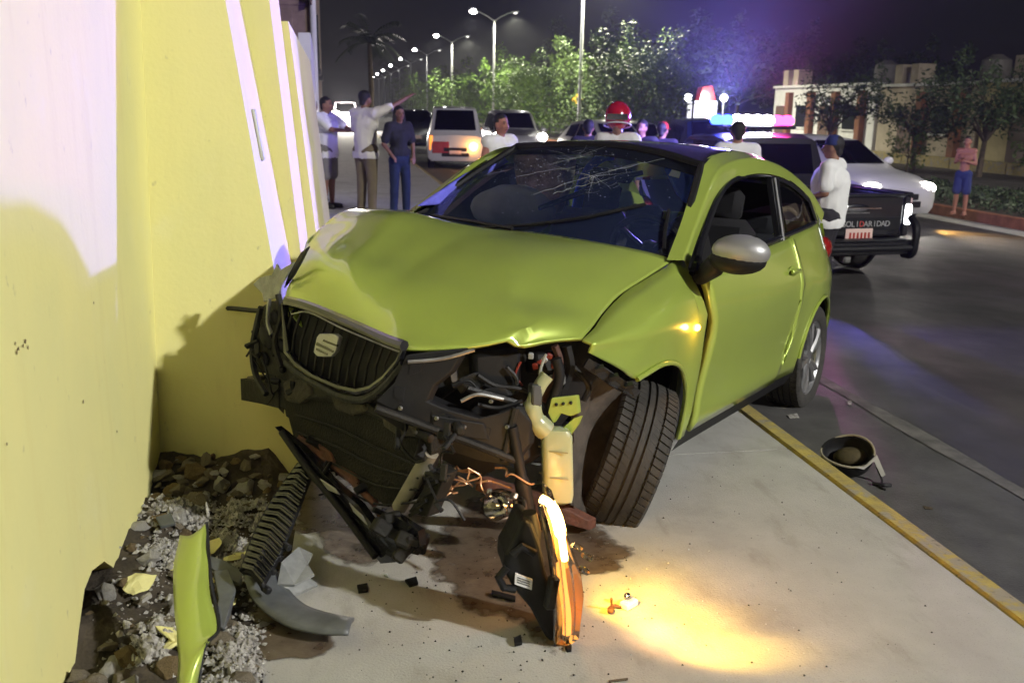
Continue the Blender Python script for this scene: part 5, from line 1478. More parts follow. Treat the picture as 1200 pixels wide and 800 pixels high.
SUV = [(2.2, .66, .40, .72, .76, .56), (2.1, .84, .28, .88, .92, .66), (1.4, .90, .26, 1.02, 1.06, .74), (.95, .91, .26, 1.06, 1.12, .76), (.35, .91, .26, 1.08, 1.68, .64), (-.6, .91, .26, 1.09, 1.76, .66), (-1.7, .90, .26, 1.10, 1.72, .65), (-2.1, .88, .28, 1.09, 1.20, .72), (-2.2, .80, .38, .95, 1.0, .66)]
VAN = [(1.95, .66, .36, .70, .74, .60), (1.88, .80, .24, .92, .95, .68), (1.70, .82, .22, 1.0, 1.06, .70), (1.30, .82, .22, 1.02, 1.70, .62), (.3, .82, .22, 1.03, 1.76, .64), (-1.0, .82, .22, 1.03, 1.76, .64), (-1.8, .82, .22, 1.03, 1.70, .62), (-1.92, .80, .26, 1.0, 1.10, .70)]
toCam = -math.pi / 2
def beams(*pts, e=60, col=(1, .93, .82), tgt=(0, -1, -.03), size=70):
    def f(t):
        for p in pts:
            lamp('headlight_beam', 'SPOT', p, e, col, t, .06, (p[0] + 5, p[1], p[2] - .25), size, .8)
    return f
def sedan_extra(t):
    beams((2.15, .58, .62), (2.15, -.58, .62), e=420)(t)
    MB().ball((2.02, .56, .34), (.06, .15, .06), 12).build('fog_lamp', M['amber_on'], t)
    lamp('fog_light', 'SPOT', (2.15, .56, .34), 260, (1, .55, .14), t, .05, (3.6, .75, -.1), 80, .9)
# white sedan past the police pickup, facing the camera
vehicle('sedan', 'white sedan with a blazing headlight driving toward the camera past the police pickup', 'car', 8.95, 16.4, toCam + rad(10), SEDAN, M['car_white'], [(1.3, .72), (-1.3, .72)], [(3, 4), (4, 5), (5, 6)], (3, 4), (6, 7),
        heads=[(1.98, .56, .62, .12, .22, .11)], tails=[(-2.1, .62, .78, .1, .26, .12)], head_m='head_on', mirror=(.62, .95, 1.0), r=.31, extra=sedan_extra)
# silver sedan behind the green car, facing the camera
vehicle('suv', 'silver sport utility vehicle with both headlights on, behind the man with cropped dark hair', 'suv', 5.75, 31, toCam - rad(3), SUV, M['car_silver'], [(1.35, .78), (-1.35, .78)], [(3, 4), (4, 5), (5, 6)], (3, 4), (6, 7),
        heads=[(2.08, .76, .90, .14, .17, .15)], tails=[(-2.12, .76, .95, .1, .14, .3)], head_m='head_on', mirror=(.75, 1.02, 1.12), r=.36, sc=.92, extra=beams((2.35, .76, .9), (2.35, -.76, .9), e=260))
def van_extra(t):
    MB().box((1.93, -.42, .62), (.06, .5, .34), bev=.02).build('red_panel', M['car_red'], t)
    MB().ball((1.96, .52, .66), (.08, .14, .14), 14).build('amber_lamp', M['amber_on'], t)
    MB().box((1.90, -.70, .75), (.06, .10, .42), bev=.02).build('amber_strip', mat('amber_dim', (.9, .3, .05), .3, emit=(1, .3, .04), estr=1.5), t)
    lamp('amber_light', 'POINT', (2.2, .52, .66), 14, (1, .42, .08), t, .08)
vehicle('van', 'small boxy white van with one amber lamp glowing, parked right of the woman', 'van', 3.35, 27, toCam - rad(6), VAN, M['car_white'], [(1.15, .70), (-1.2, .70)], [(3, 4), (4, 5), (5, 6)], (2, 3), (6, 7),
        heads=[(1.88, .58, .72, .06, .12, .10)], tails=[(-1.88, .7, .8, .1, .12, .3)], r=.29, sc=.92, extra=van_extra)
vehicle('hatchback', 'dark hatchback beyond the van, seen between the pointing man and the woman', 'car', 2.9, 36, -toCam, HATCH, M['car_dark'], [(1.2, .71), (-1.2, .71)], [(3, 4), (4, 5), (5, 6)], (3, 4), (6, 7), heads=[(1.84, .58, .64, .08, .14, .08)], tails=[(-1.84, .66, .85, .08, .16, .2)])
vehicle('hatchback', 'white hatchback right of the silver sedan, mostly behind the black roof', 'car', 7.6, 26, toCam + rad(10), HATCH, M['car_white'], [(1.2, .71), (-1.2, .71)], [(3, 4), (4, 5), (5, 6)], (3, 4), (6, 7), heads=[(1.84, .58, .64, .08, .14, .08)], tails=[(-1.84, .66, .85, .08, .16, .2)])
vehicle('hatchback', 'pale hatchback with a dark windscreen left of the red helmet', 'car', 9.7, 30, toCam, HATCH, M['car_silver'], [(1.2, .71), (-1.2, .71)], [(3, 4), (4, 5), (5, 6)], (3, 4), (6, 7), heads=[(1.84, .58, .64, .08, .14, .08)], tails=[(-1.84, .66, .85, .08, .16, .2)])
vehicle('suv', 'dark blue sport utility vehicle left of the police lights', 'suv', 7.6, 19.5, -toCam - rad(6), SUV, M['car_blue'], [(1.35, .78), (-1.35, .78)], [(3, 4), (4, 5), (5, 6)], (3, 4), (6, 7), heads=[(2.08, .66, .8, .08, .14, .1)], tails=[(-2.12, .76, .95, .1, .14, .3)], r=.36, sc=.92)
def glare(t):
    beams((2.4, .6, .8), (2.4, -.6, .8), e=3200, col=(1, .92, .85))(t)
    lamp('headlight_glow', 'POINT', (2.7, 0, .95), 6500, (1, .9, .82), t, .3)
vehicle('truck', 'vehicle with two dazzling headlights far off behind the man in white', 'truck', 0.75, 62, toCam, VAN, M['car_white'], [(1.15, .70), (-1.2, .70)], [(3, 4), (4, 5), (5, 6)], (2, 3), (6, 7), heads=[(1.95, .62, .80, .3, .42, .40)], tails=[], head_m='head_on', r=.29, extra=glare)

# ---------------------------------------------------------------- police pickup, tail toward the camera
PKX, PKY, PKR = 5.20, 9.0, rad(90 + 5)
pk = thing('police_pickup', 'black police pickup with lit roof lights and SOLIDARIDAD lettered on its tailgate', 'pickup', (PKX, PKY, zr(PKX)), PKR)
pk.scale = (.90, .90, .90)
# local frame: rear at x = 0, heading +x
def pbox(name, c, d, m, parent=None, bev=.02, rot=None):
    return MB().box(c, d, rot, bev=bev).build(name, M[m] if isinstance(m, str) else m, parent or pk)
for s in (1, -1):
    o = pbox('bed_side', (.82, s * .86, .74), (1.62, .10, .48), 'car_black')
    pbox('bed_rail', (.82, s * .86, .995), (1.64, .14, .04), 'black', o)
    pbox('tail_lamp', (-.01, s * .86, .76), (.06, .08, .24), emit_mat('tail_white', (.95, 1, 1), 7) if s < 0 else 'tail_red')
pbox('bed_floor', (.85, 0, .52), (1.66, 1.66, .08), 'black')
pbox('bed_front', (1.62, 0, .74), (.06, 1.66, .46), 'car_black')
tg = pbox('tailgate', (-.015, 0, .75), (.07, 1.52, .47), 'car_black')
pbox('tailgate_rail', (-.02, 0, .985), (.10, 1.54, .045), 'grey_plastic', tg)
pbox('lettering_band', (-.055, 0, .66), (.012, 1.46, .15), 'black', tg, .003)
pbox('chrome_bar', (-.056, .0, .84), (.012, .9, .018), 'chrome', tg, .003)
pbox('chrome_bar', (-.056, .05, .79), (.012, .7, .012), 'steel', tg, .003)
MB().ball((-.058, -.12, .845), (.014, .17, .05), 18).build('tailgate_emblem', M['chrome'], tg)
pbox('bumper', (-.12, 0, .40), (.20, 1.72, .16), 'car_black')
for s in (1, -1):
    MB().tube(crom([(-.08, s * .80, .30), (-.24, s * .80, .34), (-.26, s * .80, .62), (-.12, s * .82, .74)], 4), .045, 8).build('corner_guard', M['black'], pk)
MB().tube([(-.25, .80, .40), (-.25, -.80, .40)], .035, 8).build('push_bar', M['black'], pk)
pbox('bumper_step', (-.15, 0, .488), (.18, 1.4, .02), 'grey_plastic')
pbox('number_plate', (-.062, -.18, .535), (.012, .36, .15), 'plate', tg, .003)
for k in range(6):
    pbox('plate_figure', (-.0695, -.06 - k * .05, .53), (.002, .028, .07), 'car_red', tg, .0005)
pbox('tow_bar', (-.10, 0, .27), (.12, .10, .10), 'steel')
pbox('chassis', (2.2, 0, .36), (4.4, 1.1, .16), 'black')
def text_mesh(o):
    me = bpy.data.meshes.new_from_object(o.evaluated_get(bpy.context.evaluated_depsgraph_get()))
    c = bpy.data.objects.new(o.name, me)
    nm = o.name; par = o.parent; mw = (o.location.copy(), o.rotation_euler.copy(), o.scale.copy())
    bpy.data.objects.remove(o)
    c.name = nm; link(c, par); c.location, c.rotation_euler, c.scale = mw
    return c
def text(name, s, size, m, parent, loc, rot, ext=.003, align='CENTER', sx=1):
    cu = bpy.data.curves.new(name, 'FONT')
    cu.body = s; cu.size = size; cu.extrude = ext; cu.align_x = align; cu.align_y = 'CENTER'
    o = bpy.data.objects.new(name, cu)
    link(o, parent); cu.materials.append(M[m] if isinstance(m, str) else m)
    o.location = loc; o.rotation_euler = rot; o.scale = (sx, 1, 1)
    bpy.context.view_layer.update()
    return text_mesh(o)
letters = 'SOLIDARIDAD'
for k, ch in enumerate(letters):
    text('letter', ch, .092, mat('letter_red', (.6, .08, .07), .5) if k == 4 else mat('letter_grey', (.36, .36, .36), .6), tg, (-.064, .03 - k * .058, .66), (math.pi / 2, 0, -math.pi / 2), .002)
CAB = [(4.65, .70, .42, .78, .82, .60), (4.55, .86, .32, .92, .95, .70), (3.7, .90, .32, 1.02, 1.06, .78), (3.3, .90, .32, 1.05, 1.10, .78), (2.75, .90, .32, 1.06, 1.58, .68), (2.0, .90, .32, 1.06, 1.62, .68), (1.72, .90, .32, 1.05, 1.56, .66), (1.66, .88, .34, 1.02, 1.06, .76)]
b = MB(); loft_body(b, CAB)
b.build('cab', M['car_black'], pk, ang=35)
MB().prism([(1.655, .62, 1.12), (1.655, -.62, 1.12), (1.690, -.56, 1.50), (1.690, .56, 1.50)], (-.012, 0, 0)).build('rear_window', M['glass_dark'], pk, smooth=False)
for s in (1, -1):
    MB().prism([(1.85, s * .872, 1.10), (3.15, s * .872, 1.10), (2.72, s * .715, 1.52), (1.9, s * .70, 1.53)], (0, -s * .01, 0)).build('side_window', M['glass_dark'], pk, smooth=False)
    MB().ball((3.15, s * 1.0, 1.10), (.07, .12, .09), 12).build('mirror', M['black'], pk)
    MB().ball((4.52, s * .66, .80), (.08, .16, .10), 12).build('headlight', M['head_off'], pk)
    for wx in (.95, 3.75):
        MB().lathe([(.001, 0), (.44, 0), (.44, -.03)], 24, Matrix.Translation((wx, s * .906, .40)) @ Matrix.Rotation(-math.pi / 2 * s, 4, 'X')).build('wheel_arch', M['black'], pk)
        add_wheel(pk, wx, s * .82, .37, .25)
# roof light bar
M['bar_blue'] = emit_mat('bar_blue', (.03, .07, 1), 14)
M['bar_red'] = emit_mat('bar_red', (1, .03, .30), 14)
M['bar_white'] = emit_mat('bar_white', (.9, .92, 1), 140)
lbar = pbox('light_bar', (2.25, 0, 1.70), (.26, 1.22, .05), 'black')
for k in range(8):
    y = .53 - k * .151
    m = ['bar_blue', 'bar_blue', 'bar_white', 'bar_white', 'bar_white', 'bar_white', 'bar_red', 'bar_red'][k]
    MB().ball((2.25, y, 1.785), (.13, .082, .075), 14).build('light_module', M[m], lbar)
_bw = Vector((-6.2, -9.4, -.05))
pk.rotation_euler = (0, 0, PKR)
def pk_local(v): return Matrix.Rotation(-PKR, 3, 'Z') @ v
for (y, col, e) in ((.38, (.20, .17, 1), 5200), (-.38, (1, .22, .75), 420)):
    p = Vector((2.02, y, 1.78))
    lamp('bar_beam', 'SPOT', p, e, col, pk, .05, p + pk_local(Vector((-5.9, -9.2, .75))), 52, .8)
    q_ = Vector((2.25, y, 1.95))
    lamp('added_bar_bloom', 'SPOT', q_, 30000 if y > 0 else 5500, (.25, .22, 1) if y > 0 else (1, .2, .75), pk, .10, q_ + pk_local(Vector((-4.2, -7.0, 10.5))), 100, 1.0)  # upward spot added to make a bloom in the air above the bar
    lamp('bar_spill', 'POINT', q_, e * .12, col, pk, .10)
# ---------------------------------------------------------------- people
M['skin'] = mat('skin', (.26, .13, .08), .55, var=.12, vscale=20)
M['skin_red'] = mat('skin_flushed', (.36, .15, .11), .55, var=.12, vscale=20)
M['hair'] = mat('hair', (.010, .008, .007), .6, bump=.5, bscale=90)
M['tee_white'] = mat('tee_white', (.84, .84, .84), .9, var=.06, vscale=5, bump=.25, bscale=14)
M['shirt_cream'] = mat('shirt_cream', (.78, .74, .66), .9, var=.08, vscale=5, bump=.25, bscale=14)
M['tee_black'] = mat('tee_black', (.022, .022, .026), .9, bump=.25, bscale=14)
M['khaki'] = mat('khaki', (.20, .16, .09), .9, var=.15, vscale=8, bump=.25, bscale=14)
M['grey_short'] = mat('grey_short', (.22, .21, .18), .9, var=.15, vscale=8, bump=.25, bscale=14)
M['jeans'] = mat('jeans', (.018, .03, .075), .9, var=.35, vscale=9, bump=.25, bscale=14)
M['navy'] = mat('navy', (.02, .03, .14), .9, bump=.2, bscale=14)
M['shoe'] = mat('shoe', (.02, .018, .016), .6)
M['dark_cloth'] = mat('dark_cloth', (.02, .018, .025), .9)
M['eye'] = mat('eye', (.01, .008, .008), .2)
M['lip'] = mat('lip', (.22, .07, .06), .5)

def remesh(mb, name, m, parent, voxel=.014, smooth=6):
    me = mb.mesh(name + '_src')
    bm = bmesh.new(); bm.from_mesh(me); bmesh.ops.recalc_face_normals(bm, faces=bm.faces); bm.to_mesh(me); bm.free()
    o = bpy.data.objects.new('tmp', me); COL.objects.link(o)
    r = o.modifiers.new('r', 'REMESH'); r.mode = 'VOXEL'; r.voxel_size = voxel
    k = o.modifiers.new('s', 'SMOOTH'); k.iterations = smooth; k.factor = .5
    dg = bpy.context.evaluated_depsgraph_get(); dg.update()
    nm = bpy.data.meshes.new_from_object(o.evaluated_get(dg))
    nm.name = name
    bpy.data.objects.remove(o); bpy.data.meshes.remove(me)
    nm.materials.clear(); nm.materials.append(m)
    nm.polygons.foreach_set('use_smooth', [True] * len(nm.polygons))
    c = bpy.data.objects.new(name, nm)
    return link(c, parent)

def person(label, loc, rz, H=1.7, top='tee_white', low='jeans', short=False, skin='skin', arms=None, legs=None, hair='short', cap=None, lean=(0, 0), headturn=0, sleeves=.5, crop=False, shirtless=False, voxel=.014, build=1.0, tuck=False, shoes='shoe', nohead=False, fingers=True):
    """standing figure, local x right, y forward (the way it faces); joints given for 1.7 m"""
    k = H / 1.7
    t = thing('person', label, 'person', loc, rz)
    t.scale = (k, k, k)
    lx, ly = lean
    hip = Vector((0, 0, .90)); chest = Vector((lx * .6, ly * .6, 1.24)); neck = Vector((lx, ly, 1.45)); head = Vector((lx * 1.15, ly * 1.15 + .015, 1.585))
    arms = arms or {}
    A = {}
    for s, nm in ((1, 'r'), (-1, 'l')):
        sh = neck + Vector((s * .185 * build, -.01, -.055))
        el, hd = arms.get(nm, ((s * .25, -.03, 1.13), (s * .25, .06, .88)))
        A[nm] = (sh, Vector(el), Vector(hd))
    Lg = legs or {'r': ((.10, .02, .50), (.11, .0, .08)), 'l': ((-.10, .02, .50), (-.11, .0, .08))}
    b = MB()
    # trunk
    b.cap(hip + Vector((.075, 0, -.02)), hip + Vector((-.075, 0, -.02)), .115 * build, .115 * build, 14)
    b.cap(hip + Vector((0, .01, .05)), chest, .115 * build, .135 * build, 14)
    b.cap(chest + Vector((.07, 0, .02)), chest + Vector((-.07, 0, .02)), .115 * build, .115 * build, 14)
    b.cap(A['r'][0], A['l'][0], .066, .066, 12)
    b.cap(neck + Vector((0, -.01, -.04)), head + Vector((0, -.015, -.04)), .058, .052, 12)
    # head: skull, face, jaw, nose, ears
    Rz = Matrix.Rotation(headturn, 3, 'Z')
    def hp(x, y, z): return head + Rz @ Vector((x, y, z))
    b.ball(hp(0, -.012, .030), (.076, .094, .092), 16)
    b.ball(hp(0, .022, -.028), (.060, .068, .078), 14)
    b.cap(hp(0, .045, -.088), hp(0, .055, -.085), .026, .024, 10)
    b.cap(hp(0, .086, .012), hp(0, .108, -.024), .011, .016, 8)
    for s in (1, -1):
        b.ball(hp(s * .078, -.005, -.005), (.012, .022, .034), 8)
        b.ball(hp(s * .034, .072, -.022), (.024, .020, .022), 8)
    # arms and hands
    for nm, s in (('r', 1), ('l', -1)):
        sh, el, hd = A[nm]
        b.cap(sh, el, .050 * build, .040, 10)
        wr = el.lerp(hd, .80)
        b.cap(el, wr, .041, .027, 10)
        d = (hd - el).normalized()
        sd = d.cross(Vector((0, 0, 1)) if abs(d.z) < .8 else Vector((0, 1, 0))).normalized()
        up = sd.cross(d)
        pc = wr + d * .045
        b.cap(wr + d * .02 + sd * .022, pc + d * .03 + sd * .026, .017, .015, 8)
        b.cap(wr + d * .02 - sd * .022, pc + d * .03 - sd * .026, .017, .015, 8)
        b.cap(wr, pc + d * .03, .022, .020, 8)
        if fingers:
            for q_, (o_, ln) in enumerate(((-.030, .060), (-.010, .072), (.010, .070), (.029, .054))):
                k0 = pc + d * .035 + sd * o_
                k1 = k0 + d * ln * .5 - up * .006
                k2 = k1 + d * ln * .42 - up * .020
                b.cap(k0, k1, .0098, .009, 6); b.cap(k1, k2, .009, .008, 6)
            tb = wr + d * .025 + sd * .030 * -s
            b.cap(tb, tb + d * .035 - sd * .028 * s - up * .008, .012, .010, 6)
            b.cap(tb + d * .035 - sd * .028 * s - up * .008, tb + d * .062 - sd * .030 * s - up * .016, .010, .009, 6)
    # legs and feet
    for nm, s in (('r', 1), ('l', -1)):
        kn, an = Vector(Lg[nm][0]), Vector(Lg[nm][1])
        b.cap(hip + Vector((s * .085, 0, -.03)), kn, .090 * build, .055, 12)
        b.cap(kn, kn.lerp(an, .35) + Vector((0, -.012, 0)), .054, .056, 12)
        b.cap(kn.lerp(an, .35) + Vector((0, -.012, 0)), an, .056, .036, 12)
        b.cap(an + Vector((0, -.03, -.04)), an + Vector((s * .015, .14, -.052)), .036, .028, 10)
    remesh(b, 'body', M[skin], t, voxel)
    # hair
    if hair:
        h = MB()
        h.ball(hp(0, -.022, .042), (.084, .096, .092), 16)
        if hair == 'long':
            h.cap(hp(0, -.06, .03), hp(0, -.085, -.16), .075, .062, 12)
            h.cap(hp(.066, -.02, .03), hp(.088, -.01, -.20), .032, .034, 10)
            h.cap(hp(-.066, -.02, .03), hp(-.088, -.01, -.20), .032, .034, 10)
        else:
            h.cap(hp(0, -.055, .02), hp(0, -.062, -.045), .055, .045, 12)
        o = remesh(h, 'hair', M['hair'], t, .012, 3)
        # trim away the face side
        for v in o.data.vertices:
            l = Rz.inverted() @ (v.co - head)
            lim = .060 if l.z > .055 else .035
            if l.y > lim and l.z < .075: v.co = head + Rz @ Vector((l.x * .8, lim - .02, l.z))
    for s in (1, -1):
        MB().ball(hp(s * .031, .083, .012), (.010, .006, .006), 8).build('eye', M['eye'], t)
        MB().cap(hp(s * .020, .087, .030), hp(s * .046, .076, .030), .0045, .003, 6).build('eyebrow', M['hair'], t)
    MB().cap(hp(-.020, .088, -.055), hp(.020, .088, -.055), .006, .006, 6).build('mouth', M['lip'], t)
    if cap:
        c = MB()
        c.lathe([(.001, .100), (.05, .090), (.080, .055), (.090, .010), (.088, -.006)], 20, Matrix.Translation(hp(0, -.01, .035)) @ Rz.to_4x4())
        c.prism([hp(-.075, .045, .040), hp(.075, .045, .040), hp(.06, .15, .026), hp(-.06, .15, .026)], (0, 0, -.008))
        c.build('cap', M[cap], t)
    # shirt
    if not shirtless:
        sh = MB()
        base = hip + Vector((0, 0, .10 if crop else (-.06 if not tuck else .03)))
        g = .020
        sh.cap(base + Vector((.07, 0, 0)), base + Vector((-.07, 0, 0)), .118 * build + g, .118 * build + g, 14)
        sh.cap(base, chest, .125 * build + g, .140 * build + g, 14)
        sh.cap(chest + Vector((.07, 0, .02)), chest + Vector((-.07, 0, .02)), .118 * build + g, .118 * build + g, 14)
        sh.cap(A['r'][0], A['l'][0], .070 + g * .7, .070 + g * .7, 12)
        sh.cap(neck + Vector((0, -.012, -.05)), neck + Vector((0, -.012, -.01)), .078, .062, 12)
        for nm in ('r', 'l'):
            a_, e_, _ = A[nm]
            sh.cap(a_, a_.lerp(e_, sleeves), .060 + g, .054 + g, 12)
        o = remesh(sh, 'shirt', M[top], t, voxel)
        zcut = base.z - .055
        bm = bmesh.new(); bm.from_mesh(o.data)
        bmesh.ops.delete(bm, geom=[f for f in bm.faces if f.calc_center_median().z < zcut], context='FACES')
        for v in bm.verts: v.co += mnoise.noise_vector(v.co * 9) * .007 + mnoise.noise_vector(Vector((v.co.x * 14, v.co.y * 14, v.co.z * 5))) * .009
        bm.to_mesh(o.data); bm.free()
    # trousers or shorts
    tr = MB(); g = .016
    tr.cap(hip + Vector((.075, 0, -.02)), hip + Vector((-.075, 0, -.02)), .118 * build + g * .7, .118 * build + g * .7, 14)
    tr.cap(hip + Vector((0, .0, .0)), hip + Vector((0, .0, .07)), .118 * build + g * .5, .112 * build + g * .5, 14)
    for nm, s in (('r', 1), ('l', -1)):
        kn, an = Vector(Lg[nm][0]), Vector(Lg[nm][1])
        h0 = hip + Vector((s * .085, 0, -.03))
        if short:
            tr.cap(h0, h0.lerp(kn, .92), .092 * build + g, .074 + g * 1.6, 12)
        else:
            tr.cap(h0, kn, .092 * build + g, .060 + g, 12)
            tr.cap(kn, an + Vector((0, 0, .0)), .060 + g, .046 + g, 12)
    o = remesh(tr, 'shorts' if short else 'trousers', M[low], t, voxel)
    for v in o.data.vertices: v.co += mnoise.noise_vector(v.co * 10) * .005
    for nm, s in (('r', 1), ('l', -1)):
        an = Vector(Lg[nm][1])
        f = MB()
        f.cap(an + Vector((0, -.03, -.035)), an + Vector((s * .015, .14, -.046)), .044, .036, 12)
        f.box(an + Vector((s * .007, .05, -.072)), (.085, .27, .018), bev=.008)
        f.build('shoe', M[shoes], t)
    return t

def face(dx, dy): return math.atan2(-dx, dy)     # rotation so that local +y looks along (dx, dy)
_p = [[-0.08, 14.137, 0.0], [0.45, 13.34, 0.0], [0.895, 13.22, 0.0]]
_tops = [1.581, 1.668, 1.471]
p1 = person('man in white T-shirt and grey shorts reaching forward by the wall', (_p[0][0] - .02, 14.2, 0), face(.75, -.45), _tops[0], 'tee_white', 'grey_short', True,
       arms={'r': ((.22, .22, 1.22), (.10, .50, 1.20)), 'l': ((-.16, .28, 1.24), (.0, .60, 1.18))}, build=1.15, sleeves=.75)
p2 = person('man in cream shirt and khaki trousers raising one arm to point down the road', (_p[1][0] - .02, 13.4, 0), face(.72, .68), _tops[1], 'shirt_cream', 'khaki',
       arms={'r': ((.36, .18, 1.50), (.46, .46, 1.66)), 'l': ((-.24, .05, 1.15), (-.20, .18, .92))}, build=1.05, sleeves=.8)
p3 = person('woman with long dark hair in black top and jeans, hand on her hip', (_p[2][0] - .02, 13.1, 0), face(.35, -.94), _tops[2], 'tee_black', 'jeans', hair='long',
       arms={'r': ((.25, -.04, 1.13), (.16, .14, .93)), 'l': ((-.24, -.02, 1.13), (-.19, .12, .90))}, build=.84, crop=True, sleeves=.75)
person('dark clothed person mostly hidden behind the man reaching forward', (-.31, 15.3, 0), face(.6, -.8), 1.55, 'dark_cloth', 'dark_cloth', voxel=.02, fingers=False)
def bgman(label, px, y, ztop, x, rz, **kw):
    z0 = kw.pop('z0', zr(x) if x > 2.1 else 0)
    return person(label, (x, y, z0), rz, ztop - z0, voxel=kw.pop('voxel', .016), **kw)
_b = [[1.595, 9.2, 1.423], [2.895, 9.6, 1.301], [3.227, 12.0, 1.343], [3.947, 12.0, 1.353], [4.228, 12.0, 1.325], [4.092, 9.3, 1.384], [4.401, 7.9, 1.288]]
bgman('man with cropped dark hair in a pale vest beyond the windscreen pillar', 0, 9.2, _b[0][2], _b[0][0], face(.5, -.8), top='tee_white', skin='skin_red', sleeves=.05)
hm = bgman('person in a white jacket under the shiny red helmet', 0, 9.6, 1.47, _b[1][0], face(-.5, -.8), top='tee_white', hair=None)
bgman('dark haired person between the pale hatchback and the red helmet', 0, 12, _b[2][2], _b[2][0], face(.2, .9), top='dark_cloth')
bgman('dark haired person just right of the red helmet', 0, 12, _b[3][2], _b[3][0], face(-.5, -.6), top='dark_cloth')
bgman('person in a dark red cap right of the red helmet', 0, 12, _b[4][2], _b[4][0], face(.5, .6), top='dark_cloth', cap='car_red')
bgman('man in white T-shirt standing right under the blazing police lights', 0, 9.3, _b[5][2], _b[5][0], face(.2, .95), top='tee_white')
bgman('man in white T-shirt and cap at the rear of the police pickup', 0, 7.9, _b[6][2], _b[6][0], face(-.72, .65), top='tee_white', low='dark_cloth', cap='navy', build=1.28, sleeves=.72,
      arms={'r': ((.26, .0, 1.13), (.18, .24, 1.08)), 'l': ((-.28, -.02, 1.14), (-.24, .22, 1.06))}, voxel=.013)
_by = [[11.169, 15.6, 1.109], [11.661, 16.052, -0.28]]
person('shirtless boy in blue shorts standing on the planted median', (_by[0][0], 15.4, -.28), face(-.75, -.6), _by[0][2] + .28, low='navy', short=True, shirtless=True, skin='skin_red',
       arms={'r': ((.20, .02, 1.14), (.02, .20, 1.24)), 'l': ((-.22, .02, 1.12), (-.04, .20, 1.18))}, build=.85, shoes='skin_red', voxel=.013)
# helmet on the rider
hc = [2.89, 9.6, 1.413]
ht = thing('helmet', 'shiny red motorcycle helmet with a pale rim above the black car roof', 'helmet', (hc[0], 9.6, hc[2]), face(-.3, -.9))
hb_ = MB(); hb_.ball((0, 0, .01), (.138, .155, .150), 24)
hb_.build('shell', mat('helmet_red', (.42, .008, .012), .12, coat=1), ht)
MB().tube([(.142 * math.cos(a), .158 * math.sin(a) * .98, -.085 + .035 * math.sin(a)) for a in np.linspace(0, 2 * math.pi, 29)[:-1]], .007, 8, closed=True).build('rim', M['white_paint'], ht)
MB().prism([(-.10, .125, .03), (.10, .125, .03), (.11, .13, -.03), (-.11, .13, -.03)], (0, .03, 0)).build('visor', M['black_gloss'], ht)
# ---------------------------------------------------------------- trees and planting
def leaves(b, c, R, n, size, rg, droop=0):
    for _ in range(n):
        d = Vector((rg.gauss(0, 1), rg.gauss(0, 1), rg.gauss(0, 1))).normalized()
        r = rg.random() ** .45
        p = Vector(c) + Vector((d.x * R[0] * r, d.y * R[1] * r, d.z * R[2] * r))
        a = Vector((rg.gauss(0, 1), rg.gauss(0, 1), rg.gauss(0, .6) - droop)).normalized()
        s = a.cross(Vector((rg.gauss(0, 1), rg.gauss(0, 1), rg.gauss(0, 1)))).normalized()
        L = size * rg.uniform(.6, 1.4); w = L * rg.uniform(.28, .45)
        b.add([p - a * L * .5, p + s * w * .5, p + a * L * .5, p - s * w * .5], [(0, 1, 2, 3)])
def tree(label, x, y, z, h, r, m, n=1500, size=.28, seed=0, clumps=9, trunk=.09, low=.35, droop=0, group=None, category='tree', name='tree'):
    rg = random.Random(seed * 31 + 5)
    t = thing(name, label, category, (x, y, z), rg.uniform(0, 6), group)
    tb = MB()
    lean_ = Vector((rg.uniform(-.2, .2), rg.uniform(-.2, .2), 0))
    top = Vector((0, 0, h * .62)) + lean_ * h * .3
    tb.tube(crom([(0, 0, -.1), (lean_.x * .2, lean_.y * .2, h * .2), tuple(Vector((0, 0, h * .4)) + lean_ * h * .15), tuple(top)], 3), [trunk * (1 - .06 * i) for i in range(10)], 7)
    cb = MB()
    for k in range(clumps):
        a = k * 2.4 + rg.uniform(-.4, .4)
        rad_ = r * rg.uniform(.25, .8)
        zc = h * lerp(low, .86, (k + .5) / clumps) + rg.uniform(-.1, .1) * h
        c = Vector((math.cos(a) * rad_, math.sin(a) * rad_, zc)) + lean_ * h * .2
        tb.tube([tuple(Vector((0, 0, h * .3)) + lean_ * h * .1), tuple((Vector((0, 0, h * .3)) + c) / 2 + Vector((0, 0, h * .06))), tuple(c)], [trunk * .5, trunk * .32, trunk * .12], 5)
        rr2 = r * rg.uniform(.32, .55)
        leaves(cb, c, (rr2, rr2, rr2 * rg.uniform(.6, .9)), n // clumps, size, rg, droop)
        if rg.random() < .7:
            tip = c + Vector((math.cos(a) * rr2, math.sin(a) * rr2, rr2 * .9))
            leaves(cb, tip, (rr2 * .35, rr2 * .35, rr2 * .45), n // clumps // 5, size, rg, droop)
    tb.build('trunk', M['bark'], t)
    cb.build('crown', M[m], t, smooth=False, merge=False)
    return t
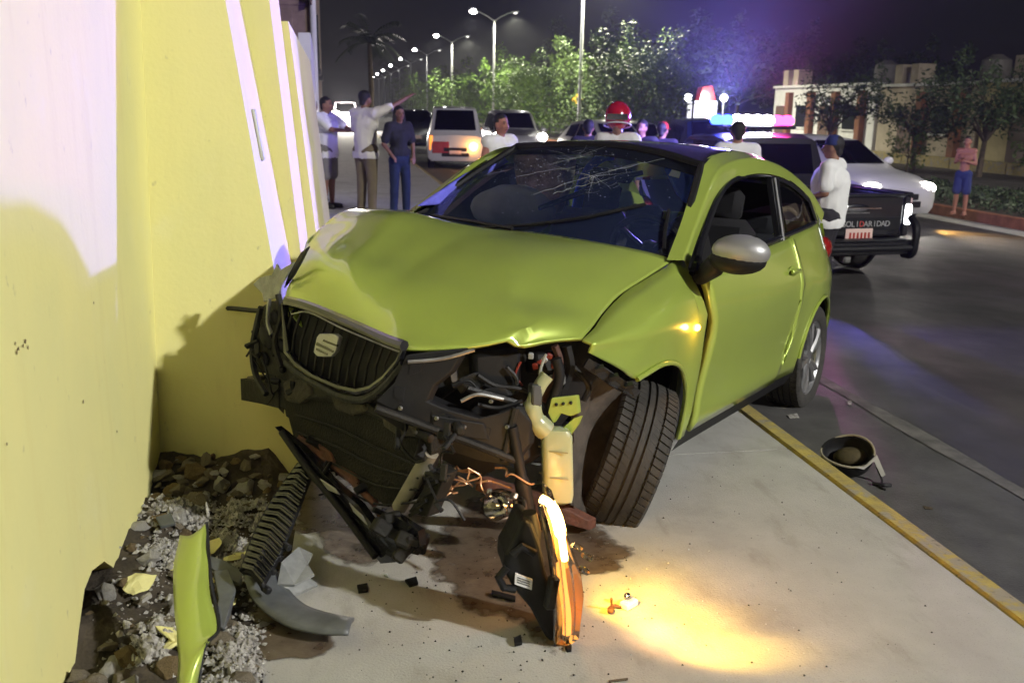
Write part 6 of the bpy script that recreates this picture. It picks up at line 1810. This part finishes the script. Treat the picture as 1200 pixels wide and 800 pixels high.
# lit row along the median, near to far
row = [(43, 5.0, 2.9, 'leaf_grey', 'tall greyish tree at the right end of the lit row, by the red helmet'),
       (49, 4.3, 2.8, 'leaf_grey', 'greyish lit tree second from the right end of the median row'),
       (55, 4.2, 2.9, 'leaf_grey', 'greyish lit tree directly behind the yellow road sign'),
       (62, 4.0, 3.0, 'leaf_lime', 'bright lime lit tree just left of the yellow road sign'),
       (70, 4.7, 3.2, 'leaf_lime', 'brightest lime tree, left of the tall bare lamp pole'),
       (79, 4.9, 3.3, 'leaf_lime', 'lime tree behind the man with cropped dark hair'),
       (90, 4.4, 3.6, 'leaf_lime', 'lime tree at the pole of the nearest paired street lamp'),
       (103, 4.3, 3.8, 'leaf_lime', 'lime tree above the boxy white van'),
       (118, 4.3, 4.2, 'leaf_lime', 'smaller lime tree above the left of the boxy white van'),
       (138, 4.6, 5, 'leaf_lime', 'distant lime tree above the woman in black'),
       (165, 5, 6, 'leaf_lime', 'most distant lime tree, beside the pointing arm')]
for k, (y, h, r, m, lab) in enumerate(row):
    tree(lab, 14.0 + (k % 3) * .5, y, -.28, h + .3, r, m, 8500 if y < 80 else 4500, .20 if y < 80 else .32, k, 13, .09, .22, .2, 'lit trees along the median')
# dark taller trees beyond
for k, (x, y, h, r, lab) in enumerate([(27, 62, 7.4, 4.2, 'dark tall tree with thin crown behind the police lights'), (22.5, 64, 6.8, 4.0, 'dark tree left of the lit canopy'), (33, 66, 7.0, 4.0, 'dark tree just right of the police lights'),
                                    (21, 84, 7.4, 5, 'dark tree behind the greyish lit trees'), (38, 60, 6.0, 3.6, 'dark tree left of the white house')]):
    tree(lab, x, y, -.3, h, r, 'leaf_dark', 2200, .42, 40 + k, 12, .16, .35)
# palm over the far pavement
def palm(x, y, h):
    t = thing('palm_tree', 'dark palm tree rising beyond the pointing man', 'palm tree', (x, y, 0))
    MB().tube([(0, 0, 0), (.1, 0, h * .5), (.05, .1, h)], [.16, .12, .10], 8).build('trunk', M['bark'], t)
    rg = random.Random(4); b = MB()
    for k in range(26):
        a = rg.uniform(0, 6.28); el = rg.uniform(-.2, 1.2); L = rg.uniform(1.3, 2.0)
        pts = []
        p = Vector((.05, .1, h)); d = Vector((math.cos(a) * math.cos(el), math.sin(a) * math.cos(el), math.sin(el)))
        for s_ in range(7):
            pts.append(p.copy()); p += d * L / 6; d = (d + Vector((0, 0, -.22))).normalized()
        for i in range(1, 7):
            q_ = pts[i]; tt = (pts[i] - pts[i - 1]).normalized(); sd = tt.cross(Vector((0, 0, 1))).normalized()
            for s_ in (1, -1):
                for f in (0, .5):
                    o = pts[i - 1].lerp(q_, f); e = o + sd * s_ * .34 + tt * .22 - Vector((0, 0, .16))
                    b.add([o, o + tt * .07, e], [(0, 1, 2)])
        b.tube(pts, .014, 4)
    b.build('crown', M['leaf_dark'], t, smooth=False, merge=False)
palm(1.7, 46, 4.3)
# small street trees before the houses
tree('small dark tree between the police lights and the white house', 18.2, 33, -.3, 3.3, 1.5, 'leaf_mid', 1600, .17, 60, 9, .09, .5, group='small trees before the houses')
tree('bushy dark tree behind the man in cap and the white sedan', 19.4, 29.5, -.3, 3.1, 1.9, 'leaf_mid', 2300, .17, 61, 10, .10, .42, group='small trees before the houses')
tree('small dark tree straight behind the boy in blue shorts', 19.8, 26.6, -.3, 3.2, 1.7, 'leaf_mid', 2300, .17, 62, 10, .10, .5, group='small trees before the houses')
tree('dark tree cut off by the right edge of the picture', 21.0, 24.4, -.3, 3.2, 1.4, 'leaf_mid', 1600, .16, 63, 8, .09, .45, group='small trees before the houses')
for k, (x, y, lab) in enumerate([(18.6, 28.6, 'pale flowering bush beside the hood of the white sedan'), (21.2, 26.0, 'thin bush against the yellow wall right of the boy')]):
    tree(lab, x, y, -.3, 1.2, .7, 'leaf_grey', 420, .13, 80 + k, 6, .03, .2, category='bush', name='bush')
# low planting on the median: one mass
rg = random.Random(9); b = MB()
for k in range(12000):
    y = rg.uniform(12, 30); x = rg.uniform(12.15, 14.8)
    h = .42 * (1 - .5 * abs((x - 13.4) / 1.5)) * (.7 + .5 * mnoise.noise(Vector((x * 1.1, y * 1.1, 0))))
    p = Vector((x, y, -.28 + rg.random() * max(.06, h)))
    a = Vector((rg.gauss(0, 1), rg.gauss(0, 1), rg.gauss(0, .7))).normalized(); s = a.cross(Vector((rg.gauss(0, 1), rg.gauss(0, 1), rg.gauss(0, 1)))).normalized()
    L = rg.uniform(.06, .14)
    b.add([p - a * L * .5, p + s * L * .2, p + a * L * .5, p - s * L * .2], [(0, 1, 2, 3)])
o = b.build('ground_cover', M['leaf_mid'], None, smooth=False, merge=False)
tag(o, 'low dark green planting along the median behind the kerb', kind='stuff')
# yellow warning sign and its post
t = thing('road_sign', 'small yellow road sign on a thin post before the lit trees', 'road sign', (13.3, 52, -.28))
MB().tube([(0, 0, 0), (0, 0, 2.0)], .035, 8).build('post', M['pole'], t)
MB().prism([(0, -.02, 1.85), (.33, -.02, 2.18), (0, -.02, 2.51), (-.33, -.02, 2.18)], (0, .03, 0)).build('panel', mat('sign_yellow', (.75, .42, .03), .5), t, smooth=False)
MB().box((0, -.03, 1.62), (.6, .03, .3), bev=.01).build('plate', M['white_paint'], t, smooth=False)
# brightly lit canopy far right of the SUV
t = thing('kiosk', 'far brightly lit white kiosk with a red top and two globe lamps', 'kiosk', (24.0, 60, -.3), rad(0))
MB().box((0, 0, .9), (1.3, .8, 2.9), bev=.05).build('lit_panel', emit_mat('kiosk_light', (.95, .93, 1), 2.6), t)
MB().prism([(-.6, -.42, 2.36), (.5, -.42, 2.36), (.2, -.42, 3.3), (-.45, -.42, 3.2)], (0, .8, 0)).build('red_top', M['car_red'], t)
MB().box((-1.1, 0, .9), (.24, .24, 2.8), bev=.03).build('column', emit_mat('kiosk_post', (.95, .93, 1), 1.6), t)
for x in (-1.3, 1.15):
    g = MB().ball((x, -.2, 2.55), (.24, .24, .24), 12).build('globe_lamp', emit_mat('globe', (1, 1, 1), 12), t)
    MB().tube([(x, -.2, -.2), (x, -.2, 2.35)], .04, 6).build('lamp_post', M['pole'], t)
lamp('kiosk_lamp', 'POINT', (0, -1.2, 2.6), 500, (.9, .92, 1), t, .3)
# ---------------------------------------------------------------- things lying on the ground
# long torn bumper grille strip, one end curling toward the camera
def gpt(px, z): pass
bs = thing('bumper_strip', 'long black torn bumper strip with a ridged face lying across the rubble', 'car part')
A0 = [[-0.16, 3.3, 0.206], [-0.229, 3.02, 0.198], [-0.281, 2.86, 0.148], [-0.308, 2.68, 0.118]]
A1 = [[-0.11, 3.24, 0.201], [-0.148, 2.94, 0.192], [-0.196, 2.76, 0.132], [-0.243, 2.6, 0.105]]
L0 = crom(A0, 6); L1 = crom(A1, 6)
rows = [[tuple(lerp(a, c, t) + np.array((0, 0, .02 * math.sin(math.pi * t)))) for t in np.linspace(0, 1, 7)] for a, c in zip(L0, L1)]
solid(MB().grid(rows).build('strip', M['black'], bs), .012)
for i in range(1, len(L0)):
    for f in (.33, .66):
        a = lerp(L0[i - 1], L0[i], f); c = lerp(L1[i - 1], L1[i], f)
        n = np.array((.0, -.004, .02))
        MB().tube([a + n, lerp(a, c, .5) + n * 1.9, c + n], .005, 5).build('ridge', M['black_gloss'], bs)
MB().tube(L0 + np.array((0, 0, .012)), .010, 6).build('edge_bead', M['black'], bs)
C0 = [[-0.317, 2.748, 0.06], [-0.275, 2.637, 0.02], [-0.189, 2.507, 0.015], [-0.095, 2.438, 0.015], [-0.0, 2.406, 0.02]]
C1 = [[-0.221, 2.782, 0.07], [-0.172, 2.697, 0.035], [-0.123, 2.616, 0.03], [-0.057, 2.561, 0.03], [0.019, 2.503, 0.04]]
L0c = crom(C0, 6); L1c = crom(C1, 6)
rows = [[tuple(lerp(a, c, t) + np.array((0, 0, .03 * (1 - t) + .012 * math.sin(math.pi * t)))) for t in np.linspace(0, 1, 6)] for a, c in zip(L0c, L1c)]
solid(MB().grid(rows).build('curled_lip', mat('grey_lip', (.13, .14, .15), .45, var=.4, vscale=12), bs), .010)
for poly in ([[-0.199, 2.777, 0.1], [-0.149, 2.857, 0.11], [-0.105, 2.822, 0.1], [-0.121, 2.793, 0.08], [-0.099, 2.74, 0.07], [-0.158, 2.702, 0.06], [-0.21, 2.71, 0.06]], [[-0.217, 2.698, 0.05], [-0.159, 2.721, 0.05], [-0.116, 2.759, 0.05], [-0.09, 2.748, 0.03], [-0.146, 2.702, 0.03], [-0.196, 2.668, 0.03]]):
    o = MB().prism(poly, (0, .004, -.010)).build('mounting_tab', mat('pale_tab', (.30, .31, .31), .5, var=.3, vscale=20), bs, smooth=False)
for p in [[-0.224, 2.686, 0.12], [-0.207, 2.754, 0.13], [-0.181, 2.78, 0.15], [-0.236, 2.627, 0.09]]:
    MB().box(p, (.022, .03, .02), (.3, .5, .9), bev=.004).build('clip', M['grey_plastic'], bs, smooth=False)
# lime painted bumper fragment standing in the rubble
fr_ = thing('bumper_fragment', 'tall lime green painted bumper fragment standing in the rubble by the wall', 'car part', [-0.374, 2.197, -0.0])
fb = Vector([-0.374, 2.197, -0.0])
y0 = fb.y
Lf = [[-0.448, 2.52, 0.328], [-0.449, 2.42, 0.296], [-0.439, 2.31, 0.255], [-0.417, 2.2, 0.209], [-0.405, 2.12, 0.152], [-0.408, 2.05, 0.06]]
Rt = [[-0.38, 2.5, 0.369], [-0.365, 2.4, 0.325], [-0.347, 2.3, 0.277], [-0.321, 2.19, 0.222], [-0.35, 2.12, 0.204], [-0.368, 2.04, 0.063]]
Lc = crom(Lf, 6); Rc = crom(Rt, 6)
rows = [[tuple(lerp(a, c, t) - np.array(fb) + np.array((.0, -.035 * math.sin(math.pi * t), 0))) for t in np.linspace(0, 1, 8)] for a, c in zip(Lc, Rc)]
rows = crumple(np.array(rows), .006, 12)
solid(MB().grid(rows).build('painted_shell', M['lime'], fr_, ang=60), .006)
MB().tube(Rc - np.array(fb) + np.array((.003, .01, 0)), .005, 6).build('torn_edge', M['grey_plastic'], fr_)
# grey liner pieces in the rubble
def lying(name, label, pts, m, th=.012, cat='car part', curl=.0, group=None):
    c = Vector(pts[0])
    o = MB().prism([Vector(p) - c for p in pts], (0, .002, -th)).build(name, M[m] if isinstance(m, str) else m, None, smooth=False)
    o.location = c
    k = o.modifiers.new('bevel', 'BEVEL'); k.width = .003; k.segments = 2
    return tag(o, label, cat, group)
M['liner_grey'] = mat('liner_grey', (.12, .13, .14), .5, var=.4, vscale=14)
lying('bracket_piece', 'grey plastic bracket with torn holes beside the lime bumper fragment', [[-0.405, 2.771, 0.09], [-0.357, 2.756, 0.1], [-0.328, 2.66, 0.08], [-0.337, 2.584, 0.05], [-0.349, 2.509, 0.04], [-0.373, 2.523, 0.05], [-0.375, 2.634, 0.07]], 'liner_grey')
lying('liner_piece', 'flat blue grey liner piece running from the fragment to the bumper strip', [[-0.433, 2.879, 0.09], [-0.382, 2.842, 0.09], [-0.319, 2.777, 0.08], [-0.318, 2.708, 0.07], [-0.384, 2.765, 0.08], [-0.424, 2.808, 0.09]], 'liner_grey')
lying('plastic_splinter', 'grey broken splinter lying highest in the rubble near the corner of the wall', [[-0.645, 3.182, 0.1], [-0.595, 3.188, 0.11], [-0.569, 3.122, 0.1], [-0.62, 3.124, 0.09]], 'liner_grey')
lying('plastic_splinter', 'thin white splinter sticking out of the rubble below the buttress', [[-0.48, 3.198, 0.14], [-0.472, 3.196, 0.14], [-0.463, 3.176, 0.1], [-0.474, 3.171, 0.1]], 'rubble_white')
lying('plastic_splinter', 'small white strip lying in front of the broken wall foot', [[-0.601, 2.66, 0.08], [-0.577, 2.687, 0.08], [-0.568, 2.666, 0.08], [-0.591, 2.634, 0.08]], 'rubble_white')
# small bits on the pavement
lying('plastic_shard', 'black shard right of the bumper strip on clean concrete', [[0.032, 2.762, 0.012], [0.065, 2.765, 0.014], [0.066, 2.724, 0.012], [0.036, 2.721, 0.01]], 'black')
lying('plastic_shard', 'black shard just left of the headlight stain', [[0.185, 2.773, 0.012], [0.224, 2.782, 0.016], [0.227, 2.744, 0.012], [0.198, 2.735, 0.01]], 'black')
lying('plastic_shard', 'black crumb in front of the headlight stain', [[0.469, 2.369, 0.02], [0.492, 2.383, 0.02], [0.49, 2.347, 0.015], [0.467, 2.346, 0.012]], 'black')
lying('plastic_shard', 'pair of tiny black crumbs at the foot of the headlight', [[0.608, 2.318, 0.01], [0.629, 2.321, 0.012], [0.623, 2.298, 0.01], [0.608, 2.296, 0.01]], 'black')
lying('plastic_rod', 'black thin rod lying in the stain left of the headlight housing', [[0.45, 2.65, 0.02], [0.518, 2.602, 0.02], [0.513, 2.576, 0.02], [0.446, 2.624, 0.02]], 'black')
lying('glass_chip', 'clear glass chip glinting left of the headlight stain', [[0.119, 2.825, 0.008], [0.133, 2.827, 0.012], [0.135, 2.806, 0.008]], 'crack', cat='glass')
lying('twig', 'small olive twig near the bottom edge of the pavement', [[0.687, 2.145, 0.006], [0.742, 2.145, 0.008], [0.74, 2.137, 0.006], [0.687, 2.136, 0.004]], 'bark', .004, 'twig')
# lamp socket lying in the yellow pool of light
sk = thing('lamp_socket', 'tiny broken lamp socket lying in the yellow light on the pavement', 'car part', [0.848, 2.508, 0.0], .4)
MB().box((.012, 0, .012), (.055, .035, .022), (0, 0, .2), bev=.004).build('holder', M['white_paint'], sk, smooth=False)
MB().ball((.010, .006, .034), (.012, .012, .012), 10).build('bulb', M['chrome'], sk)
MB().tube([(-.02, .0, .01), (-.05, .01, .02), (-.06, .0, .05)], .004, 6).build('wire', M['rust'], sk)
MB().box((-.06, .0, .012), (.03, .02, .014), (.2, .1, .8), bev=.004).build('clip', M['rust'], sk, smooth=False)
# upturned cap like bag by the kerb
bagc = Vector([2.338, 3.793, -0.145])
bg_ = thing('upturned_helmet', 'upturned black open helmet with a pale rim and dangling strap lying by the kerb', 'helmet', bagc, rad(-20))
prof = [(.001, 0), (.07, .004), (.105, .035), (.120, .085), (.122, .12)]
sh_ = MB(); sh_.lathe(prof + [(.112, .12), (.108, .085), (.09, .045), (.05, .02), (.001, .018)], 28, Matrix.Scale(1.12, 4, (1, 0, 0)))
o = sh_.build('shell', M['black'], bg_)
bg_.scale = (.88, .88, .88); o.rotation_euler = (rad(24), rad(-8), 0); o.location = (0, 0, .02)
rim = [(.134 * math.cos(a), .119 * math.sin(a), .122 + .012 * math.sin(2 * a)) for a in np.linspace(0, 2 * math.pi, 33)[:-1]]
MB().tube(rim, .006, 8, closed=True).build('rim', mat('pale_rim', (.30, .27, .20), .7, var=.2), o)
MB().ball((.02, .03, .05), (.09, .06, .045), 14).build('lining', mat('lining', (.06, .045, .015), .85, var=.4, vscale=20), o)
MB().prism([(.02, -.125, .125), (.07, -.115, .13), (.14, -.04, .125), (.17, -.12, .055), (.15, -.13, .05), (.12, -.07, .108), (.06, -.125, .108)], (0, .008, -.006)).build('chin_guard', mat('pale_guard', (.26, .25, .22), .6), o, smooth=False)
MB().tube(crom([(.13, -.10, .07), (.15, -.15, .02), (.13, -.20, .005), (.15, -.235, .004)], 5), .006, 6).build('strap', M['black'], bg_)
MB().tube(crom([(.10, -.17, .006), (.15, -.19, .012), (.19, -.17, .006)], 5), .010, 6).build('buckle', M['black'], bg_)
# little litter on the road
lying('paper_scrap', 'flat pale scrap of litter on the road near the rear wheel', [[2.438, 4.606, -0.14], [2.506, 4.621, -0.138], [2.488, 4.555, -0.14], [2.429, 4.548, -0.14]], 'rubble_white', .004, 'litter')
lying('paper_scrap', 'small white crumb of litter on the road above the helmet', [[2.904, 4.781, -0.135], [2.934, 4.787, -0.133], [2.894, 4.717, -0.135], [2.878, 4.726, -0.137]], 'rubble_white', .004, 'litter')
lying('leaf', 'dark curled leaf on the road right of the helmet strap', [[2.461, 3.373, -0.142], [2.481, 3.343, -0.138], [2.478, 3.326, -0.142], [2.448, 3.341, -0.143]], 'bark', .003, 'leaf')
lying('paper_scrap', 'white crumb on the road at the far right', [[3.783, 4.803, -0.2], [3.826, 4.814, -0.2], [3.769, 4.738, -0.2], [3.743, 4.742, -0.2]], 'rubble_white', .004, 'litter')
b = MB(); rg = random.Random(21)
for k in range(420):
    x = rg.uniform(.05, 1.9); y = rg.uniform(1.7, 3.6)
    if rg.random() < .6: x = rg.gauss(.45, .3); y = rg.gauss(2.5, .4)
    if not .03 < x < 1.95: continue
    s = rg.uniform(.0015, .005)
    a = rg.uniform(0, 6)
    b.add([(x + s * math.cos(a + q_ * 2.09), y + s * math.sin(a + q_ * 2.09), .003) for q_ in range(3)] + [(x, y, .003 + s)], [(0, 1, 3), (1, 2, 3), (2, 0, 3)])
for k in range(160):
    x = rg.gauss(.9, .5); y = rg.gauss(2.6, .5)
    if not -.15 < x < 1.95: continue
    s = rg.uniform(.002, .004); a = rg.uniform(0, 6)
    b.add([(x + s * math.cos(a + q_ * 2.09), y + s * math.sin(a + q_ * 2.09), .0035) for q_ in range(3)] + [(x, y, .0035 + s)], [(0, 1, 3), (1, 2, 3), (2, 0, 3)], 1)
o = b.build('grit', [M['black_dusty'], M['crack']], None, smooth=False, merge=False); o['kind'] = 'stuff'; o['label'] = 'dark grit and crumbs scattered over the concrete pavement'
# ---------------------------------------------------------------- thin night air that glows round the lamps
hz_ = MB().box((60, 130, 4.4), (320, 330, 11.6)).build('haze', bpy.data.materials.new('haze_air'), None, smooth=False)
hz_['kind'] = 'stuff'
hm_ = hz_.data.materials[0]; hm_.use_nodes = True
n_ = hm_.node_tree.nodes; n_.clear()
vo = n_.new('ShaderNodeVolumePrincipled'); vo.inputs['Density'].default_value = .0006; vo.inputs['Color'].default_value = (.9, .92, 1, 1); vo.inputs['Anisotropy'].default_value = .3
oo = n_.new('ShaderNodeOutputMaterial'); hm_.node_tree.links.new(vo.outputs[0], oo.inputs['Volume'])
